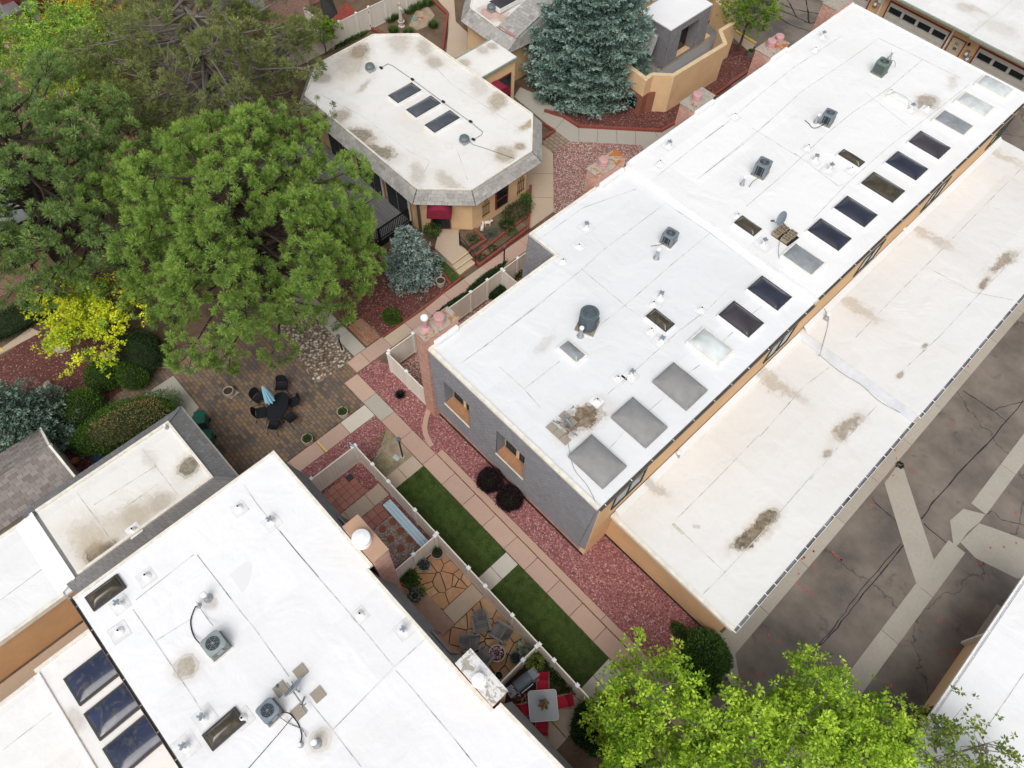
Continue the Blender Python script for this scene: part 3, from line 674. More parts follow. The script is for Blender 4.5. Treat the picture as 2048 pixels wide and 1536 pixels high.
# front mansard: courses of shingles with two window recesses
zb = .85; Lf = XR-.06-XL
zz = lambda z: (z-zb)/(ZN-.12-zb)
hol = [((a-XL)/Lf,(b-XL)/Lf,zz(c),zz(d)) for a,b,c,d in wins]
q = ((XL,YF+.10,zb),(XR-.36,YF+.10,zb),(XR-.05,YF-.005,ZN-.12),(XL,YF-.005,ZN-.12))
ml = MB(); panel(ml, *[(a,b+.012,c) for a,b,c in q], holes=hol); o_under = obj('mansard', shingles(MB(), *q, 34, .23, .016, hol), M_mans, row)
obj('mansard_backing', ml, M_under, o_under)
e = MB().face([(XR-.36,YF+.11,zb),(XR-.022,YF+.22,zb),(XR-.022,YF+.22,ZN-.13),(XR-.05,YF+.0,ZN-.13)]); obj('mansard_backing', e, M_mans, o_under)
e = MB().face([(XL,YF+.11,zb-.01),(XL,YF+.22,zb-.01),(XR-.36,YF+.22,zb-.01),(XR-.36,YF+.11,zb-.01)]); obj('mansard_backing', e, M_under, o_under)
obj('base_trim', MB().box(XL+.01,YF+.16,.02,XR-.03,YF+.218,.12), M_black, row)
for a, b, c, d in wins:
    ya, yb = YF+.01, YF+.56
    r = MB(); r.face([(a,ya,c),(a,yb,c+.1),(a,yb,d),(a,ya,d)]); r.face([(b,yb,c+.1),(b,ya,c),(b,ya,d),(b,yb,d)]); r.face([(a,yb,d),(b,yb,d),(b,ya,d),(a,ya,d)])
    wr = obj('window_recess', r, M_mans, row)
    obj('sill', MB().face([(a,ya-.02,c+.02),(b,ya-.02,c+.02),(b,yb,c+.12),(a,yb,c+.12)]), M_brownsill, wr)
    obj('sill_edge', MB().box(a-.03,ya-.06,c-.05,b+.03,ya-.021,c+.03), M_trim, wr)
    obj('recess_back', MB().box(a,yb+.002,c,b,yb+.05,d), M_cream, wr)
    m_ = (a+b)/2
    window_at(row, a+.10, m_-.11, c+.14, d-.15, yb, M_wframe); window_at(row, m_+.11, b-.06, c+.14, d-.15, yb, M_wframe)
    obj('mullion', MB().box(m_-.09,yb-.06,c+.12,m_+.09,yb,d-.1), M_cream, wr)
# shingled flank inside the notch
q = ((-17.25,YN-.18,.9),(XL+.05,YN-.18,.9),(XL+.05,YN+.01,ZN-.12),(-16.98,YN+.01,ZN-.12))
obj('mansard', shingles(MB(), *q, 32, .23, .016), M_mans, row)
obj('mansard_backing', MB().face([(a,b+.012,c) for a,b,c in q]).face([(-17.25,YN-.17,.9),(-17.0,YN+.01,ZN-.12),(-16.9,YN+.3,ZN-.12),(-16.9,YN+.3,.9)]), M_under, row)
# roofs
ro = MB().prism([(XL,YF),(XR,YF),(XR,25.76),(-16.98,25.76),(-16.98,YN),(XL,YN)], ZN-.10, ZN, True); obj('roof', ro, M_roofN, row)
rr = MB(); rim(rr, [(XR-.02,YF),(XL+.16,YF)][::-1], .15, ZN, ZN+.07); rim(rr, [(XL,YF),(XL,YN+.15)][::-1], .15, ZN, ZN+.072); rim(rr, [(-16.98+.15,YN),(XL,YN)], .15, ZN, ZN+.075); rim(rr, [(-16.98,YN),(-16.98,25.6)][::-1], .15, ZN, ZN+.07)
obj('roof_edge', rr, M_trim, row, bevel=.015)
obj('fascia', MB().box(XL-.012,YF-.03,ZN-.16,XR+.0,YF-.001,ZN-.01), M_trim, row)
ro = MB().prism([(-16.85,25.76),(XR+.02,25.76),(XR+.02,YE),(-16.85,YE)], ZN-.2, ZF, True); obj('roof', ro, M_roofF, row)
rr = MB(); rim(rr, [(-16.85,25.9),(-16.85,YE)][::-1], .14, ZF, ZF+.07); rim(rr, [(-16.7,YE-.14),(XR,YE-.14)], .14, ZF, ZF+.06); obj('roof_edge', rr, M_white, row, bevel=.02)
obj('roof_edge', MB().prism([(-16.84,25.60),(XR,25.60),(XR,25.755),(-16.84,25.755)], ZN+.002, ZN+.16), M_white, row)
for y0, y1, z in ((YF+.05,25.7,ZN-.02),(25.8,YE,ZF-.02)): gutter(row, XR+.025, y0, y1, z, M_bronze, 1, .10, 1.4)
# high strip of wall above the garages, with windows
w = MB().box(XR-.019,YF+.3,0,XR+.0,25.7,ZN-.14).box(XR-.019,25.701,0,XR+.01,YE-.1,ZF-.25); obj('wall', w, M_tan, row)
for px in ((1256,977),(1556,686),(1730,512),(1866,387),(1995,265)):
    y = P(*px, 5.)[1]; window_x(row, y-1.0, y+1.0, 4.3, 5.8, XR+.012, M_wframe)
# garage wing
obj('wall', MB().box(XR+.012,12.17,0,2.0,26.4,ZG-.06).box(XR+.012,26.5,0,2.0,48,ZG2-.06), M_tan, row)
GX0 = -4.60
obj('garage_roof', MB().prism([(GX0,11.86),(2.24,11.86),(2.24,26.45),(GX0,26.45)], ZG-.16, ZG, True), M_roofG, row)
obj('garage_roof', MB().prism([(GX0,26.45),(2.26,26.45),(2.26,48.2),(GX0,48.2)], ZG-.1, ZG2, True), M_roofG2, row)
obj('roof_edge', MB().box(GX0,11.82,ZG-.2,2.24,11.857,ZG+.03).box(GX0,11.858,ZG+.002,2.2,12.0,ZG+.05), M_trim, row, bevel=.01)
obj('base_trim', MB().box(XR,12.12,.0,2.0,12.168,.10), M_black, row)
cant = MB()   # cant strip against the upper wall
obj('roof_step', MB().prism([(GX0,26.2),(2.24,26.2),(2.24,26.449),(GX0,26.449)], ZG+.002, ZG+.01).face([(GX0,26.22,ZG+.012),(2.24,26.22,ZG+.012),(2.24,26.44,ZG2-.004),(GX0,26.44,ZG2-.004)]), plain('step_shade_grey', (.60,.62,.65), .7, 0, .1, 2), row)  # white step face, its shade painted in as a greyer colour
cant.face([(GX0+.0,12.1,ZG+.25),(GX0+.0,26.4,ZG+.25),(GX0+.32,26.4,ZG+.01),(GX0+.32,12.1,ZG+.01)][::-1]); cant.face([(GX0,26.5,ZG2+.25),(GX0,48,ZG2+.25),(GX0+.32,48,ZG2+.01),(GX0+.32,26.5,ZG2+.01)][::-1])
obj('cant_strip', cant, M_roofG, row)
gutter(row, 2.245, 11.9, 26.4, ZG-.03, M_white, 1, .15, .72); gutter(row, 2.265, 26.5, 48, ZG2-.05, M_white, 1, .15, .9)
obj('gutter_liner', MB().box(2.26,11.95,ZG-.125,2.39,26.35,ZG-.12).box(2.28,26.55,ZG2-.145,2.41,48,ZG2-.14), plain('wet_gutter', (.20,.20,.205), .4, .2, .6, 1.2), row)
obj('garage_apron_step', MB().box(2.0,11.9,0,2.2,12.6,.06), M_pan, row)
for y in (13.2, 19.0, 27.5, 34, 40.5): obj('garage_door', MB().box(2.002,y,.02,2.03,y+4.6,2.3), M_trim, row)
# roof fittings
for i, (L, R, m_) in enumerate([((1140,912),(1249,933),M_slate),((1226,834),(1331,855),M_slate),((1309,763),(1411,781),M_slate),((1374,684),(1468,701),M_clear),((1436,630),(1528,647),M_plum),((1494,578),(1584,595),M_navy),
        ((1290.5,633),(1350,649),M_brown),((1115,695.5),(1173.5,711),M_half)]): skypx(row, L, R, ZN, m_)
for L, R, m_ in [((1562,511),(1651,526.6),M_half),((1614,461),(1703,478),M_navy),((1667,416),(1755,431),M_navy),((1721,367),(1810,383),M_brown),((1770,325),(1856,339),M_navy),((1816,284),(1901,297),M_plum),
        ((1866,239),(1948,253),M_half),((1910,202),(1989,215.6),M_clear),((1951,167),(2028,180),M_clear),((1467,446),(1524,459),M_brown),((1675,309),(1730,325),M_brown),((1775.5,191),(1824.5,204.5),M_clear)]: skypx(row, L, R, ZF, m_)
for p in ((1172,456),(1320,596),(1322,684),(1262,752)): star_vent(row, P(*p, ZN), ZN)
for p in ((1337,293),(1629,322),(1644,75),(1658,341),(1820,221),(1525,491)): star_vent(row, P(*p, ZF), ZF)
for p in ((1158,494),(1126,524),(1306,610),(1402,621),(1301,664),(1235,758),(1194,804)): pipe_vent(row, P(*p, ZN), ZN)
for p in ((1319,329),(1469,234),(1614,298),(1629,102),(1701,342),(1853,220),(1780,186),(1474,434)): pipe_vent(row, P(*p, ZF), ZF)
for p in ((1160.6,672),(1312.5,516)): flue(row, P(*p, ZN), ZN, .085, .62)
for p in ((1484,369),(1631,245),(1778,118)): flue(row, P(*p, ZF), ZF, .07, .5)
for p in ((1400,800),(1354,912),(1652,637)): flue(row, P(*p, ZG if p[1] > 700 else ZG2), ZG if p[1] > 700 else ZG2, .08, .35)
for p in ((1738,330),(1803,466)): flue(row, P(*p, ZG2), ZG2, .07, .3)
chimney(row, -15.86, -15.125, 10.30, 12.22, 0, 7.25, M_brick, M_capR, [(-15.62,10.72,'tall'),(-15.48,11.42,'pink')])
chimney(row, -17.66, -16.86, 23.45, 25.55, 0, 7.35, M_brick, M_capR, [(-17.27,24.2,'pink')])
chimney(row, -17.75, -16.86, 31.2, 33.15, 0, 7.35, M_brick, M_capG, [(-17.3,32.0,'pink')])
chimney(row, -17.85, -16.86, 38.45, 40.4, 0, 7.35, M_brick, M_capR, [(-17.4,39.2,'pink'),(-17.35,39.95,'pink')])
chimney(row, -17.85, -16.86, 45.6, 47.5, 0, 7.35, M_brick, M_capG, [])
for y0, y1, z in ((10.7,12.1,ZN),(23.6,25.4,ZN),(31.4,33.0,ZF),(38.6,40.2,ZF)):
    x = -15.13 if y0 < 15 else -16.87
    obj('chimney_saddle', MB().box(x+.004,y0,z+.001,x+.22,y1,z+.34), M_white, row, bevel=.06)
seams(row, ZN+.006, [(N3,((10,850),(350,585),(530,440),(660,320),(1060,20))),(N3,((160,1205),(385,1030))),(N3,((640,800),(800,675),(1090,420),(1345,210))),(N3,((690,1240),(900,1060),(1130,850),(1340,690),(1450,580))),
    (N3,((520,440),(800,675),(900,750))),(N3,((1060,20),(1345,210),(1640,440))),(N3,((0,1070),(150,1205),(260,1330))),(N3,((1200,1110),(1280,1055))),(N3,((1430,900),(1490,845))),(N3,((1610,730),(1680,680))),(N3,((950,1350),(1045,1270))),(G7,((690,450),(790,340))),
    (O3,((280,1510),(530,1330),(870,1210))),(HH,((1150,1050),(1290,950),(1700,640)))])
seams(row, ZF+.006, [(Q3,((5,890),(130,800),(350,610),(570,435),(880,230))),(Q3,((5,1110),(270,910),(620,590),(900,400),(1120,245))),(Q3,((270,1320),(470,1150),(790,850),(950,720),(1190,560),(1400,380))),(Q3,((700,1400),(930,1160),(1180,940),(1470,720),(1700,540))),
    (O3,((1000,1130),(1270,920),(1430,800))),(O3,((1260,1150),(1560,910),(1730,770))),(Q3,((580,980),(860,1190),(950,1160))),(Q3,((1120,245),(1400,380),(1640,500))),(Q3,((1030,590),(1300,800))),(Q3,((310,820),(600,1000)))])
seams(row, ZG+.006, [(G7,((1120,900),(1390,630),(1660,350))),(J3,((360,680),(640,360),(800,240))),(J3,((680,960),(850,760),(1110,480))),(G7,((1100,920),(1180,985),(1400,1195),(1440,1230))),(G7,((1300,1370),(1440,1230),(1700,950),(2040,560))),(G7,((690,860),(1000,560),(1400,220)))])
seams(row, ZG2+.006, [(R3,((970,1200),(1230,930),(1500,660),(1800,350),(2040,110))),(R3,((1430,750),(1720,910),(1980,960))),(R3,((1240,1440),(1500,1200),(1800,880),(2040,640)))])
pb = MB()
for k, a, b, w_ in ((G7,(1105,920),(1175,985),.16),(G7,(1235,937),(1280,940),.16)):
    p, q = Vector(C(k,*a,ZG+.008)), Vector(C(k,*b,ZG+.008)); n = (q-p).cross(Vector((0,0,1))).normalized()*w_/2; pb.face([p+n,p-n,q-n,q+n])
obj('roof_patch', pb, plain('roof_patch', (.597,.572,.483), .8), row)
# fabric covers tied over three skylights
def cover(L, R, z, label):
    a, b = P(*L, z+.15), P(*R, z+.15); x0, x1, y0, y1 = a[0]-.06, b[0]+.06, a[1]-.06, b[1]+.06
    def fn(u, v):
        e = min(u, 1-u, v, 1-v); s = lambda q: 1-abs(2*q-1)**2.2
        du, dv = min(u,1-u), min(v,1-v); cr = math.exp(-((du-dv)/.03)**2*.6)*(.02 if max(du,dv) < .3 else 0)
        fold = .012*math.sin(28*math.atan2(v-(0 if v < .5 else 1), u-(0 if u < .5 else 1)))*max(0, 1-math.hypot(du,dv)/.3)
        h = z+.215+.32*(s(u)*s(v))**.62+cr+fold
        if e < 1e-6: h = z+.05
        return (x0+(x1-x0)*u, y0+(y1-y0)*v, h)
    mb = MB(); n = 26
    us = [0]+[i/n for i in range(0, n+1)]+[1]
    pts = []
    for j, v in enumerate(us):
        for i, u_ in enumerate(us):
            p = fn(u_, v); hem = i in (0, len(us)-1) or j in (0, len(us)-1)
            p2 = fn(min(max(u_,1e-4),1-1e-4), min(max(v,1e-4),1-1e-4)); pts.append((p[0], p[1], z+.04 if hem else p2[2]))
    m = len(us); mb.v = pts; mb.f = [(j*m+i, j*m+i+1, (j+1)*m+i+1, (j+1)*m+i) for j in range(m-1) for i in range(m-1)]
    return solo('skylight_cover', mb, M_tarp, label, 'cover', 'fabric covers over skylights', smooth=True)
cover((1140,912),(1249,933),ZN,'grey fabric cover over the skylight nearest the shingled corner, thin cable beside it')
cover((1226,834),(1331,855),ZN,'grey fabric cover on the middle skylight between two other covered ones')
cover((1309,763),(1411,781),ZN,'grey fabric cover on the skylight next to the uncovered milky dome')
# ------------------------------------------------------------ two-storey house at bottom left
ZL = 6.5
M_roofL = membrane('left_roof_membrane', (.832,.838,.838), [st((372,1334),ZL,.34,.36,0,.8,(.30,.25,.17)), st((641,1482),ZL,.3,.35,0,.6,(.45,.37,.26)), st((420,1205),ZL,.3,.25,0,.4)], .12)
lb = thing('townhouse', 'two storey townhouse with white flat roof, tan capped chimney and grey mansard, lower left', 'building', (-4,-2,0))
YA, YB = -6.34, 2.44
edge = [(-15.56,YB),(-9.0,YB),(-9.0,2.23),(-3.9,2.30),(-2.12,2.34),(-2.12,2.66),(1.0,2.84),(9,2.95)]
obj('roof', MB().prism([(-15.56,YA),(9,YA)]+edge[::-1], ZL-.12, ZL, True), M_roofL, lb)
rr = MB(); rim(rr, edge[:2], -.15, ZL, ZL+.07); rim(rr, edge[2:5], -.15, ZL, ZL+.07); rim(rr, edge[5:], -.16, ZL, ZL+.07); rim(rr, [(-15.56,YB-.15),(-15.56,YA)], .12, ZL, ZL+.06)
obj('roof_edge', rr, M_trim, lb, bevel=.015)
obj('wall', MB().box(-15.4,YA+.12,0,9,2.15,ZL-.13), M_tan, lb); obj('wall', MB().box(-15.2,2.151,0,9,2.62,3.0), M_brick, lb)
for (xa, ya, xb, yb) in ((-15.56,YB,-9.0,YB),(-9.0,2.25,-2.12,2.32),(-2.12,2.66,9,2.95)):
    for part, mat in (('mansard', M_mans2),):
        mb = MB(); bk = MB(); prof = [(0,ZL-.10),(.10,5.6),(.30,4.5),(.66,3.05)]
        for (d1, z1), (d0, z0) in zip(prof, prof[1:]):
            q = ((xb,yb+d0,z0),(xa,ya+d0,z0),(xa,ya+d1,z1),(xb,yb+d1,z1)); shingles(mb, *q, max(2, round((z1-z0)/.2)), .26, .014); bk.face([(a,b-.012,c) for a,b,c in q])
        if xa == -15.56: bk.face([(xa,ya-.4,z) if d is None else (xa,ya+d,z) for d, z in prof]+[(xa,ya-.3,3.05),(xa,ya-.3,ZL-.1)])
        o = obj(part, mb, mat, lb); obj('mansard_backing', bk, M_mans2, o)
    obj('soffit', MB().box(xa,min(ya,yb)-.3,3.0,xb,min(ya,yb)+.60,3.04), M_under, lb)
gutter(lb, YA, 0, 0, 0, M_bronze) if False else None
g = MB().box(-15.6,YA-.12,ZL-.13,9,YA-.1,ZL+.0).box(-15.6,YA-.1,ZL-.13,9,YA-.012,ZL-.115).box(-15.6,YA-.012,ZL-.13,9,YA-.001,ZL)
o = obj('gutter', g, M_bronze, lb); x = -15.2
while x < 1: obj('gutter_hanger', MB().box(x,YA-.1,ZL-.03,x+.04,YA-.012,ZL-.012), M_gut, o); x += 1.15
obj('downspout', MB().box(-15.75,YA-.2,0,-15.63,YA-.08,ZL-.1), M_gut, lb)
chimney(lb, -10.72, -8.87, 2.47, 3.16, 0, 7.2, M_brick, M_capT, [(P(724,1080,7.3)[0],P(724,1080,7.3)[1],'white')], .03, .08)
chimney(lb, -4.05, -2.2, 2.34, 3.0, 0, 7.2, M_brick, M_capW, [(P(958,1360,7.25)[0],P(958,1360,7.25)[1],'small')], .04, .08)
for x0, x1, y0 in ((-12.3,-11.4,2.44),(-6.0,-4.9,2.26)):      # door openings cut in the mansard
    k = obj('door_recess', MB().face([(x0,y0+.72,3.1),(x1,y0+.72,3.1),(x1,y0+.40,4.45),(x0,y0+.40,4.45)]).face([(x0,y0+.72,3.1),(x0,y0+.40,4.45),(x0,y0+.5,4.5),(x0,y0+.8,3.1)]), M_brownsill, lb)
    obj('recess_edge', MB().bar((x0,y0+.76,3.05),(x0,y0+.42,4.45),.09).bar((x1,y0+.76,3.05),(x1,y0+.42,4.45),.06).bar((x0,y0+.42,4.45),(x1,y0+.42,4.45),.08), M_mans2, k)
skypx(lb, (169,1194), (248.5,1173), ZL, M_brown, h=.10, frame=M_trimdark); skypx(lb, (404,1470), (488,1443.5), ZL, M_brown, h=.10, frame=M_trimdark)
for p in ((242,1210),(409,1436),(372,1494),(543,1044),(808,1262)): star_vent(lb, P(*p, ZL), ZL)
for p in ((478,1016),(294,1153),(240,1263),(721,1230),(486,1437)): pipe_vent(lb, P(*p, ZL), ZL)
for p in ((417,1197),(634,1487)): flue(lb, P(*p, ZL), ZL, .085, .5)
flue(lb, P(398,1212,ZL), ZL, .05, .3); flue(lb, P(602,1490,ZL), ZL, .05, .2)
seams(lb, ZL+.006, [(S3,((850,520),(990,720),(1240,1090),(1290,1170))),(S3,((1260,170),(1400,350),(1560,560),(1620,630),(1850,950))),(B,((0,20),(130,180),(240,310),(380,470),(560,680),(730,890))),(B,((740,910),(840,1020),(960,1165),(1100,1330),(1260,1530))),
    (B,((730,890),(930,710))),(B,((340,1290),(720,900))),(S3,((1000,720),(1240,570))),(S3,((870,460),(1240,170))),(S2,((1560,670),(1650,800),(1900,1100),(2040,1260))),(B,((190,1110),(320,1270),(520,1530)))])
obj('roof_patch', MB().face([C(S3,*q,ZL+.005) for q in ((1470,300),(1560,225),(1600,215),(1615,240),(1590,360),(1560,405),(1545,410))]), plain('patch_outline', (.76,.76,.77), .7, 0, .01), lb)
# lower wing with three skylights
lw = thing('lower_wing', 'low flat roofed wing with three dark blue skylights below the gutter, bottom left corner', 'building', (-6,-12,0))
M_roofW = membrane('wing_roof_membrane', (.819,.819,.806), [st((150,1440),3.2,.5,.3,0,.3)], .22)
obj('wall', MB().box(-15.65,-30,0,9,YA+.10,3.05), M_tan, lw)
obj('roof', MB().prism([(-15.8,-9.5),(-15.55,-9.5),(-15.55,-32),(9,-32),(9,YA+.11),(-15.8,YA+.11)], 3.04, 3.2, True), M_roofW, lw)
obj('roof_edge', MB().box(-15.82,-9.5,3.0,-15.66,YA+.1,3.28).box(-15.57,-32,3.0,-15.42,-9.51,3.26), M_trim, lw, bevel=.01)
obj('roof_curb', MB().box(-15.6,-9.62,3.201,9,-9.38,3.28), M_white, lw, bevel=.03)
for L, Bp in (((126.5,1357.6),(159,1409)),((167,1428),(200,1478)),((204.7,1498),(240,1554))):
    a, b = P(*L, 3.36), P(*Bp, 3.36); skylight(lw, a[0], b[0], a[1], YA-.2, 3.2, M_blueac, h=.12, bulge=.14, frame=M_trimdark)
seams(lw, 3.207, [(S3,((0,1120),(230,940))),(S3,((20,1420),(330,1180)))])

# ------------------------------------------------------------ single-storey house with shingled skirt, left
mh = thing('shingle_skirted_house', 'single storey house with stained flat roof and grey shingle skirt beside the plaza', 'building', (-20,-5,0))
ZM, ZE = 3.4, 2.85
M_roofM = membrane('stained_roof_membrane', (.813,.800,.762), [st((379,933),ZM,.38,.52,20,1,(.17,.15,.10)), st((190,1103),ZM,.42,.45,0,1,(.095,.08,.06)), st((217,1092),ZM,.26,.4,0,1,(.10,.085,.065)), st((272,1034),ZM,.5,.5,0,.55,(.40,.34,.26)), st((322,1004),ZM,.42,.55,0,.55,(.40,.34,.26)),
    st((240,1050),ZM,.7,1.6,-10,.5,(.50,.44,.34)), st((170,1075),ZM,.9,.5,0,.45,(.5,.43,.32)), st((300,920),ZM,.6,.3,0,.2)], .4, (.635,.578,.476))
mx0, mx1, my0, my1 = -21.9, -18.02, -6.45, 0.0
obj('wall', MB().box(mx0-.2,-7,0,mx1+.18,.45,ZE), M_tan, mh)
obj('roof', MB().prism([(mx0,my0),(mx1,my0),(mx1,my1),(mx0,my1)], ZE, ZM, True), M_roofM, mh)
obj('roof_edge', MB().box(mx0,my0,ZM,mx0+.13,my1,ZM+.10).box(mx1-.13,my0,ZM,mx1,my1,ZM+.10).box(mx0+.13,my1-.13,ZM,mx1-.13,my1,ZM+.101), M_trim, mh, bevel=.012)
ex0, ex1, ey1 = -22.62, -17.50, .78; sk = MB(); bk = MB()
for q in (((ex1,-7.0,ZE),(ex1,ey1,ZE),(mx1,my1,ZM-.01),(mx1,-7.0,ZM-.01)), ((ex1,ey1,ZE),(ex0,ey1,ZE),(mx0,my1,ZM-.01),(mx1,my1,ZM-.01)), ((ex0,ey1,ZE),(ex0,-7.0,ZE),(mx0,-7.0,ZM-.01),(mx0,my1,ZM-.01))):
    shingles(sk, *q, 4, .26, .02, (), .12); bk.face([(a,b,c-.01) for a,b,c in q])
o = obj('shingle_skirt', sk, M_mans2, mh); obj('skirt_backing', bk, M_under, o); 
hp = MB()
for a, b in (((ex1,ey1,ZE+.035),(mx1,my1,ZM+.02)),((ex0,ey1,ZE+.035),(mx0,my1,ZM+.02))): hp.bar(a, b, .14, .03)
obj('hip_cap', hp, M_mans2, mh)
obj('soffit', MB().box(ex0+.02,-6.9,ZE-.06,ex1-.02,ey1-.02,ZE-.02), M_trim, mh)
obj('gutter', MB().box(ex1-.01,ey1+.005,ZE-.1,ex0,ey1+.10,ZE-.0), M_gut, mh)
pipe_vent(mh, P(268,1061,ZM), ZM, .06); flue(mh, P(334,856,ZM), ZM, .05, .25)
M_roofM2 = membrane('low_roof_membrane', (.832,.838,.838), [], .12)
obj('roof', MB().prism([(-22.0,-40),(-17.78,-40),(-17.78,-6.46),(-22.0,-6.46)], 2.95, 3.1, True), M_roofM2, mh)
obj('roof_ramp', MB().face([(-21.95,-6.6,3.42),(-18.0,-6.6,3.42),(-17.9,-7.5,3.12),(-21.98,-7.5,3.12)][::-1]), M_roofM2, mh)
obj('roof_edge', MB().box(-17.93,-40,2.85,-17.77,-7.3,3.17).box(-22.02,-40,2.85,-21.88,-6.7,3.17), M_trim, mh, bevel=.012)
obj('wall', MB().box(-21.8,-40,0,-18.02,-7.01,2.94), M_tan, mh)
seams(mh, 3.107, [(S2,((200,900),(350,1140),(450,1290))),(S2,((0,1410),(350,1150)))]); seams(mh, ZM+.006, [(S2,((490,720),(640,920),(720,1040))),(S2,((910,440),(1080,660),(1140,740))),(S2,((600,800),(1000,550))),(S2,((780,830),(1010,665)))])
polyslab('walkway', M_tanc, [(-17.9,-14),(-16.2,-14),(-16.2,-6.2),(-17.9,-6.2)], .02)
# small gabled shed
sh = thing('shed', 'small gabled outbuilding with brown grey asphalt shingle roof beside the blue spruce, far left', 'shed', (-25,-8,0))
rA = P(94,893,3.15); eA = P(157,957,2.35); yE = (rA[1]+eA[1])/2; hw = eA[0]-rA[0]
M_shed = islands('brown_shed_shingle', [(.197,.171,.159),(.254,.222,.203),(.311,.273,.248),(.171,.150,.142),(.279,.241,.229)], .9, .25)
s1 = MB(); y2 = -22; rx = rA[0]
shingles(s1, (rx+hw,y2,2.35),(rx+hw,yE,2.35),(rx,yE,3.15),(rx,y2,3.15), 10, .34, .014); shingles(s1, (rx-hw*.9,yE,2.43),(rx-hw*.9,y2,2.43),(rx,y2,3.15),(rx,yE,3.15), 9, .34, .014)
o = obj('shed_roof', s1, M_shed, sh); bk = MB().face([(rx+hw,y2,2.34),(rx+hw,yE,2.34),(rx,yE,3.14),(rx,y2,3.14)]).face([(rx-hw*.9,yE,2.42),(rx-hw*.9,y2,2.42),(rx,y2,3.14),(rx,yE,3.14)]); obj('roof_backing', bk, M_under, o)
cp = MB(); y = y2
while y < yE-.1: cp.face([(rx-.12,y,3.13),(rx,y,3.185),(rx,y+.24,3.175),(rx-.12,y+.24,3.12)]); cp.face([(rx,y,3.185),(rx+.12,y,3.13),(rx+.12,y+.24,3.12),(rx,y+.24,3.175)]); y += .25
obj('ridge_cap', cp, M_shed, o)
obj('gable_trim', MB().bar((rx,yE+.02,3.12),(rx+hw,yE+.02,2.32),.10,.16).bar((rx,yE+.02,3.12),(rx-hw*.9,yE+.02,2.40),.10,.16), M_trim, sh)
obj('wall', MB().prism([(rx-hw*.8,y2),(rx+hw*.88,y2),(rx+hw*.88,yE-.1),(rx-hw*.8,yE-.1)], 0, 2.3), M_trim, sh)
obj('gable_wall', MB().face([(rx-hw*.8,yE-.09,2.2),(rx+hw*.88,yE-.09,2.2),(rx,yE-.09,3.1)]), M_trim, sh)

# ------------------------------------------------------------ vinyl fences: run of posts (x or y fixed)
M_vinyl = islands('white_vinyl', [(.762,.705,.616),(.813,.749,.660)], .6, .12, bump=.02); M_vpost = plain('vinyl_post', (.787,.762,.699), .5, 0, .05, 4)
def vinyl(label, axis, fixed, marks, h=1.78, gates=(), groove=True, mat=None):
    a, b = min(marks), max(marks); loc = ((a+b)/2, fixed, 0) if axis == 'x' else (fixed, (a+b)/2, 0)
    t = thing('vinyl_fence', label, 'fence', loc)
    pt = lambda s, o=0: (s, fixed+o) if axis == 'x' else (fixed+o, s)
    for s in marks:
        x, y = pt(s); obj('post', MB().box(x-.065,y-.065,0,x+.065,y+.065,h+.04), M_vpost, t)
        obj('post_cap', MB().box(x-.085,y-.085,h+.041,x+.085,y+.085,h+.07).prism([(x-.06,y-.06),(x+.06,y-.06),(x+.06,y+.06),(x-.06,y+.06)], h+.07, h+.10), M_white, t)
    ms = sorted(marks)
    for i, (s0, s1) in enumerate(zip(ms, ms[1:])):
        mb = MB(); p, q = s0+.07, s1-.07; g = i in gates
        def bx(u0, u1, w, z0, z1):
            (x0, y0), (x1, y1) = pt(u0, -w), pt(u1, w)
            mb.box(min(x0,x1), min(y0,y1), z0, max(x0,x1), max(y0,y1), z1)
        bx(p, q, .028, h-.09, h); bx(p, q, .028, .06, .16); n = max(1, round((q-p)/.19))
        for k in range(n): bx(p+(q-p)*k/n+.004, p+(q-p)*(k+1)/n-.004, .016, .161, h-.091)
        o = obj('gate' if g else 'fence_panel', mb, mat or M_vinyl, t)
        if g:
            for zz_ in (.35, 1.4): x, y = pt(s1-.09, .03); obj('gate_hinge', MB().box(x-.04,y-.01,zz_,x+.04,y+.03,zz_+.09), M_black, o)
    return t
vinyl('long white vinyl fence between the lawn strip and the patios of the lower left house', 'x', 5.88, [-15.8,-14.43,-13.22,-11.26,-9.71,-7.53,-6.42,-4.68,-3.01,-2.13,-.77,.44,2.3], gates=(1,5,10))
vinyl('short white vinyl fence at the end of the red tile patio', 'y', -15.8, [3.3,5.75])
vinyl('white vinyl fence dividing the stepping stone patio from the flagstone patio', 'y', -9.68, [3.3,4.48,5.75])
vinyl('white vinyl fence dividing the flagstone patio from the patio with red chairs', 'y', -3.04, [3.3,4.93,5.75])
vinyl('white vinyl fence on the red gravel under the shingled gable end', 'x', 10.42, [-18.9,-17.4,-15.75])
vinyl('tall white vinyl fence along the pink path beside the rusty chimney', 'y', -19.0, [10.55,12.2,14.25,16.35,17.62,18.75,20.0,21.4])
vinyl('white vinyl cross fence inside the narrow yard below the notched roof corner', 'x', 18.75, [-18.85,-17.35])
vinyl('white vinyl fence with a black hinged gate behind the clubhouse garden', 'y', -43.75, [20.5,22.6,24.9,25.8,27.35,28.5,30.0,32,34,36,38], gates=(4,))
vinyl('grey white vinyl cross fence against the brick house wall at the top', 'x', 24.85, [-46.6,-43.9])
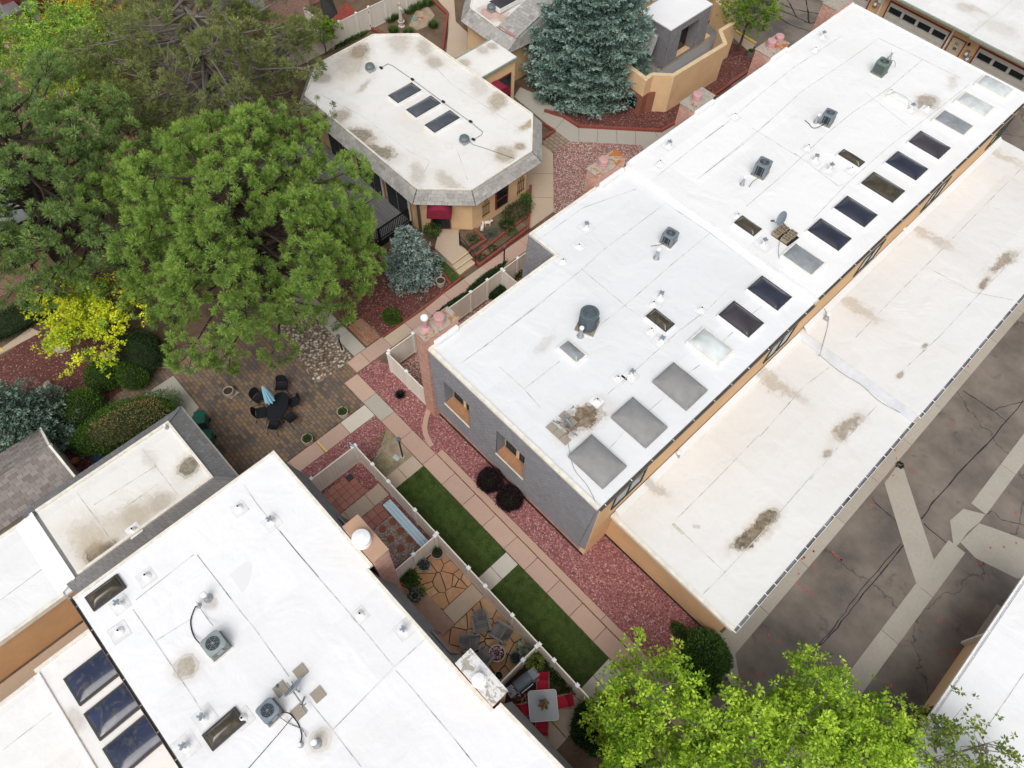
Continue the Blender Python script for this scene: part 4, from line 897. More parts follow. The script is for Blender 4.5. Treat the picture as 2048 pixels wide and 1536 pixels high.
# ------------------------------------------------------------ octagonal clubhouse
pv = thing('clubhouse', 'octagonal clubhouse with stained white roof, three skylights and burgundy awning', 'building', (-30.8,22.8,0))
ZP, ZPE, ZPF = 3.8, 3.1, .55
rim8 = [(-25.4,18.03),(-23.25,20.3),(-23.25,25.1),(-25.55,27.45),(-36.4,27.3),(-38.3,25.0),(-38.2,20.3),(-36.2,18.03)]
eave8 = [(-25.2,17.48),(-22.70,20.1),(-22.70,25.5),(-25.25,28.0),(-36.65,27.85),(-38.85,25.25),(-38.75,20.05),(-36.45,17.48)]
s_ = lambda px, rx, ry, a=0, k=.6, c=(.30,.24,.17): st(px, ZP, rx, ry, a, k, c)
M_roofP = membrane('clubhouse_roof_membrane', (.806,.794,.762), [s_((718,103),.55,.75,40,.9,(.22,.175,.13)), s_((679,234),.5,.8,10,.7), s_((716,270),.55,.9,-60,1,(.22,.185,.135)), s_((755,302),.45,1.0,-70,1,(.22,.185,.135)), s_((645,156),.5,.5,0,.6), s_((997,200),.5,.9,30,.75,(.33,.25,.16)),
    s_((1010,309),.6,.7,60,.7,(.30,.23,.14)), s_((1040,293),.3,.35,0,.8,(.26,.19,.11)), s_((869,125),.5,.6,80,.6), s_((850,94),.5,.9,60,.5), s_((797,84),.7,1.2,50,.4), s_((835,347),.4,.9,60,.4), s_((900,366),.4,1.2,90,.45), s_((1056,250),.2,.6,0,.8,(.34,.25,.12)), s_((728,172),.2,.7,20,.5), s_((960,170),.6,1.2,45,.3), s_((700,125),1.0,1.4,40,.45)], .5, (.622,.546,.425))
wall8 = [(x+(.22 if x < -30 else -.22)*.6, y+(.12 if y < 22 else -.12)) for x, y in rim8]
obj('wall', MB().prism(wall8, 0, ZPE+.2), M_sand, pv)
obj('roof', MB().prism(rim8, ZPE+.21, ZP, True), M_roofP, pv)
n8 = len(rim8); sk = MB(); bk = MB(); rr = MB(); so_ = MB()
for i in range(n8):
    a, b, ea, eb = rim8[i], rim8[(i+1)%n8], eave8[i], eave8[(i+1)%n8]
    q = ((*ea,ZPE),(*eb,ZPE),(*b,ZP-.01),(*a,ZP-.01)); shingles(sk, *q, 4, .40, .05, (), .25); bk.face([(x,y,z-.012) for x,y,z in q])
    rr.bar((*a,ZP+.035),(*b,ZP+.035+.001*(i%2)),.12,.09); so_.face([(*ea,ZPE-.03),(*a,ZPE-.03),(*b,ZPE-.03),(*eb,ZPE-.03)]); so_.face([(*ea,ZPE-.03),(*eb,ZPE-.03),(*eb,ZPE-.005),(*ea,ZPE-.005)])
o = obj('shingle_skirt', sk, M_shing, pv); obj('skirt_backing', bk, M_under, o); obj('roof_edge', rr, M_trim, pv); obj('soffit', so_, M_under, pv)
hp = MB()
for a, b in zip(eave8, rim8): hp.bar((*a,ZPE+.04),(*b,ZP+.02),.05,.02)
obj('hip_cap', hp, M_under, o)
for L, Rr in (((776,191),(843,180)),((812,219.5),(882,206.5)),((849,250),(920,235.5))): skypx(pv, L, Rr, ZP, M_slate, h=.14)
def mushroom(par, px, z):
    p = P(*px, z); k = obj('roof_fan', MB().box(p[0]-.24,p[1]-.24,z,p[0]+.24,p[1]+.24,z+.22), M_metal, par, bevel=.02)
    obj('fan_hood', MB().lathe((p[0],p[1],z+.22), [(.30,0),(.31,.06),(.29,.16),(.24,.22),(.1,.25),(0,.252)], 24, False), plain('fan_hood_metal', (.16,.20,.205), .5, .3, .1, 9), k, smooth=True); return k
mushroom(pv, (741,141), ZP); mushroom(pv, (929,285), ZP)
cpts = [C(V3,645,432,ZP+.06),C(V3,690,408,ZP+.06),C(V3,720,420,ZP+.06),C(V3,850,510,ZP+.06),C(V3,1045,655,ZP+.06),C(V3,1220,780,ZP+.06),C(V3,1298,845,ZP+.06),C(V3,1290,862,ZP+.06),C(V3,1238,893,ZP+.06)]
obj('conduit', MB().tube(cpts, .018, 6), M_gut, pv)
for q in ((648,438),(848,512),(1045,655),(1220,782),(1238,896)): p = C(V3,*q,ZP); obj('conduit_block', MB().box(p[0]-.11,p[1]-.07,ZP+.001,p[0]+.11,p[1]+.07,ZP+.09), M_black, pv)
obj('cable', MB().tube([C(V3,1215,905,ZP+.1),C(V3,1235,925,ZP+.02),C(V3,1330,955,ZP+.015),C(V3,1500,1015,ZP+.02)], .013, 5), M_black, pv)
seams(pv, ZP+.006, [(V3,((250,600),(520,740),(830,970),(960,1030))),(V3,((960,1030),(880,1190))),(V3,((1130,950),(1200,1150))),(V3,((860,290),(1100,540),(1560,840)))])
# glazed doors to the deck
for x0, x1 in ((-34.2,-31.9),(-31.3,-28.9),(-28.4,-26.3)):
    k = obj('glass_door', MB().box(x0,17.90,ZPF+.02,x1,18.02,ZPF+2.2), M_trim, pv); n = 2 if x0 < -34 or x0 > -29 else 3
    for i in range(n): a = x0+.06+(x1-x0-.06)*i/n; obj('pane', MB().box(a,17.875,ZPF+.1,a+(x1-x0-.06)/n-.06,17.899,ZPF+2.12), M_glass, k)
M_deck = islands('grey_deck_board', [(.216,.213,.216),(.260,.254,.254),(.298,.295,.292),(.241,.237,.241)], .8, .25)
def boards(mb, poly, z, w, along='x', th=.03):
    ys = [p[1] for p in poly] if along == 'x' else [p[0] for p in poly]; y = min(ys)
    while y < max(ys):
        yc = y+w/2; xs = []
        for i in range(len(poly)):
            a, b = poly[i], poly[(i+1)%len(poly)]
            if along != 'x': a, b = a[::-1], b[::-1]
            if (a[1] > yc) != (b[1] > yc): xs.append(a[0]+(b[0]-a[0])*(yc-a[1])/(b[1]-a[1]))
        xs.sort()
        for a, b in zip(xs[::2], xs[1::2]):
            if along == 'x': mb.box(a,y+.008,z-th,b,y+w-.008,z)
            else: mb.box(y+.004,a,z-th,y+w-.004,b,z)
        y += w
    return mb
dp = [(-36.5,17.95),(-36.5,13.4),(-29.0,13.2),(*C(HH,486,268,ZPF)[:2],),(*C(HH,640,262,ZPF)[:2],),(-26.36,17.93)]
dk = thing('deck', 'grey timber deck with black railing in front of the clubhouse glass doors', 'deck', (-30,15.5,0))
obj('deck_boards', boards(MB(), dp, ZPF, .22), M_deck, dk); obj('deck_fascia', MB().prism([(x,y) for x,y in dp], .02, ZPF-.035), M_black, dk)
M_iron = plain('black_iron', (.012,.012,.013), .45, .3, .2, 9)
def railing(par, pts, z, h=1.0, gap=.13, bal=True):
    for (a, b) in zip(pts, pts[1:]):
        A_, B_ = Vector((*a,z)), Vector((*b,z)); n = max(1, int((B_-A_).length/gap)); mb = MB(); up = Vector((0,0,h))
        mb.bar(A_+up, B_+up, .09, .05); mb.bar(A_+Vector((0,0,.1)), B_+Vector((0,0,.1)), .05)
        for i in range(1, n): p = A_.lerp(B_, i/n); mb.bar(p+Vector((0,0,.1)), p+up, .035)
        obj('railing', mb, M_iron, par)
    for a in pts: obj('railing_post', MB().box(a[0]-.05,a[1]-.05,z-.4,a[0]+.05,a[1]+.05,z+h+.06), M_iron, par)
railing(dk, [dp[2],dp[3],dp[4],dp[5]], ZPF)
# burgundy barrel awnings
M_awn = plain('burgundy_canvas', (.245,.018,.045), .75, 0, .12, 6)
def awning(par, c, ang, w, proj, z, hgt):
    """half-barrel canopy against a wall; c = centre on the wall, ang = outward direction"""
    o_ = Vector((math.cos(ang), math.sin(ang), 0)); s = Vector((-o_.y, o_.x, 0)); c = Vector((*c, z)); mb = MB(); r = w/2
    arc = [(-r*math.cos(math.pi*i/14), hgt*math.sin(math.pi*i/14)) for i in range(15)]
    mb.grid(lambda u, v: tuple(c+s*arc[round(u*14)][0]+Vector((0,0,arc[round(u*14)][1]))+o_*proj*v), 14, 1)
    mb.face([tuple(c+s*a+Vector((0,0,b))+o_*proj) for a, b in arc])
    mb.face([tuple(c-s*r+o_*proj), tuple(c-s*r+o_*proj-Vector((0,0,.18))), tuple(c+s*r+o_*proj-Vector((0,0,.18))), tuple(c+s*r+o_*proj)])
    for k in (-1, 1): mb.face([tuple(c+s*r*k), tuple(c+s*r*k-Vector((0,0,.18))), tuple(c+s*r*k+o_*proj-Vector((0,0,.18))), tuple(c+s*r*k+o_*proj)])
    return obj('awning', mb, M_awn, par)
def door_at(par, c, ang, w, z0, z1, mat, frame):
    o_ = Vector((math.cos(ang), math.sin(ang), 0)); s = Vector((-o_.y, o_.x, 0)); c = Vector((*c, 0))
    k = obj('door', MB().obox(c+o_*.03+Vector((0,0,(z0+z1)/2)), s*(w/2+.07), o_*.03, Vector((0,0,(z1-z0)/2+.05))), frame, par)
    obj('door_glass', MB().obox(c+o_*.065+Vector((0,0,(z0+z1)/2)), s*w/2, o_*.006, Vector((0,0,(z1-z0)/2-.04))), mat, k); return k
ang = math.atan2(-2.15, 2.27)+0; fc = ((-25.53-23.38)/2-.18, (18.15+20.4)/2-.28)
door_at(pv, fc, ang, 1.05, ZPF, ZPF+2.0, M_glass, M_redtrim); awning(pv, (fc[0]+.02,fc[1]-.02), ang, 1.45, .95, ZPF+1.95, .55)
obj('downspout', MB().box(-25.55,17.95,0,-25.43,18.10,ZPE), M_bronze, pv)
xw = -23.38
f = obj('window', MB().box(xw,22.3,.75,xw+.07,23.35,2.85), M_redtrim, pv); obj('pane', MB().box(xw+.071,22.4,1.55,xw+.08,23.25,2.75), M_glass, f); obj('pane', MB().box(xw+.071,22.4,.85,xw+.08,23.25,1.40), M_glass, f)
for y in (21.25, 24.2):
    tr = MB()
    for k in range(4): tr.bar((xw+.06,y+k*.16,.75+.05*k),(xw+.06,y+k*.16,2.0+.12*((k*7)%3)),.025)
    for z in (1.0,1.75): tr.bar((xw+.06,y-.08,z),(xw+.06,y+.56,z),.025)
    obj('wall_trellis', tr, M_iron, pv)
# link between the clubhouse and the next house
lk = thing('link_building', 'small flat roofed link with burgundy awnings joining the clubhouse to the next house', 'building', (-32,29.3,0))
ZK = 3.4; M_roofK = membrane('link_roof_membrane', (.800,.787,.749), [st((925,127),ZK,.35,.5,0,.7,(.42,.33,.22)), st((965,100),ZK,.5,.4,0,.4), st((985,92),ZK,.4,.35,0,.5)], .3, (.6,.53,.42))
obj('wall', MB().box(-33.1,27.3,0,-30.75,31.0,ZK-.1), M_sand, lk); obj('roof', MB().prism([(-33.2,27.85),(-30.65,27.85),(-30.65,31.1),(-33.2,31.1)], ZK-.1, ZK, True), M_roofK, lk)
obj('roof_edge', MB().box(-30.66,27.85,ZK-.12,-30.58,31.05,ZK+.05), M_grn, lk); obj('roof_edge', MB().box(-33.27,27.85,ZK-.12,-33.19,31.05,ZK+.05), M_grn, lk)
door_at(lk, (-30.75,29.6), 0, 1.9, .1, 2.4, M_glass, M_redtrim); awning(lk, (-30.70,29.0), 0, 1.35, .95, 1.95, .6)
awning(lk, (-33.15,29.6), math.pi, 1.4, .95, 1.95, .6)
# ------------------------------------------------------------ house with balcony behind the big spruce
hb = thing('balcony_house', 'tan stucco house with walled balcony, dormer and grey shingle roofs behind the big blue spruce', 'building', (-28,40,0))
obj('wall', MB().prism([(-36.2,31.6),(-32.2,31.6),(-32.2,43.2),(-27.4,43.2),(-27.4,55),(-33,55),(-38,36)], 0, 3.1), M_sand, hb)
ZH = 3.9; M_roofH = membrane('pink_stained_roof_membrane', (.800,.781,.749), [st((985,25),ZH,.9,1.0,0,.8,(.46,.25,.21)), st((1010,40),ZH,.5,.4,0,.6,(.45,.24,.2))], .3, (.6,.5,.42))
r4 = [(-36.2,31.9),(-33.45,31.75),(-33.45,38),(-41,38),(-37.2,33.0)]
obj('roof', MB().prism(r4, 3.3, ZH, True), M_roofH, hb); rr = MB()
for a, b in zip(r4[:2]+[r4[4],r4[0]], r4[1:3]+[r4[0]]): pass
for a, b in ((r4[4],r4[0]),(r4[0],r4[1])): rr.bar((*a,ZH+.03),(*b,ZH+.031),.10,.08)
obj('roof_edge', rr, M_trim, hb)
for q in (((-36.4,31.15,3.15),(-31.6,31.0,3.15),(-31.6,31.9,ZH),(-36.2,31.9,ZH)), ((-37.6,32.5,3.15),(-36.4,31.15,3.15),(-36.2,31.9,ZH),(-37.2,33.0,ZH)), ((-33.4,31.78,ZH+.02),(-31.6,31.85,ZH+.02),(-31.6,36.2,5.3),(-33.4,36.2,5.3)), ((-42,38,3.15),(-37.6,32.5,3.15),(-37.2,33,ZH),(-41,38,ZH)),
          ((-31.6,31.0,3.15),(-31.3,36.2,3.15),(-31.6,36.2,5.2),(-31.6,31.85,ZH)), ((-28.6,42.0,2.9),(-26.0,42.0,2.9),(-26.4,43.2,4.1),(-28.6,43.2,4.1)), ((-27.6,39.2,2.6),(-25.4,39.0,2.6),(-25.9,40.3,3.9),(-27.6,40.4,3.9))):
    o = obj('shingle_roof', shingles(MB(), *q, max(4, round((Vector(q[3])-Vector(q[0])).length/.26)), .38, .03, (), .15), M_shing, hb); obj('roof_backing', MB().face([(x,y,z-.012) for x,y,z in q]), M_under, o)
obj('flashing', MB().face([(-33.3,31.80,ZH+.055),(-31.7,31.85,ZH+.055),(-31.7,32.0,ZH+.10),(-33.3,31.95,ZH+.10)]), plain('red_flashing', (.40,.17,.14), .8, 0, .2, 5), hb)
obj('roof', MB().prism([(-33.4,36.2),(-31.6,36.2),(-31.6,43.2),(-26.8,43.2),(-26.8,56),(-33.4,56)], 3.2, 5.3, True), M_roofM2, hb)
a = C(Z3,905,10,4.1); skylight(hb, a[0]-.2, a[0]+.9, a[1]-.9, a[1]+1.2, 4.0, M_plum, h=.3)
mushroom(hb, (983,22), ZH)
# dormer
dz = 4.5; q0 = [(-26.6,39.85),(-24.85,39.85),(-24.85,44.3),(-26.6,44.3)]
obj('dormer_roof', MB().prism([(-27.6,39.8),(-24.8,39.8),(-24.8,44.35),(-27.6,44.35)], dz-.08, dz, True), M_roofM2, hb); dm = MB(); db = MB()
hole = [(.30,.72,.06,.82)]
for q, hl in ((((-25.0,40.1,1.35),(-25.0,44.9,1.35),(-24.86,44.3,dz-.09),(-24.86,39.86,dz-.09)), hole), (((-27.2,40.3,1.35),(-25.0,40.1,1.35),(-24.86,39.86,dz-.09),(-26.6,39.86,dz-.09)), ())):
    shingles(dm, *q, 16, .22, .014, hl); panel(db, *[(x,y,z-.0) for x,y,z in q], holes=hl)
o = obj('dormer_wall', dm, M_mans, hb); obj('dormer_backing', db, M_under, o)
obj('dormer_base', MB().box(-27.2,40.3,.9,-25.1,45.8,1.34), M_sand, hb)
k = obj('balcony_door', MB().box(-25.9,41.5,1.2,-25.6,43.4,4.0), M_redtrim, hb)
for y in (41.62,42.5): obj('pane', MB().box(-25.595,y,1.35,-25.585,y+.75,3.85), M_glass, k)
obj('recess_side', MB().face([(-25.9,43.4,1.3),(-24.95,43.4,1.5),(-24.9,43.2,3.9),(-25.9,43.2,3.9)]), M_mans, hb)
# balcony wall and deck
bw = [(-26.3,36.6),(-23.68,36.4),(-23.72,37.2),(-22.70,38.2),(-22.48,43.75),(-23.68,44.7),(-23.6,46.5),(-26.3,47.6)]
ins = [(-26.3,36.9),(-24.0,36.75),(-24.0,37.3),(-22.98,38.35),(-22.78,43.6),(-23.95,44.55),(-23.9,46.3),(-26.3,47.25)]
mb = MB(); n = len(bw); i0 = len(mb.v); mb.v += [(*p,0) for p in bw]+[(*p,2.85) for p in bw]+[(*p,2.85) for p in ins]+[(*p,.9) for p in ins]
for k in range(n-1):
    for r_ in range(3): a = r_*n+k; mb.f.append((a,a+1,a+n+1,a+n))
obj('balcony_wall', mb, M_sand, hb); obj('balcony_cap', (lambda c: [c.bar((*((Vector(a)+Vector(b))/2),2.87),(*((Vector(a2)+Vector(b2))/2),2.871),.30,.05) for (a,b),(a2,b2) in zip(zip(bw,ins),list(zip(bw,ins))[1:])] and c)(MB()), plain('pale_wall_cap', (.68,.52,.32), .9, 0, .1, 4), hb)
obj('balcony_floor', boards(MB(), [(-26.3,36.9)]+ins[1:]+[(-27,47.2),(-27,37)], 1.1, .16, 'y'), M_deck, hb)
obj('brick_base', MB().prism([(-26.0,36.58),(-23.66,36.37),(-23.70,37.0),(-23.4,37.45),(-26,37.4)], 0, 1.62), M_brickd, hb)
obj('basement_window', MB().box(-25.2,36.40,.35,-24.1,36.44,1.25), M_glass, hb)
# ------------------------------------------------------------ garages beyond the end of the row
fg = thing('garage_block', 'tan garage block with pale doors, door number and white roofs, top right corner', 'building', (-8,62,0))
yg = 58.3; M_roofFar = membrane('far_roof_membrane', (.800,.798,.781), [st((1930,15),3.3,.7,.6,0,.3), st((2000,60),3.3,1.2,.8,0,.35,(.5,.46,.4)), st((1955,20),3.3,.8,.3,0,.4,(.5,.42,.33))], .35)
obj('wall', MB().box(-24,yg,0,3,yg+8,3.05), M_tan, fg)
obj('roof', MB().prism([(-24,57.35),(-11.25,57.35),(-11.25,75),(-24,75)], 3.1, 3.3, True), M_roofFar, fg); obj('roof', MB().prism([(-11.22,57.1),(4,57.1),(4,75),(-11.22,75)], 3.15, 3.42, True), M_roofFar, fg)
for x0, x1, y, z in ((-24,-11.26,57.35,3.28),(-11.24,4,57.1,3.40)): obj('gutter', MB().box(x0,y-.13,z-.12,x1,y-.005,z+.01), M_grn, fg)
M_gdoor = plain('garage_door_panel', (.559,.533,.476), .6, 0, .08, 3)
for x0, x1 in ((-17.8,-12.85),(-10.4,-5.4),(-24,-19.4),(-4.6,.4)):
    k = obj('garage_door', MB().box(x0,yg-.05,.02,x1,yg-.005,2.3), M_gdoor, fg)
    obj('door_frame', MB().box(x0-.1,yg-.07,2.301,x1+.1,yg-.004,2.40).box(x0-.1,yg-.07,0,x0-.005,yg-.004,2.30).box(x1+.005,yg-.07,0,x1+.1,yg-.004,2.30), M_redtrim, k)
    w_ = (x1-x0)/4
    for i in range(4): obj('door_window', MB().box(x0+w_*i+.12,yg-.075,1.62,x0+w_*(i+1)-.12,yg-.052,2.02), M_glass, k)
    for z in (.6,1.18,1.56): obj('panel_groove', MB().box(x0,yg-.054,z,x1,yg-.0505,z+.02), M_gut, k)
k = obj('entry_door', MB().box(-12.45,yg-.05,.02,-11.5,yg-.004,2.15), plain('beige_door', (.55,.46,.34), .6), fg)
obj('door_frame', MB().box(-12.53,yg-.06,.0,-12.455,yg-.003,2.22).box(-11.495,yg-.06,.0,-11.42,yg-.003,2.22).box(-12.45,yg-.06,2.151,-11.5,yg-.003,2.22), M_redtrim, k)
obj('door_window', MB().box(-12.08,yg-.062,1.35,-11.82,yg-.051,1.55), M_bronze, k)
tc = bpy.data.curves.new('door_number', 'FONT'); tc.body = '301'; tc.size = .26; tc.extrude = .004; tc.align_x = 'CENTER'
tmp = bpy.data.objects.new('tmp', tc); COL.objects.link(tmp); tc.materials.append(M_black); bpy.context.view_layer.update()
tme = bpy.data.meshes.new_from_object(tmp.evaluated_get(bpy.context.evaluated_depsgraph_get())); bpy.data.objects.remove(tmp); bpy.data.curves.remove(tc)
to = bpy.data.objects.new('door_number', tme); COL.objects.link(to); to.parent = k; L = WLOC[fg.name]; to.location = (-11.97-L[0], yg-.056-L[1], 1.72-L[2]); to.rotation_euler = (math.pi/2,0,0)
for x in (-12.66,-18.35): obj('downspout', MB().box(x-.05,yg-.12,0,x+.05,yg-.02,3.0), M_trim, fg)
for x, z in ((-11.0,1.55),(-10.75,1.25),(-18.8,1.7)):
    k = obj('electric_meter', MB().box(x-.15,yg-.16,z-.25,x+.15,yg-.005,z+.25), M_gut, fg, bevel=.02); m2 = MB(); m2.lathe((0,0,0), [(.11,0),(.11,.10),(.08,.13)], 14)
    m2.v = [(x+a, yg-.161-c, z+.03+b) for a, b, c in m2.v]; obj('meter_dial', m2, M_whitem, k)
obj('vent_box', MB().box(-18.75,yg-.1,1.9,-18.42,yg-.004,2.25), M_trim, fg)
obj('wall_lamp', MB().lathe((-11.2,yg-.14,2.1), [(.02,0),(.10,.05),(.08,.2),(.02,.25)], 8), M_black, fg)
# garage at lower right
gr = thing('corner_garage', 'white roofed garage with hung gutter in the lower right corner beyond the alley', 'building', (14,15,0))
M_roofR = membrane('corner_roof_membrane', (.832,.838,.838), [], .12)
ye = 23.75
obj('wall', MB().box(10.55,2,0,30,ye-.6,2.8), M_tan, gr); obj('roof', MB().prism([(9.86,2),(30,2),(30,ye),(9.86,ye)], 2.86, 3.0, True), M_roofR, gr)
obj('roof_edge', MB().box(9.86,ye-.14,3.001,30,ye+.03,3.08), M_white, gr, bevel=.02); obj('eave', MB().box(9.84,2,2.8,10.56,ye,2.855), M_trim, gr)
gutter(gr, 9.855, 2.0, ye-.1, 2.97, M_white, -1, .15, 1.5)
obj('end_trim', MB().box(9.9,ye-.02,2.45,30,ye+.02,2.85), M_redtrim, gr)
pr = [(*C(I3,1540,970)[:2],),(*C(I3,1645,795)[:2],)]
obj('projecting_wall', MB().box(10.25,16.2,0,10.54,20.3,2.3), M_sand, gr); obj('corner_trim', MB().box(10.05,15.95,0,10.55,16.19,2.5), M_redtrim, gr); obj('corner_trim', MB().box(10.05,20.31,0,10.55,20.45,2.5), M_trim, gr)
obj('wall_foot', MB().box(10.35,2,0,10.549,15.9,.12).box(10.35,20.5,0,10.549,ye-.6,.12), M_pan, gr)
seams(gr, 3.007, [(I3,((1780,1320),(1850,1220),(1940,1090),(2048,930)))])
# ------------------------------------------------------------ houses at the top left, mostly behind trees
tl = thing('brick_end_house', 'house with salmon brick end wall and dark grey mansard flank behind the top fence', 'building', (-50,24,0))
M_salm = masonry('salmon_brick', [(.46,.20,.135),(.54,.29,.215),(.40,.155,.10),(.58,.40,.33)], (.48,.40,.35), .22, .08, .012)
b0, b1 = C(Z8,300,390,0), C(Z8,585,300,0)
obj('brick_wall', MB().box(-49.2,22.6,0,-48.2,26.2,7), M_salm, tl); obj('wall', MB().box(-62,21.5,0,-49.25,30.5,6), M_brick, tl)
q = [C(Z8,520,-60,4.5),C(Z8,660,-60,4.5),C(Z8,740,175,1.4),C(Z8,600,285,1.0)]
obj('mansard_flank', MB().face(q).face([(x-.5,y+.1,z) for x,y,z in q][::-1]), M_mans, tl); obj('roof', MB().prism([(-62,21),(-48.6,21),(-48.6,31),(-62,31)], 6.9, 7.05, True), M_roofM2, tl)
q = ((-47.6,18.6,2.4),(-47.4,22.3,2.4),(-48.6,22.3,6.5),(-48.6,18.6,6.5)); obj('mansard', shingles(MB(), *q, 18, .25, .015), M_mans, tl); obj('mansard_backing', MB().face([(a-.02,b,c) for a,b,c in q]), M_under, tl)
struct('patio', MB().prism([C(Z8,*q)[:2] for q in ((640,330),(700,180),(850,30),(1000,170),(900,260),(760,310))], -.1, .02), plain('red_patio', (.26,.06,.045), .8, 0, .2, 3))
t2 = thing('grey_mansard_house', 'house with tall grey shingled mansard panel in the top left corner', 'building', (-66,12,0))
q = (C(X6,300,160,1.0), C(X6,560,390,1.0), C(X6,450,-60,6.0), C(X6,250,-60,6.0))
obj('mansard', shingles(MB(), *q, 22, .3, .02), M_mans, t2); obj('mansard_backing', MB().face([(a,b,c-.03) for a,b,c in q]).face([(a-1.5,b+.4,c-.5) for a,b,c in q][::-1]), M_under, t2)
c_ = C(X6,60,150,3.2); obj('porch_roof', MB().box(c_[0]-2.6,c_[1]-1.2,3.05,c_[0]+.5,c_[1]+1.0,3.2), M_metal, t2)
obj('wall', MB().box(c_[0]-3,c_[1]+.2,0,c_[0]-.8,c_[1]+6,5.5), M_redtrim, t2); obj('porch_wall', MB().box(c_[0]-2.4,c_[1]-1.0,0,c_[0]+.3,c_[1]+.9,3.04), M_brick, t2)
struct('walkway', MB().prism([C(X6,*q)[:2] for q in ((-100,250),(0,265),(160,420),(80,470),(-100,420))], -.1, .03), M_tanc)
struct('walkway', MB().prism([C(X6,*q)[:2] for q in ((560,830),(650,880),(1100,1450),(1330,1700),(1200,1750),(560,980))], -.1, .03), M_tanc)
t3 = thing('dark_window_house', 'brick house with dark window openings at the far left edge behind the pines', 'building', (-46,-6,0))
wq = C((0,480,12.8),0,1450); w2 = C((0,480,12.8),1450,650)
obj('brick_wall', MB().box(wq[0]-1.5,wq[1]-6,0,wq[0],w2[1],3.6), M_brick, t3)
for y in (wq[1]-.6, wq[1]+1.6, wq[1]+4.0): obj('window', MB().box(wq[0]+.002,y,1.2,wq[0]+.05,y+1.3,3.0), M_glass, t3)
obj('roof', MB().prism([(wq[0]-9,wq[1]-7),(wq[0]+.4,wq[1]-7),(wq[0]+.4,w2[1]+.4),(wq[0]-9,w2[1]+.4)], 3.62, 3.8, True), M_roofM2, t3)
struct('walkway', MB().prism([C(W3,*q)[:2] for q in ((-60,870),(200,690),(260,720),(0,860),(-60,900))], -.1, .03), M_tanc)
# ------------------------------------------------------------ rooftop machines
M_acg = plain('pale_grey_paint', (.30,.345,.345), .45, .2, .08, 8); M_acb = plain('blue_grey_paint', (.215,.25,.285), .45, .2, .08, 8); M_acd = plain('slate_paint', (.115,.145,.165), .45, .2, .12, 8); M_acn = plain('sage_paint', (.17,.225,.195), .5, .1, .1, 8)
M_fin = plain('dark_coil_fins', (.035,.04,.045), .6, .2, .2, 20); M_board = plain('weathered_board', (.27,.235,.185), .9, 0, .2, 6); M_padw = plain('membrane_pad', (.74,.73,.71), .8, 0, .06, 5)
M_paver = islands('concrete_paver', [(.34,.30,.24),(.38,.335,.27)], .9, .2); M_cmu = islands('cinder_block_face', [(.31,.255,.17),(.35,.29,.20)], .95, .2)
def rrect(s, r, n=4):
    p = []
    for cx, cy, a0 in ((s-r,s-r,0),(-s+r,s-r,90),(-s+r,-s+r,180),(s-r,-s+r,270)):
        for i in range(n+1): a = math.radians(a0+90*i/n); p.append((cx+r*math.cos(a), cy+r*math.sin(a)))
    return p
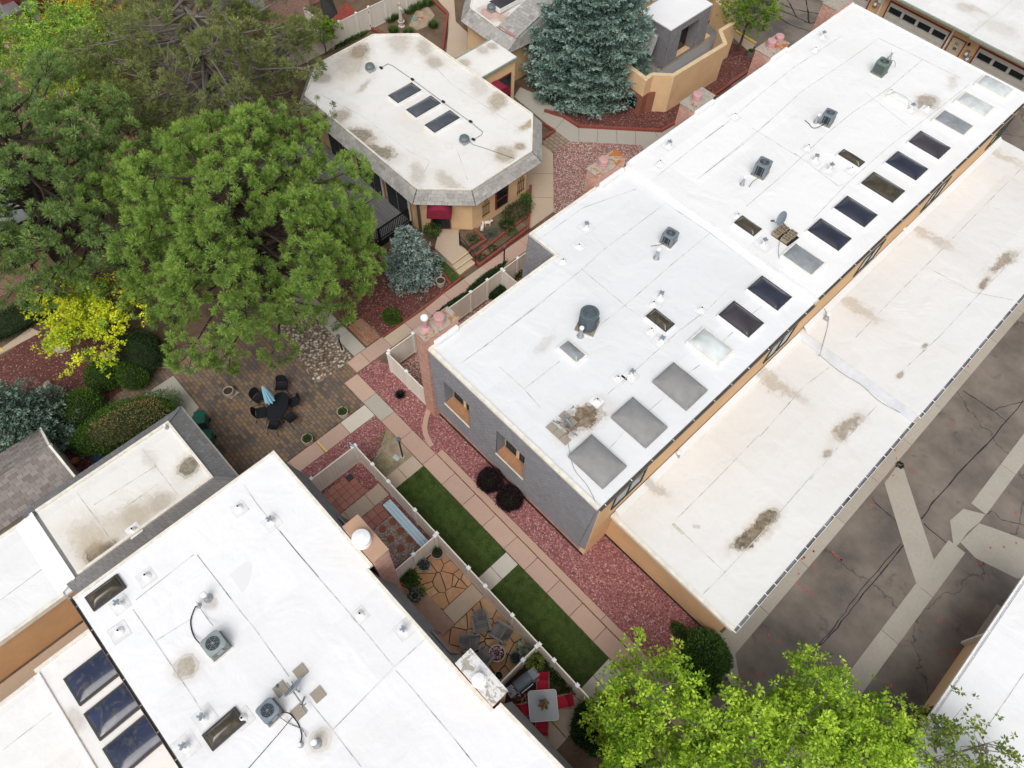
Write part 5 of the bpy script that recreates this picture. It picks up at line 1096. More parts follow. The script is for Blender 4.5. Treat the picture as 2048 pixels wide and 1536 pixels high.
def condenser(label, p, z, w, h, mat, rz=0, style='box', pad='board', fan=None):
    t = thing('air_conditioner', label, 'air conditioner', (p[0],p[1],z), rz, 'air conditioners on the flat roofs'); s = w/2; k = dict(local=True)
    b = obj('base_pad', MB().prism(rrect(s*1.24,.10), .0, .035), M_padw, t, **k)
    obj('base_board', MB().box(-s*1.08,-s*1.08,.036,s*1.08,s*1.08,.09) if pad == 'board' else MB().box(-s*1.15,-s*.9,.036,-s*.5,s*.9,.12).box(s*.5,-s*.9,.036,s*1.15,s*.9,.12), M_board, b, **k)
    z0 = .10
    if style == 'round': out = [(s*math.cos(2*math.pi*i/32)*1.0, s*math.sin(2*math.pi*i/32)) for i in range(32)]; r = s*.2
    else: out = rrect(s, .09)
    side = MB().prism([(x*.97,y*.97) for x,y in out], z0, z0+h-.05, True); body = obj('coil', side, M_fin if style != 'round' else mat, t, **k)
    # louvred guard: upright ribs and corner posts
    g = MB(); per = out+[out[0]]; step = .055 if style != 'dark' else .2
    for a, c in zip(per, per[1:]):
        a, c = Vector((*a,0)), Vector((*c,0)); L = (c-a).length; n = max(1, int(L/step))
        for i in range(n): q = a.lerp(c, (i+.5)/n); g.box(q.x-.010,q.y-.010,z0+.04,q.x+.010,q.y+.010,z0+h-.05)
        if style in ('box','sage') and L > .2:
            m = 5
            for i in range(1, m): g.bar(a+Vector((0,0,z0+h*i/m)), c+Vector((0,0,z0+h*i/m)), .014)
    obj('guard', g, mat, t, **k); obj('base_pan', MB().prism([(x*1.01,y*1.01) for x,y in out], z0, z0+.05, True), mat, t, **k)
    if style == 'dark':
        cp = MB()
        for sx, sy in ((1,1),(1,-1),(-1,1),(-1,-1)): cp.box(min(sx*s*.62,sx*s*1.005),min(sy*s*.985,sy*s*1.01),z0,max(sx*s*.62,sx*s*1.005),max(sy*s*.985,sy*s*1.01),z0+h-.04); cp.box(min(sx*s*.985,sx*s*1.01),min(sy*s*.62,sy*s*1.0),z0,max(sx*s*.985,sx*s*1.01),max(sy*s*.62,sy*s*1.0),z0+h-.04)
        obj('corner_panel', cp, mat, t, **k)
    zt = z0+h-.05; R = s*.74; n = 32; top = MB(); i0 = 0
    ring = [(R*math.cos(2*math.pi*i/n), R*math.sin(2*math.pi*i/n)) for i in range(n)]
    def edge(a):
        v = Vector((math.cos(a), math.sin(a)));
        if style == 'round': return v*s*1.02
        m_ = max(abs(v.x), abs(v.y)); e = v/m_*s*1.02; d = min(abs(e.x), abs(e.y))/(s*1.02); return e*(1-.10*max(0, (d-.72)/.28))
    ed = [edge(2*math.pi*i/n) for i in range(n)]
    top.v = [(x,y,zt+.05) for x,y in ring]+[(e.x,e.y,zt+.035) for e in ed]+[(e.x,e.y,zt-.05) for e in ed]+[(x*.97,y*.97,zt-.12) for x,y in ring]
    for i in range(n):
        j = (i+1)%n; top.f += [(i,j,n+j,n+i),(n+i,n+j,2*n+j,2*n+i),(3*n+i,3*n+j,j,i)]
    tp = obj('top_cover', top, mat, t, **k)
    obj('fan_well', MB().lathe((0,0,zt-.13), [(R*.97,0),(0,.0)], n, False), M_dark, tp, **k)
    f = MB(); nb = 4
    for i in range(nb):
        a = 2*math.pi*i/nb+.4; d = Vector((math.cos(a),math.sin(a),0)); e = Vector((-d.y,d.x,0)); q = Vector((0,0,zt-.08))
        f.face([tuple(q+d*R*.2-e*R*.14), tuple(q+d*R*.9-e*R*.30+Vector((0,0,-.03))), tuple(q+d*R*.86+e*R*.30+Vector((0,0,.045))), tuple(q+d*R*.2+e*R*.16+Vector((0,0,.02)))])
    f.cyl((0,0,zt-.10), R*.24, .06, 14); obj('fan', f, fan or M_gut, tp, **k)
    w_ = MB()
    for rr_ in (.30,.52,.74,.93):
        pts = [(R*rr_*math.cos(2*math.pi*i/24), R*rr_*math.sin(2*math.pi*i/24), zt+.052) for i in range(25)]; w_.tube(pts, .006, 4, False)
    for i in range(6): a = math.pi*i/3; w_.tube([(R*.1*math.cos(a),R*.1*math.sin(a),zt+.056),(R*math.cos(a),R*math.sin(a),zt+.056)], .006, 4, False)
    w_.cyl((0,0,zt+.048), R*.16, .02, 14); obj('fan_grille', w_, mat if style != 'round' else M_acd, tp, **k)
    obj('service_box', MB().box(s*.99,-.12,z0+.18,s*1.12,.12,z0+h*.75), mat, t, bevel=.01, **k); return t
c1 = condenser('tall slate grey rounded air conditioner beside a chrome flue, near the rusty chimney end', P(1174,653,ZN), ZN, .86, 1.0, M_acd, .4, 'round')
c2 = condenser('pale blue grey air conditioner near the step between the two white roofs', P(1336,484,ZN), ZN, .64, .58, M_acb, .15, 'dark')
c3 = condenser('air conditioner with black louvred sides and a disconnect box, middle of the upper roof', P(1519,348,ZF), ZF, .70, .74, M_acb, .2, 'dark')
c4 = condenser('small dark sided air conditioner with a loose curled cable, between two others', P(1651,246,ZF), ZF, .64, .62, M_acb, .2, 'dark')
c5 = condenser('sage green louvred air conditioner on a board nearest the far end of the roof', P(1757,146,ZF), ZF, .72, .70, M_acn, .05, 'sage')
c6 = condenser('pale grey louvred air conditioner with black hose and white pad on the lower left roof', P(436,1293,ZL), ZL, .70, .50, M_acg, .02, 'box', fan=plain('rust_red_fan', (.20,.07,.04), .5))
c7 = condenser('pale blue grey air conditioner beside the dish on the lower left roof', P(544,1425,ZL), ZL, .62, .52, M_acb, .05, 'box')
KA = (340,1360,6.4)
def cable(label, pts, r=.014, mat=None, name='cable', cat='cable'):
    pts = [Vector(p) for p in pts]; Q = []
    for i in range(len(pts)-1):      # Catmull-Rom
        p0, p1, p2, p3 = pts[max(i-1,0)], pts[i], pts[i+1], pts[min(i+2,len(pts)-1)]
        for j in range(6):
            t = j/6; Q.append(.5*((2*p1)+(p2-p0)*t+(2*p0-5*p1+4*p2-p3)*t*t+(3*p1-p0-3*p2+p3)*t**3))
    Q.append(pts[-1]); return solo(name, MB().tube(Q, r, 6), mat or M_black, label, cat)
cable('black hose looping from the roof pipe to the pale grey air conditioner', [C(S3,1265,480,ZL+.25),C(S3,1235,540,ZL+.05),C(S3,1220,610,ZL+.04),C(S3,1240,690,ZL+.06),C(S3,1285,745,ZL+.25)], .022)
cable('thin grey wire running straight from the flue to the pale grey air conditioner', [C(S3,1275,500,ZL+.25),C(S3,1320,570,ZL+.05),C(S3,1365,625,ZL+.3)], .012, M_gut)
cable('black conduit curving from the blue grey air conditioner to a white roof flue', [C(KA,1420,410,ZL+.3),C(KA,1530,430,ZL+.12),C(KA,1640,560,ZL+.04),C(KA,1685,700,ZL+.04),C(KA,1672,800,ZL+.15)], .02)
cable('grey conduit crossing over the black one beside the white roof flue', [C(KA,1410,480,ZL+.25),C(KA,1540,565,ZL+.05),C(KA,1680,630,ZL+.05),C(KA,1750,725,ZL+.12)], .016, M_gut)
cable('thin dark cable lying straight across the lower left roof to the edge of the photo', [C(KA,1740,300,ZL+.03),C(KA,1580,460,ZL+.012),C(KA,1400,680,ZL+.012),C(KA,980,1160,ZL+.012)], .012)
cable('thin grey cable from the cinder block dish over the roof step to the wall', [C(R3,487,570,ZF+.1),C(R3,480,690,ZF+.015),C(R3,555,835,ZN+.05),C(R3,640,920,ZN+.015),C(R3,705,962,ZN+.02)], .013, M_gut)
cable('thin grey cable snaking past the covered skylight to the corner of the roof', [C(G7,425,345,ZN+.1),C(G7,442,440,ZN+.015),C(G7,475,570,ZN+.015),C(G7,560,680,ZN+.015),C(G7,625,810,ZN+.03)], .012, M_gut)
cable('grey cable hanging from a vent and drooping across the garage roofs', [C(R3,770,1015,ZG2+.2),C(R3,795,1100,ZG2+.02),C(R3,745,1300,ZG2+.02),C(J3,745,165,ZG+.03),C(J3,890,280,ZG+.05),C(J3,1010,355,ZG+.02),C(J3,1130,460,ZG+.04),C(J3,1280,540,ZG+.03)], .015, M_gut)
cable('curled grey cable end beside the small dark sided air conditioner', [C(Q3,645,770,ZF+.02),C(Q3,670,790,ZF+.02),C(Q3,690,815,ZF+.02),C(Q3,720,818,ZF+.03),C(Q3,770,795,ZF+.2)], .018)
cable('short black cable from the louvred unit to a grey stub on the upper roof', [C(Q3,290,1195,ZF+.05),C(Q3,310,1165,ZF+.04),C(Q3,345,1140,ZF+.2)], .015)
cable('thin black cable arching from the top of the sage green unit', [C(Q3,1200,385,ZF+.7),C(Q3,1222,395,ZF+.5),C(Q3,1222,430,ZF+.05)], .012)
cable('short pair of black cables below the unit near the roof step', [C(N3,1060,270,ZN+.2),C(N3,1030,285,ZN+.05),C(N3,965,295,ZN+.03)], .014)
# satellite dishes
def dish(label, foot, z, tgt, size, mast_h, elev, arm=.55, frame='tripod', mat=None):
    t = thing('satellite_dish', label, 'satellite dish', (foot[0],foot[1],z)); mat = mat or M_blue
    f = Vector((foot[0],foot[1],z)); d = Vector((tgt[0]-foot[0], tgt[1]-foot[1], 0)).normalized()
    (nx, ny), (ux, uy), tv = elev; R0, R1, R2 = (Vector(RM[i]) for i in range(3))
    n = (R0*nx+R1*ny-R2*tv).normalized(); u = (R0*ux+R1*uy); u = (u-n*u.dot(n)).normalized(); s = u.cross(n).normalized(); c = f+Vector((0,0,mast_h))+n*.08
    def fn(a, b): r = a*size/2; th = 2*math.pi*b; return tuple(c+s*r*math.cos(th)*1.0+u*r*math.sin(th)*1.12+n*(.16*(r/(size/2))**2*size*.9))
    def fb(a, b): return tuple(Vector(fn(a, b))-n*.022)
    mb = MB().grid(fn, 8, 28); mb.grid(fb, 8, 28); mb.grid(lambda a, b: fn(1,b) if a < .5 else fb(1,b), 1, 28); obj('reflector', mb, mat, t, smooth=True)
    obj('mast', MB().tube([f+Vector((0,0,.04)), f+Vector((0,0,mast_h)), c-n*.03], .03, 8), M_gut, t)
    tip = c-u*size*.48+n*arm; a = obj('feed_arm', MB().tube([c-u*size*.52, c-u*size*.5+n*arm*.5, tip], .018, 6), M_gut, t); obj('feed_horn', MB().obox(tip, s*.10, u*.035, n*.05), M_acd, a)
    fr = MB()
    if frame == 'tripod':
        for q in range(3): e = Vector((math.cos(q*2.09+.3), math.sin(q*2.09+.3), 0)); fr.tube([f+Vector((0,0,mast_h*.55)), f+e*.42+Vector((0,0,.05))], .018, 6)
    else:
        for sy in (-.34, .34): fr.bar(f+d*.62+s*sy+Vector((0,0,.06)), f-d*.62+s*sy+Vector((0,0,.06)), .05)
        for sy in (-.3, .3): fr.bar(f+s*.5+d*sy+Vector((0,0,.075)), f-s*.5+d*sy+Vector((0,0,.075)), .05)
        fr.bar(f+d*.45+Vector((0,0,.1)), f+Vector((0,0,mast_h*.7)), .035)
    obj('mount_frame', fr, M_gut, t); return t
dish('grey satellite dish on a mast held down by four cinder blocks', P(1558,459,ZF+.06), ZF+.06, P(1530,440,ZF), .66, .72, ((-.95,-.30),(.30,-.95),.42))
mat_ = MB().prism([C((1420,380,8.533),*q,ZF)[:2] for q in ((1040,770),(1250,560),(1520,820),(1325,965))], ZF+.003, ZF+.02); solo('rubber_mat', mat_, M_black, 'black rubber mat under the four cinder blocks on the roof', 'mat')
def cinder(label, c, z, rz):
    mb = MB(); L_, w_, h_ = .40, .40, .19; xs = [-L_/2, -L_/2+.035, -.018, .018, L_/2-.035, L_/2]; ys = [-w_/2, -w_/2+.035, -.018, .018, w_/2-.035, w_/2]
    for i in range(5):
        for j in range(5):
            if i in (1,3) and j in (1,3): continue
            mb.box(xs[i],ys[j],0,xs[i+1],ys[j+1],h_)
    o = obj('cinder_block', mb, M_cmu); o.location = (c[0],c[1],z); o.rotation_euler = (0,0,rz); return tag(o, label, 'cinder block', 'cinder blocks holding the dish')
for q, lb_ in (((1150,730),'cinder block at the left corner of the four round the dish mast'),((1255,655),'cinder block directly beside the dish mast, topmost of the four'),((1300,830),'cinder block nearest the milky skylight, lowest of the four'),((1405,745),'cinder block at the right of the four on the black mat')):
    cinder(lb_, C((1420,380,8.533),q[0],q[1],ZF+.15), ZF+.021, .02)
f2 = C(Z9,1535,655,ZN); dish('satellite dish seen edge on, lying on flat pavers beside the brown roof puddle', f2, ZN, C(Z9,1380,560,ZN), .62, .42, ((.74,-.67),(.67,.74),.10), .6, 'frame')
def pavers(rects, z, lab):
    for (c, sx, sy), l in zip(rects, lab): solo('roof_paver', MB().box(c[0]-sx,c[1]-sy,z,c[0]+sx,c[1]+sy,z+.055), M_paver, l, 'paver', 'concrete pavers weighing down the dishes', bevel=.006)
ax = C(Z9,1400,690,ZN); pv_ = []
for i in range(3): pv_.append(((f2[0]-.38+.40*i, f2[1]-.42, 0), .19, .19))
for i in range(2): pv_.append(((f2[0]-.38+.40*i, f2[1]+.38, 0), .19, .19))
pavers(pv_, ZN+.002, ['front left paver under the dish by the brown puddle','front middle paver under the dish by the brown puddle','front right paver under the dish by the brown puddle','rear left paver under the dish, touching the brown puddle','rear right paver under the dish, touching the brown puddle'])
f3 = C(B,125,1050,ZL); dish('satellite dish seen edge on, standing in a square paver frame on the lower left roof', f3, ZL, C(B,60,960,ZL), .72, .45, ((-.707,-.707),(.707,-.707),.12), .5, 'frame')
pavers([((f3[0]+a, f3[1]+b, 0), .21, .21) for a, b in ((-.52,-.42),(-.52,.42),(.52,-.42),(.52,.42))], ZL+.002, ['paver at the air conditioner side of the lower left dish','paver at the top corner of the lower left dish frame','paver at the bottom corner of the lower left dish frame','paver at the patio side of the lower left dish frame'])
# ------------------------------------------------------------ patios behind the white fence
tz = .012
struct('patio', MB().prism([(-15.8,2.9),(-9.7,2.9),(-9.7,5.85),(-15.8,5.85)], -.1, .004), M_red); struct('tile_bed', MB().box(-15.59,2.95,-.1,-14.25,5.1,.010).box(-13.33,3.05,-.1,-12.49,5.14,.010), M_under)
M_tile = islands('red_concrete_tile', [(.394,.171,.127),(.457,.210,.159),(.356,.152,.114),(.508,.241,.184)], .8, .2)
tl_ = MB(); y = 3.0
for i in range(6):
    for j in range(5):
        x0, y0 = -15.55+i*.40, 2.95+j*.42
        if x0 > -14.55 and False: continue
        tl_.box(x0+.006,y0+.006,-.02,x0+.40-.006,y0+.42-.006,.03)
tl_.v = [(x if x < -14.2 else x, y, z) for x, y, z in tl_.v]
keep = MB()
for i in range(4):
    for j in range(6):
        x0, y0 = -15.6+i*.34, 2.95+j*.36
        if i == 3 and False: continue
        if j == 5 and i < 1: continue
        keep.box(x0+.010,y0+.010,-.02,x0+.33,y0+.35,.03+rnd.uniform(-.003,.003))
struct('tile_paving', keep, M_tile)
slabs('walkway', M_tanc, [(-14.2,2.9,-13.36,3.6),(-14.2,3.6,-13.36,4.9),(-14.2,4.9,-13.36,5.8)], -.1, .034)
keep = MB()
for i in range(2):
    for j in range(5): keep.box(-13.33+i*.42+.012,3.05+j*.42+.012,-.02,-13.33+i*.42+.408,3.05+j*.42+.408,.03+rnd.uniform(-.003,.003))
struct('tile_paving', keep, M_tile)
struct('gravel_bed', MB().prism([(-12.45,3.0),(-10.3,3.0),(-10.3,5.25),(-12.45,5.25)], -.1, .012), M_tanp)
struct('kerb', MB().box(-10.29,3.0,-.05,-10.2,5.3,.07), M_redtrim); struct('mulch_bed', MB().box(-10.19,2.9,-.05,-9.72,5.8,.02), M_soil)
M_step = plain('terracotta_step', (.30,.115,.065), .85, 0, .2, 9)
for k, q in enumerate(((930,1045,'by the red tiles'),(800,1140,'next to the brown chimney cap'),(1030,1165,'in the middle of the pebbles, right'),(905,1265,'in the middle of the pebbles, left'),(1150,1270,'by the timber edge and blue bench'),(1030,1385,'nearest the dividing fence'))):
    p = C(Z4,q[0],q[1],.03); solo('stepping_stone', MB().lathe((p[0],p[1],.0), [(.185,0),(.185,.032),(.17,.04),(0,.041)], 20, False), M_step, 'round terracotta stepping stone '+q[2], 'stepping stone', 'terracotta stepping stones in the pebbles')
M_bench = islands('pale_blue_board', [(.533,.724,.860),(.584,.775,.860)], .55, .08, bump=.03)
bt_ = thing('bench', 'long pale blue board bench along the white fence beside the stepping stones', 'bench', (-11.5,5.5,0))
for j in range(3): obj('seat_board', MB().box(-13.0,5.16+j*.155,.40,-11.2,5.30+j*.155,.43).box(-11.19,5.16+j*.155,.40,-9.8,5.30+j*.155,.43), M_bench, bt_)
for x in (-12.85,-11.2,-9.95): obj('leg', MB().box(x-.04,5.2,0.01,x+.04,5.56,.399), M_bench, bt_)
# flagstone patio
def voronoi_stones(x0, x1, y0, y1, n, seed, gap=.022, inside=None):
    rg = random.Random(seed); S = []
    while len(S) < n:
        p = (rg.uniform(x0,x1), rg.uniform(y0,y1))
        if all((p[0]-q[0])**2+(p[1]-q[1])**2 > .20 for q in S) or rg.random() < .06: S.append(p)
    out = []
    for i, p in enumerate(S):
        poly = [(x0,y0),(x1,y0),(x1,y1),(x0,y1)]
        for j, q in enumerate(S):
            if i == j: continue
            mx, my = (p[0]+q[0])/2, (p[1]+q[1])/2; dx, dy = q[0]-p[0], q[1]-p[1]; L = math.hypot(dx,dy); dx, dy = dx/L, dy/L; lim = -gap
            new = []
            for k in range(len(poly)):
                a, b = poly[k], poly[(k+1)%len(poly)]; da = (a[0]-mx)*dx+(a[1]-my)*dy; db = (b[0]-mx)*dx+(b[1]-my)*dy
                if da <= lim: new.append(a)
                if (da < lim) != (db < lim): t = (lim-da)/(db-da); new.append((a[0]+(b[0]-a[0])*t, a[1]+(b[1]-a[1])*t))
            poly = new
            if len(poly) < 3: break
        if len(poly) >= 3: out.append([(x+rg.uniform(-.012,.012), y+rg.uniform(-.012,.012)) for x, y in poly])
    return out
def flag_mat():
    m = NT('flagstone', .8, .2); c = m.ramp(m.isl(), [(0,(.533,.305,.146)),(.3,(.635,.419,.229)),(.55,(.572,.318,.191)),(.8,(.483,.318,.178)),(1,(.660,.470,.292))])
    c = m.mix(m.rng(m.noise(2.2,5,.65).outputs[0],.4,.7,0,.6), c, (.46,.215,.095)); c = m.mix(m.rng(m.noise(5,4,.7).outputs[0],.55,.75,0,.5), c, (.25,.15,.085)); m.col(c); m.bump(m.noise(12,4).outputs[0],.25,.02); return m.m
M_flag = flag_mat()
struct('patio', MB().prism([(-9.65,2.9),(-3.1,2.9),(-3.1,5.85),(-9.65,5.85)], -.1, .003), plain('dark_joint_soil', (.075,.05,.035), .95))
fs = MB()
for pl in voronoi_stones(-9.6,-7.3,3.1,5.84,22,5)+voronoi_stones(-6.42,-3.1,3.0,5.84,26,9): fs.prism(pl, -.02, .03+rnd.uniform(-.004,.004))
struct('flagstone_paving', fs, M_flag)
slabs('walkway', M_tanc, [(-7.28,4.02,-6.44,5.84)], -.1, .034)
struct('doorstep', MB().box(-8.3,2.95,0,-6.42,4.0,.16), plain('brown_step', (.381,.248,.178), .85, 0, .14, 3), bevel=.01)
M_grayw = islands('weathered_grey_wood', [(.20,.195,.19),(.25,.245,.235),(.16,.158,.155)], .85, .25)
def deck_chair(label, p, rz):
    t = thing('garden_chair', label, 'chair', (p[0],p[1],.03), rz, 'weathered wooden chairs on the flagstones'); k = dict(local=True)
    st_ = MB()
    for i in range(6): st_.box(-.27,-.28+i*.095,.345-i*.02,.27,-.28+i*.095+.078,.365-i*.02)
    obj('seat', st_, M_grayw, t, **k); bk_ = MB(); w5 = .098
    for i in range(5):
        x = -.26+i*.105; h = .62+.09*math.sin(math.pi*(i+.5)/5); bk_.obox((x+.05, .27+.14*h/.7, .25+h*.5), Vector((.045,0,0)), Vector((0,.01,0)), Vector((0,.17,h*.5)))
    for zz_ in (.42,.78): bk_.obox((0,.28+.33*(zz_-.25)/.7-.0,zz_), Vector((.27,0,0)), Vector((0,.014,0)), Vector((0,.01,.03)))
    obj('backrest', bk_, M_grayw, t, **k)
    for s in (-1, 1):
        obj('arm', MB().box(s*.36-.055,-.34,.52,s*.36+.055,.42,.545), M_grayw, t, **k); obj('leg', MB().box(s*.32-.035,-.32,0,s*.32+.035,-.24,.52), M_grayw, t, **k); obj('leg', MB().obox((s*.31,.12,.22), Vector((.03,0,0)), Vector((0,.42,-.14)), Vector((0,.02,.06))), M_grayw, t, **k)
    return t
deck_chair('weathered grey slatted chair next to the brown doorstep', C(Z5,1170,1100,.3), 1.05)
deck_chair('weathered grey chair with open square lattice back, nearest the fence', C(Z5,1400,1175,.3), 2.6-3.9)
deck_chair('weathered grey chair half tucked beside the peeling white chimney cap', C(Z5,1060,1330,.3), 2.4)
deck_chair('weathered grey chair mostly hidden under the peeling white chimney cap', C(Z5,1200,1500,.3), 3.3)
# ------------------------------------------------------------ plaza furniture
M_mesh = plain('black_wire_mesh', (.016,.017,.022), .55, .3, .25, 30)
def mesh_chair(label, p, to, grp='black metal chairs round the plaza table', z=.026, wide=.50):
    rz = math.atan2(to[1]-p[1], to[0]-p[0])-math.pi/2
    t = thing('metal_chair', label, 'chair', (p[0],p[1],z), rz, grp); k = dict(local=True); w = wide/2
    obj('seat', MB().grid(lambda u, v: ((u-.5)*wide, -.23+.46*v, .43-.03*math.sin(math.pi*v)), 8, 8), M_mesh, t, **k)
    bk_ = MB(); bk_.grid(lambda u, v: ((u-.5)*wide*(1-.15*v*v), -.24-.14*v-.05*math.cos(math.pi*(u-.5)), .44+.46*v*(1-.18*(2*u-1)**2)), 8, 8); obj('backrest', bk_, M_mesh, t, **k)
    fr = MB(); fr.tube([(-w,.23,.43),(-w,-.24,.43)],.014); fr.tube([(w,.23,.43),(w,-.24,.43)],.014); fr.tube([(-w,.23,.43),(w,.23,.43)],.014); fr.tube([(-w,-.24,.43),(w,-.24,.43)],.014); obj('seat_frame', fr, M_iron, t, **k)
    for s in (-1, 1):
        obj('arm', MB().tube([(s*w,-.30,.66),(s*(w+.03),.0,.68),(s*(w+.02),.22,.66),(s*w,.24,.43)],.014), M_iron, t, **k)
        obj('leg', MB().tube([(s*w,.22,.43),(s*(w+.02),.27,0)],.014), M_iron, t, **k); obj('leg', MB().tube([(s*w,-.22,.43),(s*(w+.03),-.42,0)],.014), M_iron, t, **k)
    return t
tc_ = C(Z6,815,790,.73); e0, e1 = Vector(C(Z6,905,560,.73)), Vector(C(Z6,720,1030,.73)); ta = math.atan2((e1-e0).y, (e1-e0).x)
tb = thing('patio_table', 'oval black mesh table with a closed umbrella in the plaza', 'table', (tc_[0],tc_[1],.026), ta); k = dict(local=True)
top = MB(); top.lathe((0,0,.70), [(1,0),(1,.02),(0,.021)], 32, False); top.v = [(x*.86, y*.50, z) for x, y, z in top.v]; obj('table_top', top, M_mesh, tb, **k)
rg_ = MB(); rg_.tube([(.86*math.cos(a*.1963), .50*math.sin(a*.1963), .71) for a in range(33)], .018); obj('table_rim', rg_, M_iron, tb, **k)
for sx, sy in ((1,1),(1,-1),(-1,1),(-1,-1)): obj('leg', MB().tube([(sx*.5,sy*.28,.70),(sx*.56,sy*.36,0)],.02), M_iron, tb, **k)
for q, lb_ in (((880,450),'black metal chair at the top end of the plaza table, nearest the pine'),((500,640),'black metal chair left of the pale blue umbrella'),((530,900),'large black metal chair at the lower left of the plaza table'),((1075,720),'black metal chair at the upper right, next to the tan pavers'),((1030,980),'black metal chair at the lower right of the plaza table'),((745,1110),'black metal chair at the bottom end, nearest the shingle roof')):
    p = C(Z6,q[0],q[1],.45); mesh_chair(lb_, p, tc_, wide=.62 if q[0] in (500,530,880) else .50)
M_sky = plain('pale_blue_canvas', (.36,.68,.82), .8, 0, .10, 20)
ub = C(Z6,760,845,0); um = thing('patio_umbrella', 'closed pale blue umbrella tilted up from the black plaza table', 'umbrella', (ub[0],ub[1],.026)); k = dict(local=True)
b_ = Vector((0,0,.03)); tp_ = Vector((0,0,2.35)); obj('pole', MB().tube([b_, tp_], .022, 8), M_trim, um, **k)
def fold(u, v): a = 2*math.pi*u; r = (.05+.17*(1-v)**.8)*(1+.28*math.cos(8*a)); return (r*math.cos(a), r*math.sin(a), .95+1.38*v)
obj('canopy', MB().grid(fold, 48, 8), M_sky, um, **k); obj('finial', MB().blob((0,0,2.38),.03,.03,.05), M_trim, um, **k); obj('umbrella_base', MB().lathe((0,0,0), [(.25,0),(.25,.05),(.06,.09)], 20), M_iron, um, **k)
M_pot = plain('cast_stone', (.45,.40,.33), .9, 0, .14, 14, .2, .3); M_potsoil = plain('potting_soil', (.055,.038,.025), .95)
M_leafg = leafmat('garden_leaf', (.035,.085,.018), (.12,.22,.045), .3); M_leafd = leafmat('dark_leaf', (.012,.035,.010), (.045,.10,.022), .25); M_leafy = leafmat('lime_leaf', (.16,.24,.03), (.42,.48,.10), .35)
M_leaft = leafmat('teal_leaf', (.035,.085,.075), (.10,.19,.16), .25); M_leafv = leafmat('variegated_leaf', (.12,.24,.16), (.45,.58,.42), .25); M_leafp = leafmat('purple_leaf', (.10,.04,.09), (.30,.16,.24), .25); M_petal = leafmat('pink_petal', (.62,.25,.34), (.85,.74,.74), .3); M_white_p = leafmat('white_petal', (.70,.68,.62), (.85,.84,.8), .3)
def foliage(par, c, rx, ry, rz, n, L, w, mat, name='leaves', up=.5, rg=None, shell=.55):
    rg = rg or rnd; cc, d, u, LL, ww, t = [], [], [], [], [], []
    for _ in range(n):
        v = Vector((rg.gauss(0,1), rg.gauss(0,1), rg.gauss(0,1))).normalized(); k = shell+(1-shell)*rg.random()
        cc.append((c[0]+v.x*rx*k, c[1]+v.y*ry*k, c[2]+v.z*rz*k)); dd = v+Vector((rg.gauss(0,.5), rg.gauss(0,.5), up+rg.gauss(0,.4))); d.append(tuple(dd)); u.append((rg.gauss(0,1), rg.gauss(0,1), rg.gauss(0,1)))
        LL.append(L*rg.uniform(.7,1.3)); ww.append(w*rg.uniform(.7,1.3)); t.append(min(1,max(0,rg.gauss(.45,.28))))
    return leafmesh(name, cc, d, u, LL, ww, t, mat, par)
def planter(label, p, r, h, mat=None, plant=None, rim=.035, name='planter', cat='planter', grp=None, z0=.026):
    t = thing(name, label, cat, (p[0],p[1],z0), 0, grp)
    obj('pot', MB().lathe((p[0],p[1],z0), [(r*.82,0),(r*.92,h*.4),(r,h*.92),(r,h),(r-rim,h),(r-rim,h*.82),(0,h*.80)], 24, False), mat or M_pot, t)
    obj('soil', MB().lathe((p[0],p[1],z0+h*.82), [(r-rim,0),(0,.01)], 18, False), M_potsoil, t)
    if plant: foliage(t, (p[0],p[1],z0+h*plant.get('dz',1.0)), r*plant.get('s',.75), r*plant.get('s',.75), r*plant.get('sz',.4), plant.get('n',160), plant.get('L',.09), plant.get('w',.05), plant.get('mat',M_leafg), 'plant')
    return t
planter('round stone planter with green plant at the corner of the grey slab', C(E6,815,835), .29, .42, plant={'n':200}, grp='round stone planters on the plaza')
planter('round stone planter with green plant beside the yellow stripe', C(E6,368,1180), .29, .42, plant={'n':200}, grp='round stone planters on the plaza')
planter('empty round stone planter on the dark pavers under the big pine', C(W3,1475,1118), .28, .42, grp='round stone planters on the plaza')
planter('empty stone planter beside the small blue spruce', C(Z1,395,1215), .28, .42)
solo('paver_square', MB().face([(*C(W3,*q)[:2],.031) for q in ((1432,1090),(1480,1065),(1530,1105),(1480,1148))]), M_tanc, 'pale square patch of paving under the empty planter', 'paving slab')
def wheelie(label, p, rz, s=1.0):
    t = thing('wheelie_bin', label, 'bin', (p[0],p[1],.03), rz, 'green wheeled bins beside the shingle roof'); k = dict(local=True); w, d, h = .30*s, .36*s, 1.0*s; bm_ = MB()
    bm_.v = [(-w*.8,-d*.75,.08),(w*.8,-d*.75,.08),(w*.8,d*.75,.08),(-w*.8,d*.75,.08),(-w,-d,h),(w,-d,h),(w,d,h),(-w,d,h)]; bm_.f = [(3,2,1,0),(0,1,5,4),(1,2,6,5),(2,3,7,6),(3,0,4,7),(4,5,6,7)]
    obj('body', bm_, M_bin, t, bevel=.02, **k); obj('lid', MB().grid(lambda u, v: ((u-.5)*2.1*w, (v-.5)*2.15*d, h+.02+.07*math.sin(math.pi*u)**.5*math.sin(math.pi*v)**.5), 8, 8).box(-w*1.05,-d*1.08,h-.02,w*1.05,d*1.08,h+.02), M_binlid, t, bevel=0, **k)
    obj('handle', MB().tube([(-w*.7,d*1.1,h-.03),(-w*.7,d*1.22,h-.0),(w*.7,d*1.22,h-.0),(w*.7,d*1.1,h-.03)], .018), M_bin, t, **k)
    for sx in (-1, 1):
        wh = MB().cyl((0,0,0), .10, .05, 14); wh.v = [(sx*w*.8+z*sx, d*.85+x, .10+y) for x, y, z in wh.v]; obj('wheel', wh, M_black, t, **k)
    return t
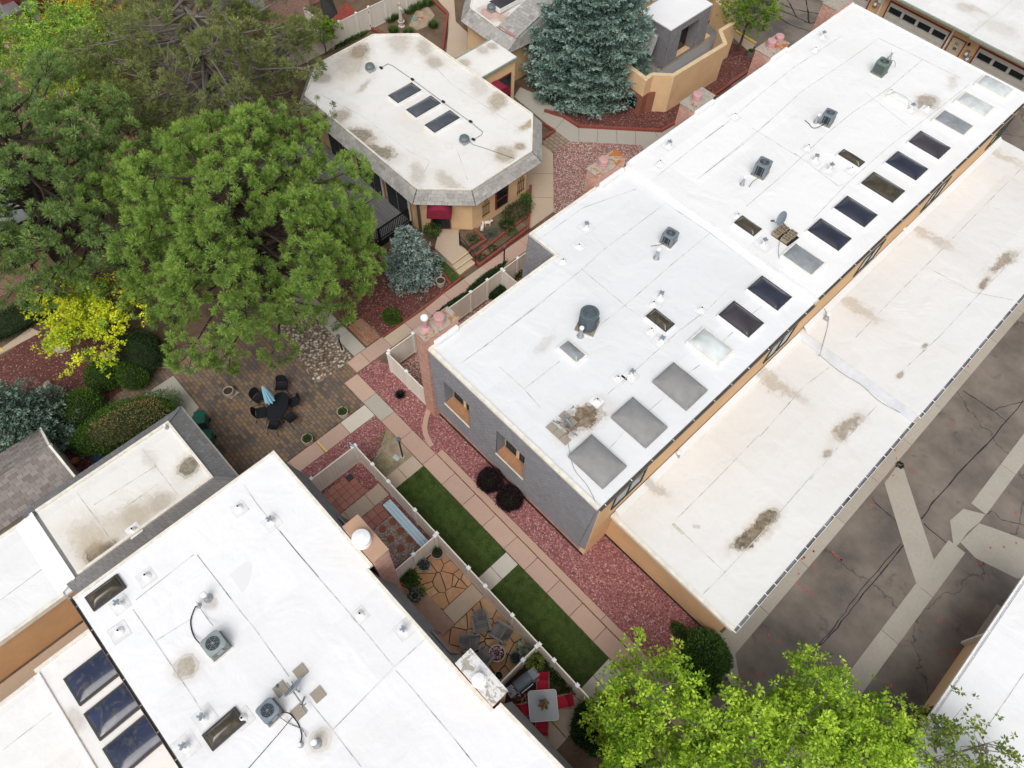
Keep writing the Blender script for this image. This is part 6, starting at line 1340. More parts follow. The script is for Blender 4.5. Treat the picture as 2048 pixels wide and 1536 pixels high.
M_bin = plain('dark_green_plastic', (.012,.085,.060), .45, 0, .12, 6, .4); M_binlid = plain('green_plastic', (.018,.135,.095), .4, 0, .12, 6, .4)
wheelie('larger dark green wheeled bin at the corner of the shingled roof', C(W3,1290,1285,.6), .95, .92); wheelie('smaller dark green wheeled bin tucked under the shingled eave', C(W3,1335,1395,.5), .95, .80)
def lamp(label, p, h, z=.0):
    t = thing('path_lamp', label, 'lamp post', (p[0],p[1],z), 0, 'black lamp posts along the paths'); k = dict(local=True)
    obj('footing', MB().cyl((0,0,0), .13, .05, 14), M_pot, t, **k); obj('post', MB().tube([(0,0,.04),(0,0,h-.14)], .042, 10), M_iron, t, **k)
    obj('lamp_head', MB().lathe((0,0,h-.16), [(.05,0),(.10,.02),(.10,.13),(.12,.14),(.105,.18),(0,.20)], 14, False), M_acd, t, **k); return t
lamp('black lamp post in the thin grass by the white fence corner', C(A,785,235), 2.05); lamp('black lamp post on the pink path beside the red timber bed', C(HH,1433,420), 1.75, .03); lamp('black lamp post among the pebbles by the grey walk', C(HH,400,965), 1.45, .03)
p = C(A,745,243); solo('utility_lid', MB().obox((p[0],p[1],.03), Vector((.17,.03,0)), Vector((-.03,.12,0)), Vector((0,0,.025))), plain('pale_green_plastic', (.46,.52,.47), .6), 'small pale utility box lid in the grass beside the lamp post', 'utility box', bevel=.01)
p = C(A,460,160,2.0); bd = MB(); bd.blob((p[0],p[1],1.98),.10,.05,.05); bd.blob((p[0]+.10,p[1],2.03),.045,.04,.045); bd.obox((p[0]-.13,p[1],2.0), Vector((.08,0,.01)), Vector((0,.03,0)), Vector((0,0,.01))); bd.tube([(p[0],p[1],1.78),(p[0],p[1],1.95)],.012); solo('bird_ornament', bd, plain('verdigris', (.30,.45,.48), .6), 'small pale blue bird ornament on the fence corner post', 'ornament')
# ------------------------------------------------------------ flagstone patio pots
planter('stone pot with dark green cactus like plant in the patio corner', C(Z5,610,195), .30, .34, plant={'n':110,'mat':M_leafd,'s':.4,'sz':.9,'dz':1.5,'L':.12}, z0=.03)
planter('stone pot with teal and purple succulent beside the dividing fence', C(Z5,445,350), .30, .36, plant={'n':120,'mat':M_leaft,'s':.7,'sz':.6,'dz':1.1,'L':.16,'w':.07}, z0=.03)
fo = foliage(None, (*C(Z5,455,300,.5)[:2],.55), .12, .12, .12, 60, .09, .05, M_leafp, 'purple_flower'); tag(fo, 'small purple flower heads among the teal succulent leaves', 'flowers')
planter('pot of yellow and white flowers at the end of the doorstep', C(Z5,410,670), .20, .26, plant={'n':180,'mat':M_leafy,'s':1.1,'sz':.9,'dz':1.2,'L':.08}, z0=.03)
planter('pot of broad dark teal leaves against the mansard', C(Z5,325,735), .20, .26, plant={'n':90,'mat':M_leaft,'s':1.4,'sz':1.0,'dz':1.3,'L':.20,'w':.09}, z0=.03)
gb = thing('garden_bush', 'leafy green bush at the foot of the brick chimney on the flagstone patio', 'shrub', (*C(Z5,280,510)[:2],.03)); c_ = C(Z5,275,490,.35); foliage(gb, c_, .46, .34, .34, 420, .14, .08, M_leafg, shell=.3); foliage(gb, (c_[0]-.2,c_[1]-.2,.3), .3, .3, .3, 160, .12, .06, M_leafd, shell=.2)
planter('glass topped fire bowl filled with pink and white flowers', C(Z5,1370,1470), .38, .34, mat=plain('dull_steel', (.33,.31,.28), .35, .6, .15, 5), plant={'n':120,'mat':M_petal,'s':.6,'sz':.4,'dz':1.05,'L':.11,'w':.09}, rim=.06, name='flower_bowl', cat='flower bowl', z0=.03)
planter('dark blue glazed pot rim with trailing leaves by the dividing fence', C(Z5,1600,1530), .24, .36, mat=plain('blue_glaze', (.035,.10,.13), .25, 0, .2, 5), plant={'n':60,'mat':M_leaft,'s':.6,'L':.12,'w':.06}, z0=.03)
gb = thing('garden_plant', 'plant with large pale variegated leaves beside the blue glazed pot', 'plant', (*C(Z5,1690,1440)[:2],.03)); c_ = C(Z5,1700,1400,.4); foliage(gb, c_, .30, .30, .25, 60, .24, .14, M_leafv, shell=.2)
planter('dark pot of small leaves in the shade under the peeling chimney cap', C(D,240,470), .2, .3, plant={'n':60,'mat':M_leafd}, z0=.03)
# ------------------------------------------------------------ patio with red chairs
struct('patio', MB().prism([(-3.0,3.0),(-.75,3.0),(-.75,5.85),(-3.0,5.85)], -.1, .010), masonry('patio_brick', [(.13,.055,.045),(.17,.075,.06),(.11,.05,.04)], (.07,.05,.04), .22, .11, .012, False))
slabs('walkway', M_tanc, [(-.73,3.0,.35,4.35),(-.73,4.36,.35,5.84)], -.1, .034)
M_redc = plain('red_canvas', (.42,.012,.035), .75, 0, .08, 12)
def sling(label, p, to):
    rz = math.atan2(to[1]-p[1], to[0]-p[0])-math.pi/2; t = thing('patio_chair', label, 'chair', (p[0],p[1],.03), rz, 'red sling chairs round the glass table'); k = dict(local=True)
    obj('seat', MB().grid(lambda u, v: ((u-.5)*.50, -.24+.50*v, .42+.03*v-.03*math.sin(math.pi*v)), 6, 6), M_redc, t, **k); obj('backrest', MB().grid(lambda u, v: ((u-.5)*.50, -.25-.22*v, .42+.55*v), 6, 6), M_redc, t, **k)
    for s in (-1, 1): obj('side_frame', MB().tube([(s*.26,.30,0),(s*.26,.26,.44),(s*.26,-.25,.42),(s*.26,-.48,.99)],.018).tube([(s*.26,-.10,.42),(s*.26,-.42,0)],.018).tube([(s*.27,.22,.62),(s*.27,-.32,.62)],.02), M_brownfr, t, **k)
    return t
M_brownfr = plain('tan_chair_frame', (.26,.19,.13), .5, .2, .1, 8)
rt = C(D,808,838,.72)
for q, lb_ in (((800,585),'red sling chair beside the black grill'),((1040,800),'red sling chair on the concrete side, next to the white flowers'),((600,895),'red sling chair tucked against the mansard, left of the glass table'),((790,1085),'red sling chair at the bottom of the patio, below the glass table')): sling(lb_, C(D,q[0],q[1],.45), rt)
gt = thing('glass_table', 'square frosted glass table with rounded corners between four red chairs', 'table', (rt[0],rt[1],.03)); k = dict(local=True)
mg = NT('frosted_glass', .45, .5); mg.col((.62,.66,.68)); mg.b.inputs['Alpha'].default_value = .62
ra = math.atan2(*[(C(D,940,670,.72)[i]-C(D,655,690,.72)[i]) for i in (1,0)])
def rot(pts, a): return [(x*math.cos(a)-y*math.sin(a), x*math.sin(a)+y*math.cos(a)) for x, y in pts]
obj('glass_top', MB().prism(rot(rrect(.60,.12), ra), .69, .70, True), mg.m, gt, **k)
obj('table_rim', MB().tube([(x,y,.692) for x, y in rot(rrect(.605,.12), ra)]+[(*rot(rrect(.605,.12), ra)[0],.692)], .014), M_whitem, gt, **k)
for sx, sy in ((1,1),(1,-1),(-1,1),(-1,-1)): x, y = rot([(sx*.45,sy*.45)], ra)[0]; obj('leg', MB().tube([(x,y,.69),(x*1.05,y*1.05,0)], .022), M_brownfr, gt, **k)
ub = C(D,790,900,.0); um = thing('patio_umbrella', 'closed tan umbrella standing through the frosted glass table', 'umbrella', (rt[0],rt[1],.03)); M_beige = plain('tan_canvas', (.46,.34,.20), .85, 0, .2, 18)
obj('pole', MB().tube([(0,0,.02),(0,0,2.15)], .02, 8), M_brownfr, um, **k)
def fold2(u, v): a = 2*math.pi*u; r = (.04+.15*(1-v)**.7)*(1+.35*math.cos(6*a)); return (r*math.cos(a), r*math.sin(a), .95+1.2*v)
obj('canopy', MB().grid(fold2, 42, 7), M_beige, um, **k); obj('umbrella_base', MB().lathe((0,0,0), [(.22,0),(.22,.05),(.05,.08)], 18), M_brownfr, um, **k)
gl = C(D,545,540,.9); ga = math.atan2(*[(C(D,640,420,.9)[i]-C(D,430,590,.9)[i]) for i in (1,0)])
gq = thing('gas_grill', 'black gas grill with grey side shelf against the dividing fence', 'grill', (gl[0],gl[1],.02), ga); M_stee = plain('brushed_steel', (.24,.26,.27), .35, .6, .2, 9)
obj('cart', MB().box(-.42,-.24,.08,.42,.24,.78), M_black, gq, **k); obj('firebox', MB().box(-.42,-.26,.781,.42,.26,.92), M_black, gq, bevel=.02, **k)
def lid(u, v): a = math.pi*v; return (-.40+.80*u, -.26*math.cos(a), .921+.22*math.sin(a)**.7)
obj('hood', MB().grid(lid, 4, 12).face([(-.40,-.26*math.cos(math.pi*i/12),.921+.22*max(0,math.sin(math.pi*i/12))**.7) for i in range(13)]).face([(.40,-.26*math.cos(math.pi*i/12),.921+.22*max(0,math.sin(math.pi*i/12))**.7) for i in range(13)]), M_acd, gq, **k)
obj('handle', MB().tube([(-.3,-.33,.98),(.3,-.33,.98)], .016), M_whitem, gq, **k); obj('side_shelf', MB().box(.43,-.22,.86,.78,.22,.89), M_stee, gq, **k); obj('side_shelf', MB().box(-.78,-.22,.86,-.43,.22,.89), M_stee, gq, **k)
for x in (-.36,.36): obj('wheel', MB().lathe((x,-.2,.0), [(.06,0),(.06,.08)], 12), M_black, gq, **k)
p = C(D,440,660,.95); fo = foliage(None, (p[0],p[1],1.02), .2, .16, .10, 46, .15, .05, leafmat('red_grey_cloth', (.20,.03,.04), (.55,.5,.5), .1), 'striped_cloth', .1); tag(fo, 'crumpled red and white cloth lying on the grill shelf', 'cloth')
pl = thing('potted_plant', 'round pale plate shaped pot at the end of the grill', 'pot', (*C(D,700,475)[:2],.02)); obj('pot', MB().lathe((*C(D,700,475,.5)[:2],.02), [(.10,0),(.16,.35),(.21,.5),(.17,.5),(0,.46)], 20, False), M_stee, pl)
gf = thing('folding_stand', 'folded wooden stand on the dark patio bricks below the grill', 'stand', (*C(D,570,720)[:2],.02)); M_wood = plain('pale_wood', (.42,.29,.18), .7, 0, .15, 8)
for a, b in (((520,760),(660,665)),((560,680),(610,800)),((520,830),(580,690)),((480,765),(540,770)),((530,830),(585,790))): obj('slat', MB().bar(C(D,*a,.12), C(D,*b,.45), .045, .03), M_wood, gf)
def shrub(label, px, k_, z, rx, rz_, n, L, w, mat, name='shrub', cat='shrub', grp=None, mat2=None, shell=.5, ry=None):
    c = C(k_, *px, z); t = thing(name, label, cat, (c[0],c[1],0), 0, grp); foliage(t, c, rx, ry or rx, rz_, n, L, w, mat, shell=shell)
    if mat2: foliage(t, c, rx*.95, (ry or rx)*.95, rz_*.95, n//3, L, w, mat2, shell=.7)
    obj('stems', MB().tube([(c[0],c[1],0),(c[0]+.05,c[1],c[2])], .03, 6).tube([(c[0],c[1],0),(c[0]-.12,c[1]+.08,c[2])], .02, 6), M_bark, t); return t
M_bark = plain('grey_bark', (.12,.095,.075), .95, 0, .25, 9, .1, .6)
shrub('bright yellow green bush behind the grill in the fence corner', (700,285), D, .7, .42, .40, 520, .09, .05, M_leafy, mat2=M_leafg)
shrub('dark leafy plants in the corner of the fence beside the yellow green bush', (800,220), D, .4, .40, .35, 420, .09, .05, M_leafd)
shrub('olive flowering plant between the lime bush and the long fence', (860,330), D, .4, .30, .28, 260, .08, .05, M_leafg)
shrub('dark green shrub along the long fence beside the upper red chair', (1000,470), D, .4, .40, .32, 520, .09, .05, M_leafd, mat2=M_leafg)
shrub('dark green shrub between the red chairs and the long fence', (1110,590), D, .4, .40, .32, 520, .09, .05, M_leafd, mat2=M_leafg)
shrub('small white flowers at the end of the shrubs by the concrete', (1210,680), D, .25, .22, .18, 200, .06, .045, M_white_p, name='flower_clump', cat='flowers')
shrub('blue pot flowers by the grill with white blooms', (790,410), D, .3, .18, .15, 120, .06, .05, M_white_p, name='flower_clump', cat='flowers')
# ------------------------------------------------------------ clubhouse steps, timber beds, statue, boulders
ld = [C(Z1,*q,.45)[:2] for q in ((375,505),(620,505),(630,700),(755,790),(540,945),(318,745))]
struct('landing', MB().prism(ld, 0, .47), M_tanc); stp = [((755,790),(800,862),(835,920)), ((540,945),(588,1010),(638,1078))]
for i in range(3):
    a0, b0 = C(Z1,*stp[0][i],.47-.15*i), C(Z1,*stp[1][i],.47-.15*i); dr = Vector((C(Z1,*stp[0][-1],.1)[0]-C(Z1,*stp[0][0],.4)[0], C(Z1,*stp[0][-1],.1)[1]-C(Z1,*stp[0][0],.4)[1], 0)).normalized()*.36
    zt = .47-.15*i
    if i < 2: struct('step', MB().prism([a0[:2], b0[:2], (b0[0]+dr.x,b0[1]+dr.y), (a0[0]+dr.x,a0[1]+dr.y)][::-1] , 0, zt-.15), M_tanc)
    n_ = dr.normalized()*.05; struct('step_nosing', MB().face([(a0[0]-n_.x,a0[1]-n_.y,zt+.004),(b0[0]-n_.x,b0[1]-n_.y,zt+.004),(b0[0]+n_.x*.3,b0[1]+n_.y*.3,zt+.004),(a0[0]+n_.x*.3,a0[1]+n_.y*.3,zt+.004)]).face([(a0[0]+n_.x*.3,a0[1]+n_.y*.3,zt+.004),(b0[0]+n_.x*.3,b0[1]+n_.y*.3,zt+.004),(b0[0]+n_.x*.3,b0[1]+n_.y*.3,zt-.05),(a0[0]+n_.x*.3,a0[1]+n_.y*.3,zt-.05)]), plain('pale_yellow_paint', (.66,.53,.24), .7, 0, .1, 9))
hr = thing('handrail', 'bent black iron handrail beside the yellow edged steps', 'handrail', C(Z1,840,965))
a, b = Vector(C(Z1,640,720,.47)), Vector(C(Z1,840,965,.03)); obj('post', MB().tube([a, a+Vector((0,0,.9))], .022), M_iron, hr); obj('post', MB().tube([b, b+Vector((0,0,.9))], .022), M_iron, hr)
obj('rail', MB().tube([a+Vector((0,0,.9)), a.lerp(b,.3)+Vector((0,0,.95)), b+Vector((0,0,.9))], .022), M_iron, hr); obj('rail', MB().tube([a+Vector((0,0,.45)), b+Vector((0,0,.45))], .018), M_iron, hr)
M_timb = plain('red_painted_timber', (.25,.068,.050), .8, 0, .2, 7)
def border(label, k_, pts, h=.30, w=.16, z0=.0):
    Q = [Vector(C(k_, *q, h)) for q in pts]; c = sum(Q, Vector())/len(Q); t = thing('timber_border', label, 'garden border', (c.x,c.y,0), 0, 'red painted timber borders')
    for i, (a, b) in enumerate(zip(Q, Q[1:])):
        d = (b-a).normalized()*w*.35
        m_ = MB(); m_.bar((a.x-d.x,a.y-d.y,h/2), (b.x+d.x,b.y+d.y,h/2), w, h-.004*(i%3)); obj('timber', m_, M_timb, t)
    return t
border('long red timber border between the clubhouse flower bed and the pink path', Z1, ((1545,-60),(1535,200),(1510,480),(890,945),(800,870)), .28)
border('inner red timber rail dividing the narrow flower bed', Z1, ((1500,330),(1180,560),(840,830)), .32, .14)
border('angled red timber edge beside the small lawn under the clubhouse wall', Z1, ((820,500),(970,630),(750,775)), .4, .14)
border('dark red timber kerb round the mulch bed in front of the big spruce', O3, ((290,700),(405,735),(505,800),(1035,828),(1140,768),(1600,440)), .22)
border('red timber strip round the garden with the statue', V3, ((590,175),(660,215),(900,260),(1040,310),(1072,80),(980,0)), .25)
border('short red timber pieces in front of the clubhouse east corner', O3, ((282,880),(350,830),(282,785)), .22, .12)
border('low red timber edging along the mulch bed under the small spruce', HH, ((520,750),(640,680),(800,760)), .10, .10)
border('red brown edging between the mulch and the pink path', HH, ((1165,490),(920,690),(660,872)), .10, .12)
border('curved timber edging round the small grass triangle', Z1, ((400,1040),(450,1090),(480,1150),(510,1190)), .14, .12)
soilp = [C(Z1,*q)[:2] for q in ((830,505),(1500,30),(1530,0),(1505,475),(890,935),(800,860),(750,770),(960,635))]; struct('garden_bed', MB().prism(soilp, -.1, .18), M_soil)
struct('garden_bed', MB().prism([C(Z1,*q)[:2] for q in ((635,520),(820,510),(960,630),(740,770),(650,690))], -.1, .35), M_soil)
struct('garden_bed', MB().prism([C(V3,*q)[:2] for q in ((600,180),(900,10),(990,20),(1068,85),(1045,320),(900,300))], -.1, .03), M_soil)
struct('sand_patch', MB().prism([C(Z8,*q)[:2] for q in ((1650,330),(1740,140),(1900,90),(1980,200),(1880,340),(1760,390))], -.1, .036), M_dirt)
shrub('green shrubs with yellow blooms in the clubhouse flower bed', (1380,260), Z1, .5, .75, .35, 900, .10, .06, M_leafd, mat2=M_leafg, ry=1.3)
shrub('green bush in the lower part of the clubhouse flower bed', (1240,450), Z1, .4, .5, .3, 500, .10, .06, M_leafd, mat2=M_leafg)
shrub('lime green plant at the end of the clubhouse flower bed', (1480,110), Z1, .5, .4, .3, 320, .10, .06, M_leafg, mat2=M_leafy)
shrub('low grey green ground cover spilling over the timber rail', (1030,570), Z1, .28, .62, .10, 900, .06, .035, M_leaft, name='ground_cover', cat='ground cover', ry=.9, shell=.1)
shrub('small strip of grey green ground cover by the handrail', (860,760), Z1, .28, .25, .08, 260, .06, .035, M_leaft, name='ground_cover', cat='ground cover', ry=.5, shell=.1)
shrub('dark low plant in the narrow bed beside the pink path', (1310,550), Z1, .25, .35, .2, 260, .09, .05, M_leafg); shrub('small dark plant near the lamp post in the narrow bed', (1050,750), Z1, .25, .3, .2, 200, .09, .05, M_leafd)
shrub('small plant at the pointed end of the narrow bed', (920,860), Z1, .25, .3, .2, 200, .09, .05, M_leafd); shrub('bright leafy shrub beside the clubhouse door', (290,510), Z1, .7, .55, .45, 700, .11, .07, M_leafg)
shrub('dark trailing plant in the angled timber bed', (800,620), Z1, .45, .5, .12, 360, .08, .05, M_leafd, shell=.2)
M_stone = plain('pale_boulder', (.44,.39,.32), .9, 0, .2, 3, .15, .6); M_wstone = plain('white_stone', (.68,.62,.54), .85, 0, .12, 9)
def boulder(label, px, k_, rx, ry, rz_, rz0=0, mat=None, grp='pale boulders in the garden beds'):
    c = C(k_, *px); rg = random.Random(int(px[0])); mb = MB().blob((0,0,rz_*.55), rx, ry, rz_, 14, 9, .13, rg); o = solo('boulder', mb, mat or M_stone, label, 'boulder', grp); o.location = (c[0],c[1],0); o.rotation_euler = (0,0,rz0)
boulder('long pale boulder under the yellow tree', (385,825), W3, .55, .28, .25, .5); boulder('pale boulder between the two round bushes and the paving', (910,930), W3, .5, .4, .35); boulder('flat pale boulder beside the blue spruce on the left', (315,1080), W3, .45, .22, .2, -.3)
boulder('grey boulder behind the left round bush', (715,885), W3, .5, .3, .3, .9); boulder('pale stone in front of the right round bush', (770,1015), W3, .3, .35, .25); boulder('white rock under the right side of the big pine', (1930,535), W3, .6, .45, .3)
for q, l in (((1310,280),'white rock at the upper end of the clubhouse flower bed'),((1285,412),'largest white rock in the middle of the clubhouse flower bed'),((1185,320),'pale flat rock near the wall trellis'),((905,880),'small white rock at the pointed end of the narrow bed'),((1100,705),'small white rock near the lamp post')): boulder(l, q, Z1, .14, .10, .10, 0, M_wstone, 'white rocks in the flower beds')
def lamb(label, px, rz0):
    c = C(Z1, *px, .3); t = thing('garden_figure', label, 'garden figure', (c[0],c[1],.18), rz0, 'white animal figures in the flower bed'); k = dict(local=True)
    mb = MB().blob((0,0,.24), .24, .11, .12, 12, 8); mb.blob((.26,0,.36), .11, .07, .08, 10, 7); mb.tube([(.15,0,.27),(.24,0,.34)], .065, 8); mb.tube([(.22,.05,.42),(.18,.09,.48)], .022, 5); mb.tube([(.22,-.05,.42),(.18,-.09,.48)], .022, 5)
    for sx, sy in ((.14,.06),(.14,-.06),(-.15,.06),(-.15,-.06)): mb.tube([(sx,sy,.2),(sx+.02,sy,0)], [.045,.03], 7)
    mb.tube([(-.22,0,.28),(-.30,0,.22)], .03, 6); obj('body', mb, plain('white_plaster', (.74,.69,.60), .8), t, **k)
lamb('white animal figure standing nearer the clubhouse wall', (990,430), .9); lamb('white animal figure at the edge of the grey green ground cover', (925,490), 2.2)
sp_ = C(Z8,1558,340); stt = thing('statue', 'pale stone statue of a draped standing figure on a round pedestal', 'statue', sp_); M_stat = plain('statue_stone', (.55,.50,.42), .85, 0, .1, 12)
obj('pedestal', MB().lathe((*sp_[:2],0), [(.26,0),(.26,.10),(.18,.14),(.20,.36),(.26,.42),(.26,.47)], 18), M_stat, stt)
x, y = sp_[:2]; fg_ = MB().lathe((x,y,.47), [(.17,0),(.15,.2),(.13,.5),(.155,.62),(.11,.80),(.15,.98),(.13,1.10),(.05,1.16),(.045,1.2)], 16); fg_.blob((x,y,1.79), .085, .09, .115, 12, 9); fg_.tube([(x+.13,y,1.52),(x+.22,y+.05,1.36),(x+.10,y+.12,1.26)], [.05,.042,.03], 8); fg_.tube([(x-.13,y,1.52),(x-.20,y,1.74),(x-.10,y+.02,1.92)], [.05,.042,.03], 8)
obj('figure', fg_, M_stat, stt, smooth=True)
p = C(Z8,1725,250); solo('valve_cover', MB().lathe((p[0],p[1],.0), [(.22,0),(.22,.10),(.18,.12),(0,.13)], 16, False), plain('green_lid', (.12,.33,.27), .6), 'round green lid in the sandy patch by the statue', 'lid')
p = C(Z8,1780,235); solo('garden_tool', MB().bar((p[0]-.2,p[1]-.12,.06),(p[0]+.2,p[1]+.16,.08),.05).box(p[0]+.1,p[1]+.05,.04,p[0]+.28,p[1]+.2,.09), plain('orange_red_plastic', (.55,.13,.05), .5), 'small orange red garden tool beside the green lid', 'tool')
for q, l, r_ in (((1400,220),'ornamental grass clump nearest the fence gate',.55),((1490,170),'ornamental grass clump directly behind the statue',.5),((1650,110),'ornamental grass clump right of the statue along the fence',.6),((1760,60),'ornamental grass clump farther along the white fence',.55),((1890,20),'ornamental grass clump at the far end of the white fence',.5),((1450,370),'rounded green plant left of the statue pedestal',.4),((1640,400),'rounded green plant in front of the statue pedestal',.5),((1960,300),'spiky green shrub at the right of the sandy patch',.45)):
    c = C(Z8,q[0],q[1],.35); t = thing('ornamental_grass', l, 'plant', (c[0],c[1],0), 0, 'clumps of grass and green plants round the statue'); cc, d, u, L_, w_, tt = [], [], [], [], [], []
    for _ in range(420):
        a, r0 = rnd.uniform(0,6.283), r_*.55*math.sqrt(rnd.random()); cc.append((c[0]+r0*math.cos(a), c[1]+r0*math.sin(a), .03)); kx = rnd.uniform(.1,.9); d.append((math.cos(a)*kx, math.sin(a)*kx, 1)); u.append((math.sin(a),-math.cos(a),0)); L_.append(rnd.uniform(.3,.62)); w_.append(rnd.uniform(.02,.04)); tt.append(rnd.random())
    leafmesh('blades', cc, d, u, L_, w_, tt, M_leafg, t)
for q, l in (((770,1255),'dark spiky grass tuft on the red gravel by the white fence'),):
    c = C(HH,*q); t = thing('grass_tuft', l, 'plant', (c[0],c[1],0)); cc, d, u, L_, w_, tt = [], [], [], [], [], []
    for _ in range(420):
        a = rnd.uniform(0,6.283); kx = rnd.uniform(.3,2.2); cc.append((c[0],c[1],.02)); d.append((math.cos(a)*kx, math.sin(a)*kx, 1)); u.append((math.sin(a),-math.cos(a),0)); L_.append(rnd.uniform(.25,.48)); w_.append(.02); tt.append(rnd.random())
    leafmesh('blades', cc, d, u, L_, w_, tt, leafmat('black_grass', (.012,.010,.012), (.04,.03,.035), .1), t)
# odds and ends
p = C(S2,640,505,.4); solo('barrel', MB().lathe((p[0],p[1],0), [(.28,0),(.31,.3),(.28,.75),(.25,.78),(0,.78)], 18, False), plain('navy_plastic', (.02,.03,.09), .5), 'navy blue barrel half hidden under the shingled eave by the hedge', 'barrel')
p = C(S2,497,530); solo('flower_pot', MB().lathe((p[0],p[1],0), [(.11,0),(.16,.26),(.18,.27),(.18,.32),(.15,.32),(0,.28)], 16, False), plain('terracotta', (.38,.12,.05), .8), 'small terracotta pot on the red gravel by the shed', 'pot')
p = C(W3,655,868); solo('flower_pot', MB().lathe((p[0],p[1],0), [(.14,0),(.19,.2),(.19,.24),(.14,.24),(0,.2)], 16, False), plain('brown_clay', (.30,.11,.07), .8), 'low brown clay pot below the yellow tree', 'pot')
M_drift = plain('bleached_wood', (.42,.35,.27), .85, 0, .2, 9)
cable('bleached forked branch lying on the gravel beside the round bush', [C(W3,930,975,.05),C(W3,1000,945,.08),C(W3,1110,945,.05)], .045, M_drift, 'fallen_branch', 'branch'); cable('second bleached branch lying above the forked one', [C(W3,970,880,.05),C(W3,1040,915,.10),C(W3,1105,940,.06)], .04, M_drift, 'fallen_branch', 'branch')
cable('long bleached fallen branch on the gravel between the left pines', [C(X3,650,752,.1),C(X3,760,745,.25),C(X3,880,742,.2)], .05, M_drift, 'fallen_branch', 'branch')
rl = thing('guard_rail', 'short pale metal rail at the edge of the lower shrub by the alley kerb', 'rail', C(M1,1090,935)); a, b = Vector(C(M1,1052,905,.0)), Vector(C(M1,1130,985,0))
for t_ in (0,.33,.66,1): q = a.lerp(b,t_); obj('post', MB().tube([q, q+Vector((0,0,.6))], .02), M_trim, rl)
obj('rail', MB().tube([a+Vector((0,0,.6)), b+Vector((0,0,.6))], .022), M_trim, rl)
p = C(M1,1075,735); solo('drain_spout', MB().obox((p[0],p[1],.12), Vector((.32,.12,-.03)), Vector((-.05,.12,0)), Vector((0,0,.07))), M_black, 'black drain spout at the corner of the garage wall', 'drain spout', bevel=.02)
p = C(J3,1255,865,.05); fo = foliage(None, (p[0],p[1],.04), .14, .12, .03, 44, .16, .09, leafmat('torn_black_plastic', (.01,.01,.01), (.02,.02,.02), 0), 'torn_plastic', .0); tag(fo, 'torn black plastic scrap where the apron meets the diagonal pan', 'plastic scrap')
p = C((600,250,7.877),815,770,.9); bk = thing('bucket', 'black bucket with grey lid standing on the deck by the glass doors', 'bucket', (p[0],p[1],ZPF)); obj('body', MB().lathe((p[0],p[1],ZPF), [(.15,0),(.19,.4)], 16), M_black, bk); obj('lid', MB().lathe((p[0],p[1],ZPF+.40), [(.20,0),(.20,.03),(.12,.09),(0,.10)], 16, False), M_acb, bk)
planter('grey green pot with leaves on the red gravel by the double pink flues', C((1400,0,6.4),630,720), .25, .45, mat=plain('grey_green_pot', (.16,.18,.15), .8), plant={'n':140}, z0=.0)
struct('painted_stripe', MB().face([(*C(W3,*q)[:2],.036) for q in ((0,812),(25,838),(12,846),(-15,822))]), M_yel)
struct('kerb', MB().prism([C((1400,0,6.4),*q)[:2] for q in ((445,415),(460,400),(720,560),(700,575))], -.1, .14), M_yel); struct('walkway', MB().prism([C((1400,0,6.4),*q)[:2] for q in ((400,470),(445,420),(700,580),(640,680))], -.1, .06), M_tanc)
tw = C(Z2,960,850); tr = thing('wire_trellis', 'white looped wire plant support against the balcony wall', 'trellis', tw); 
for dx in (-.25,.2): obj('loop', MB().tube([(tw[0]+.02*i*0,tw[1]+dx+.25*math.sin(i*.52)*.6,.3+1.2*math.sin(math.pi*i/12)) for i in range(13)], .018, 6), M_whitem, tr)
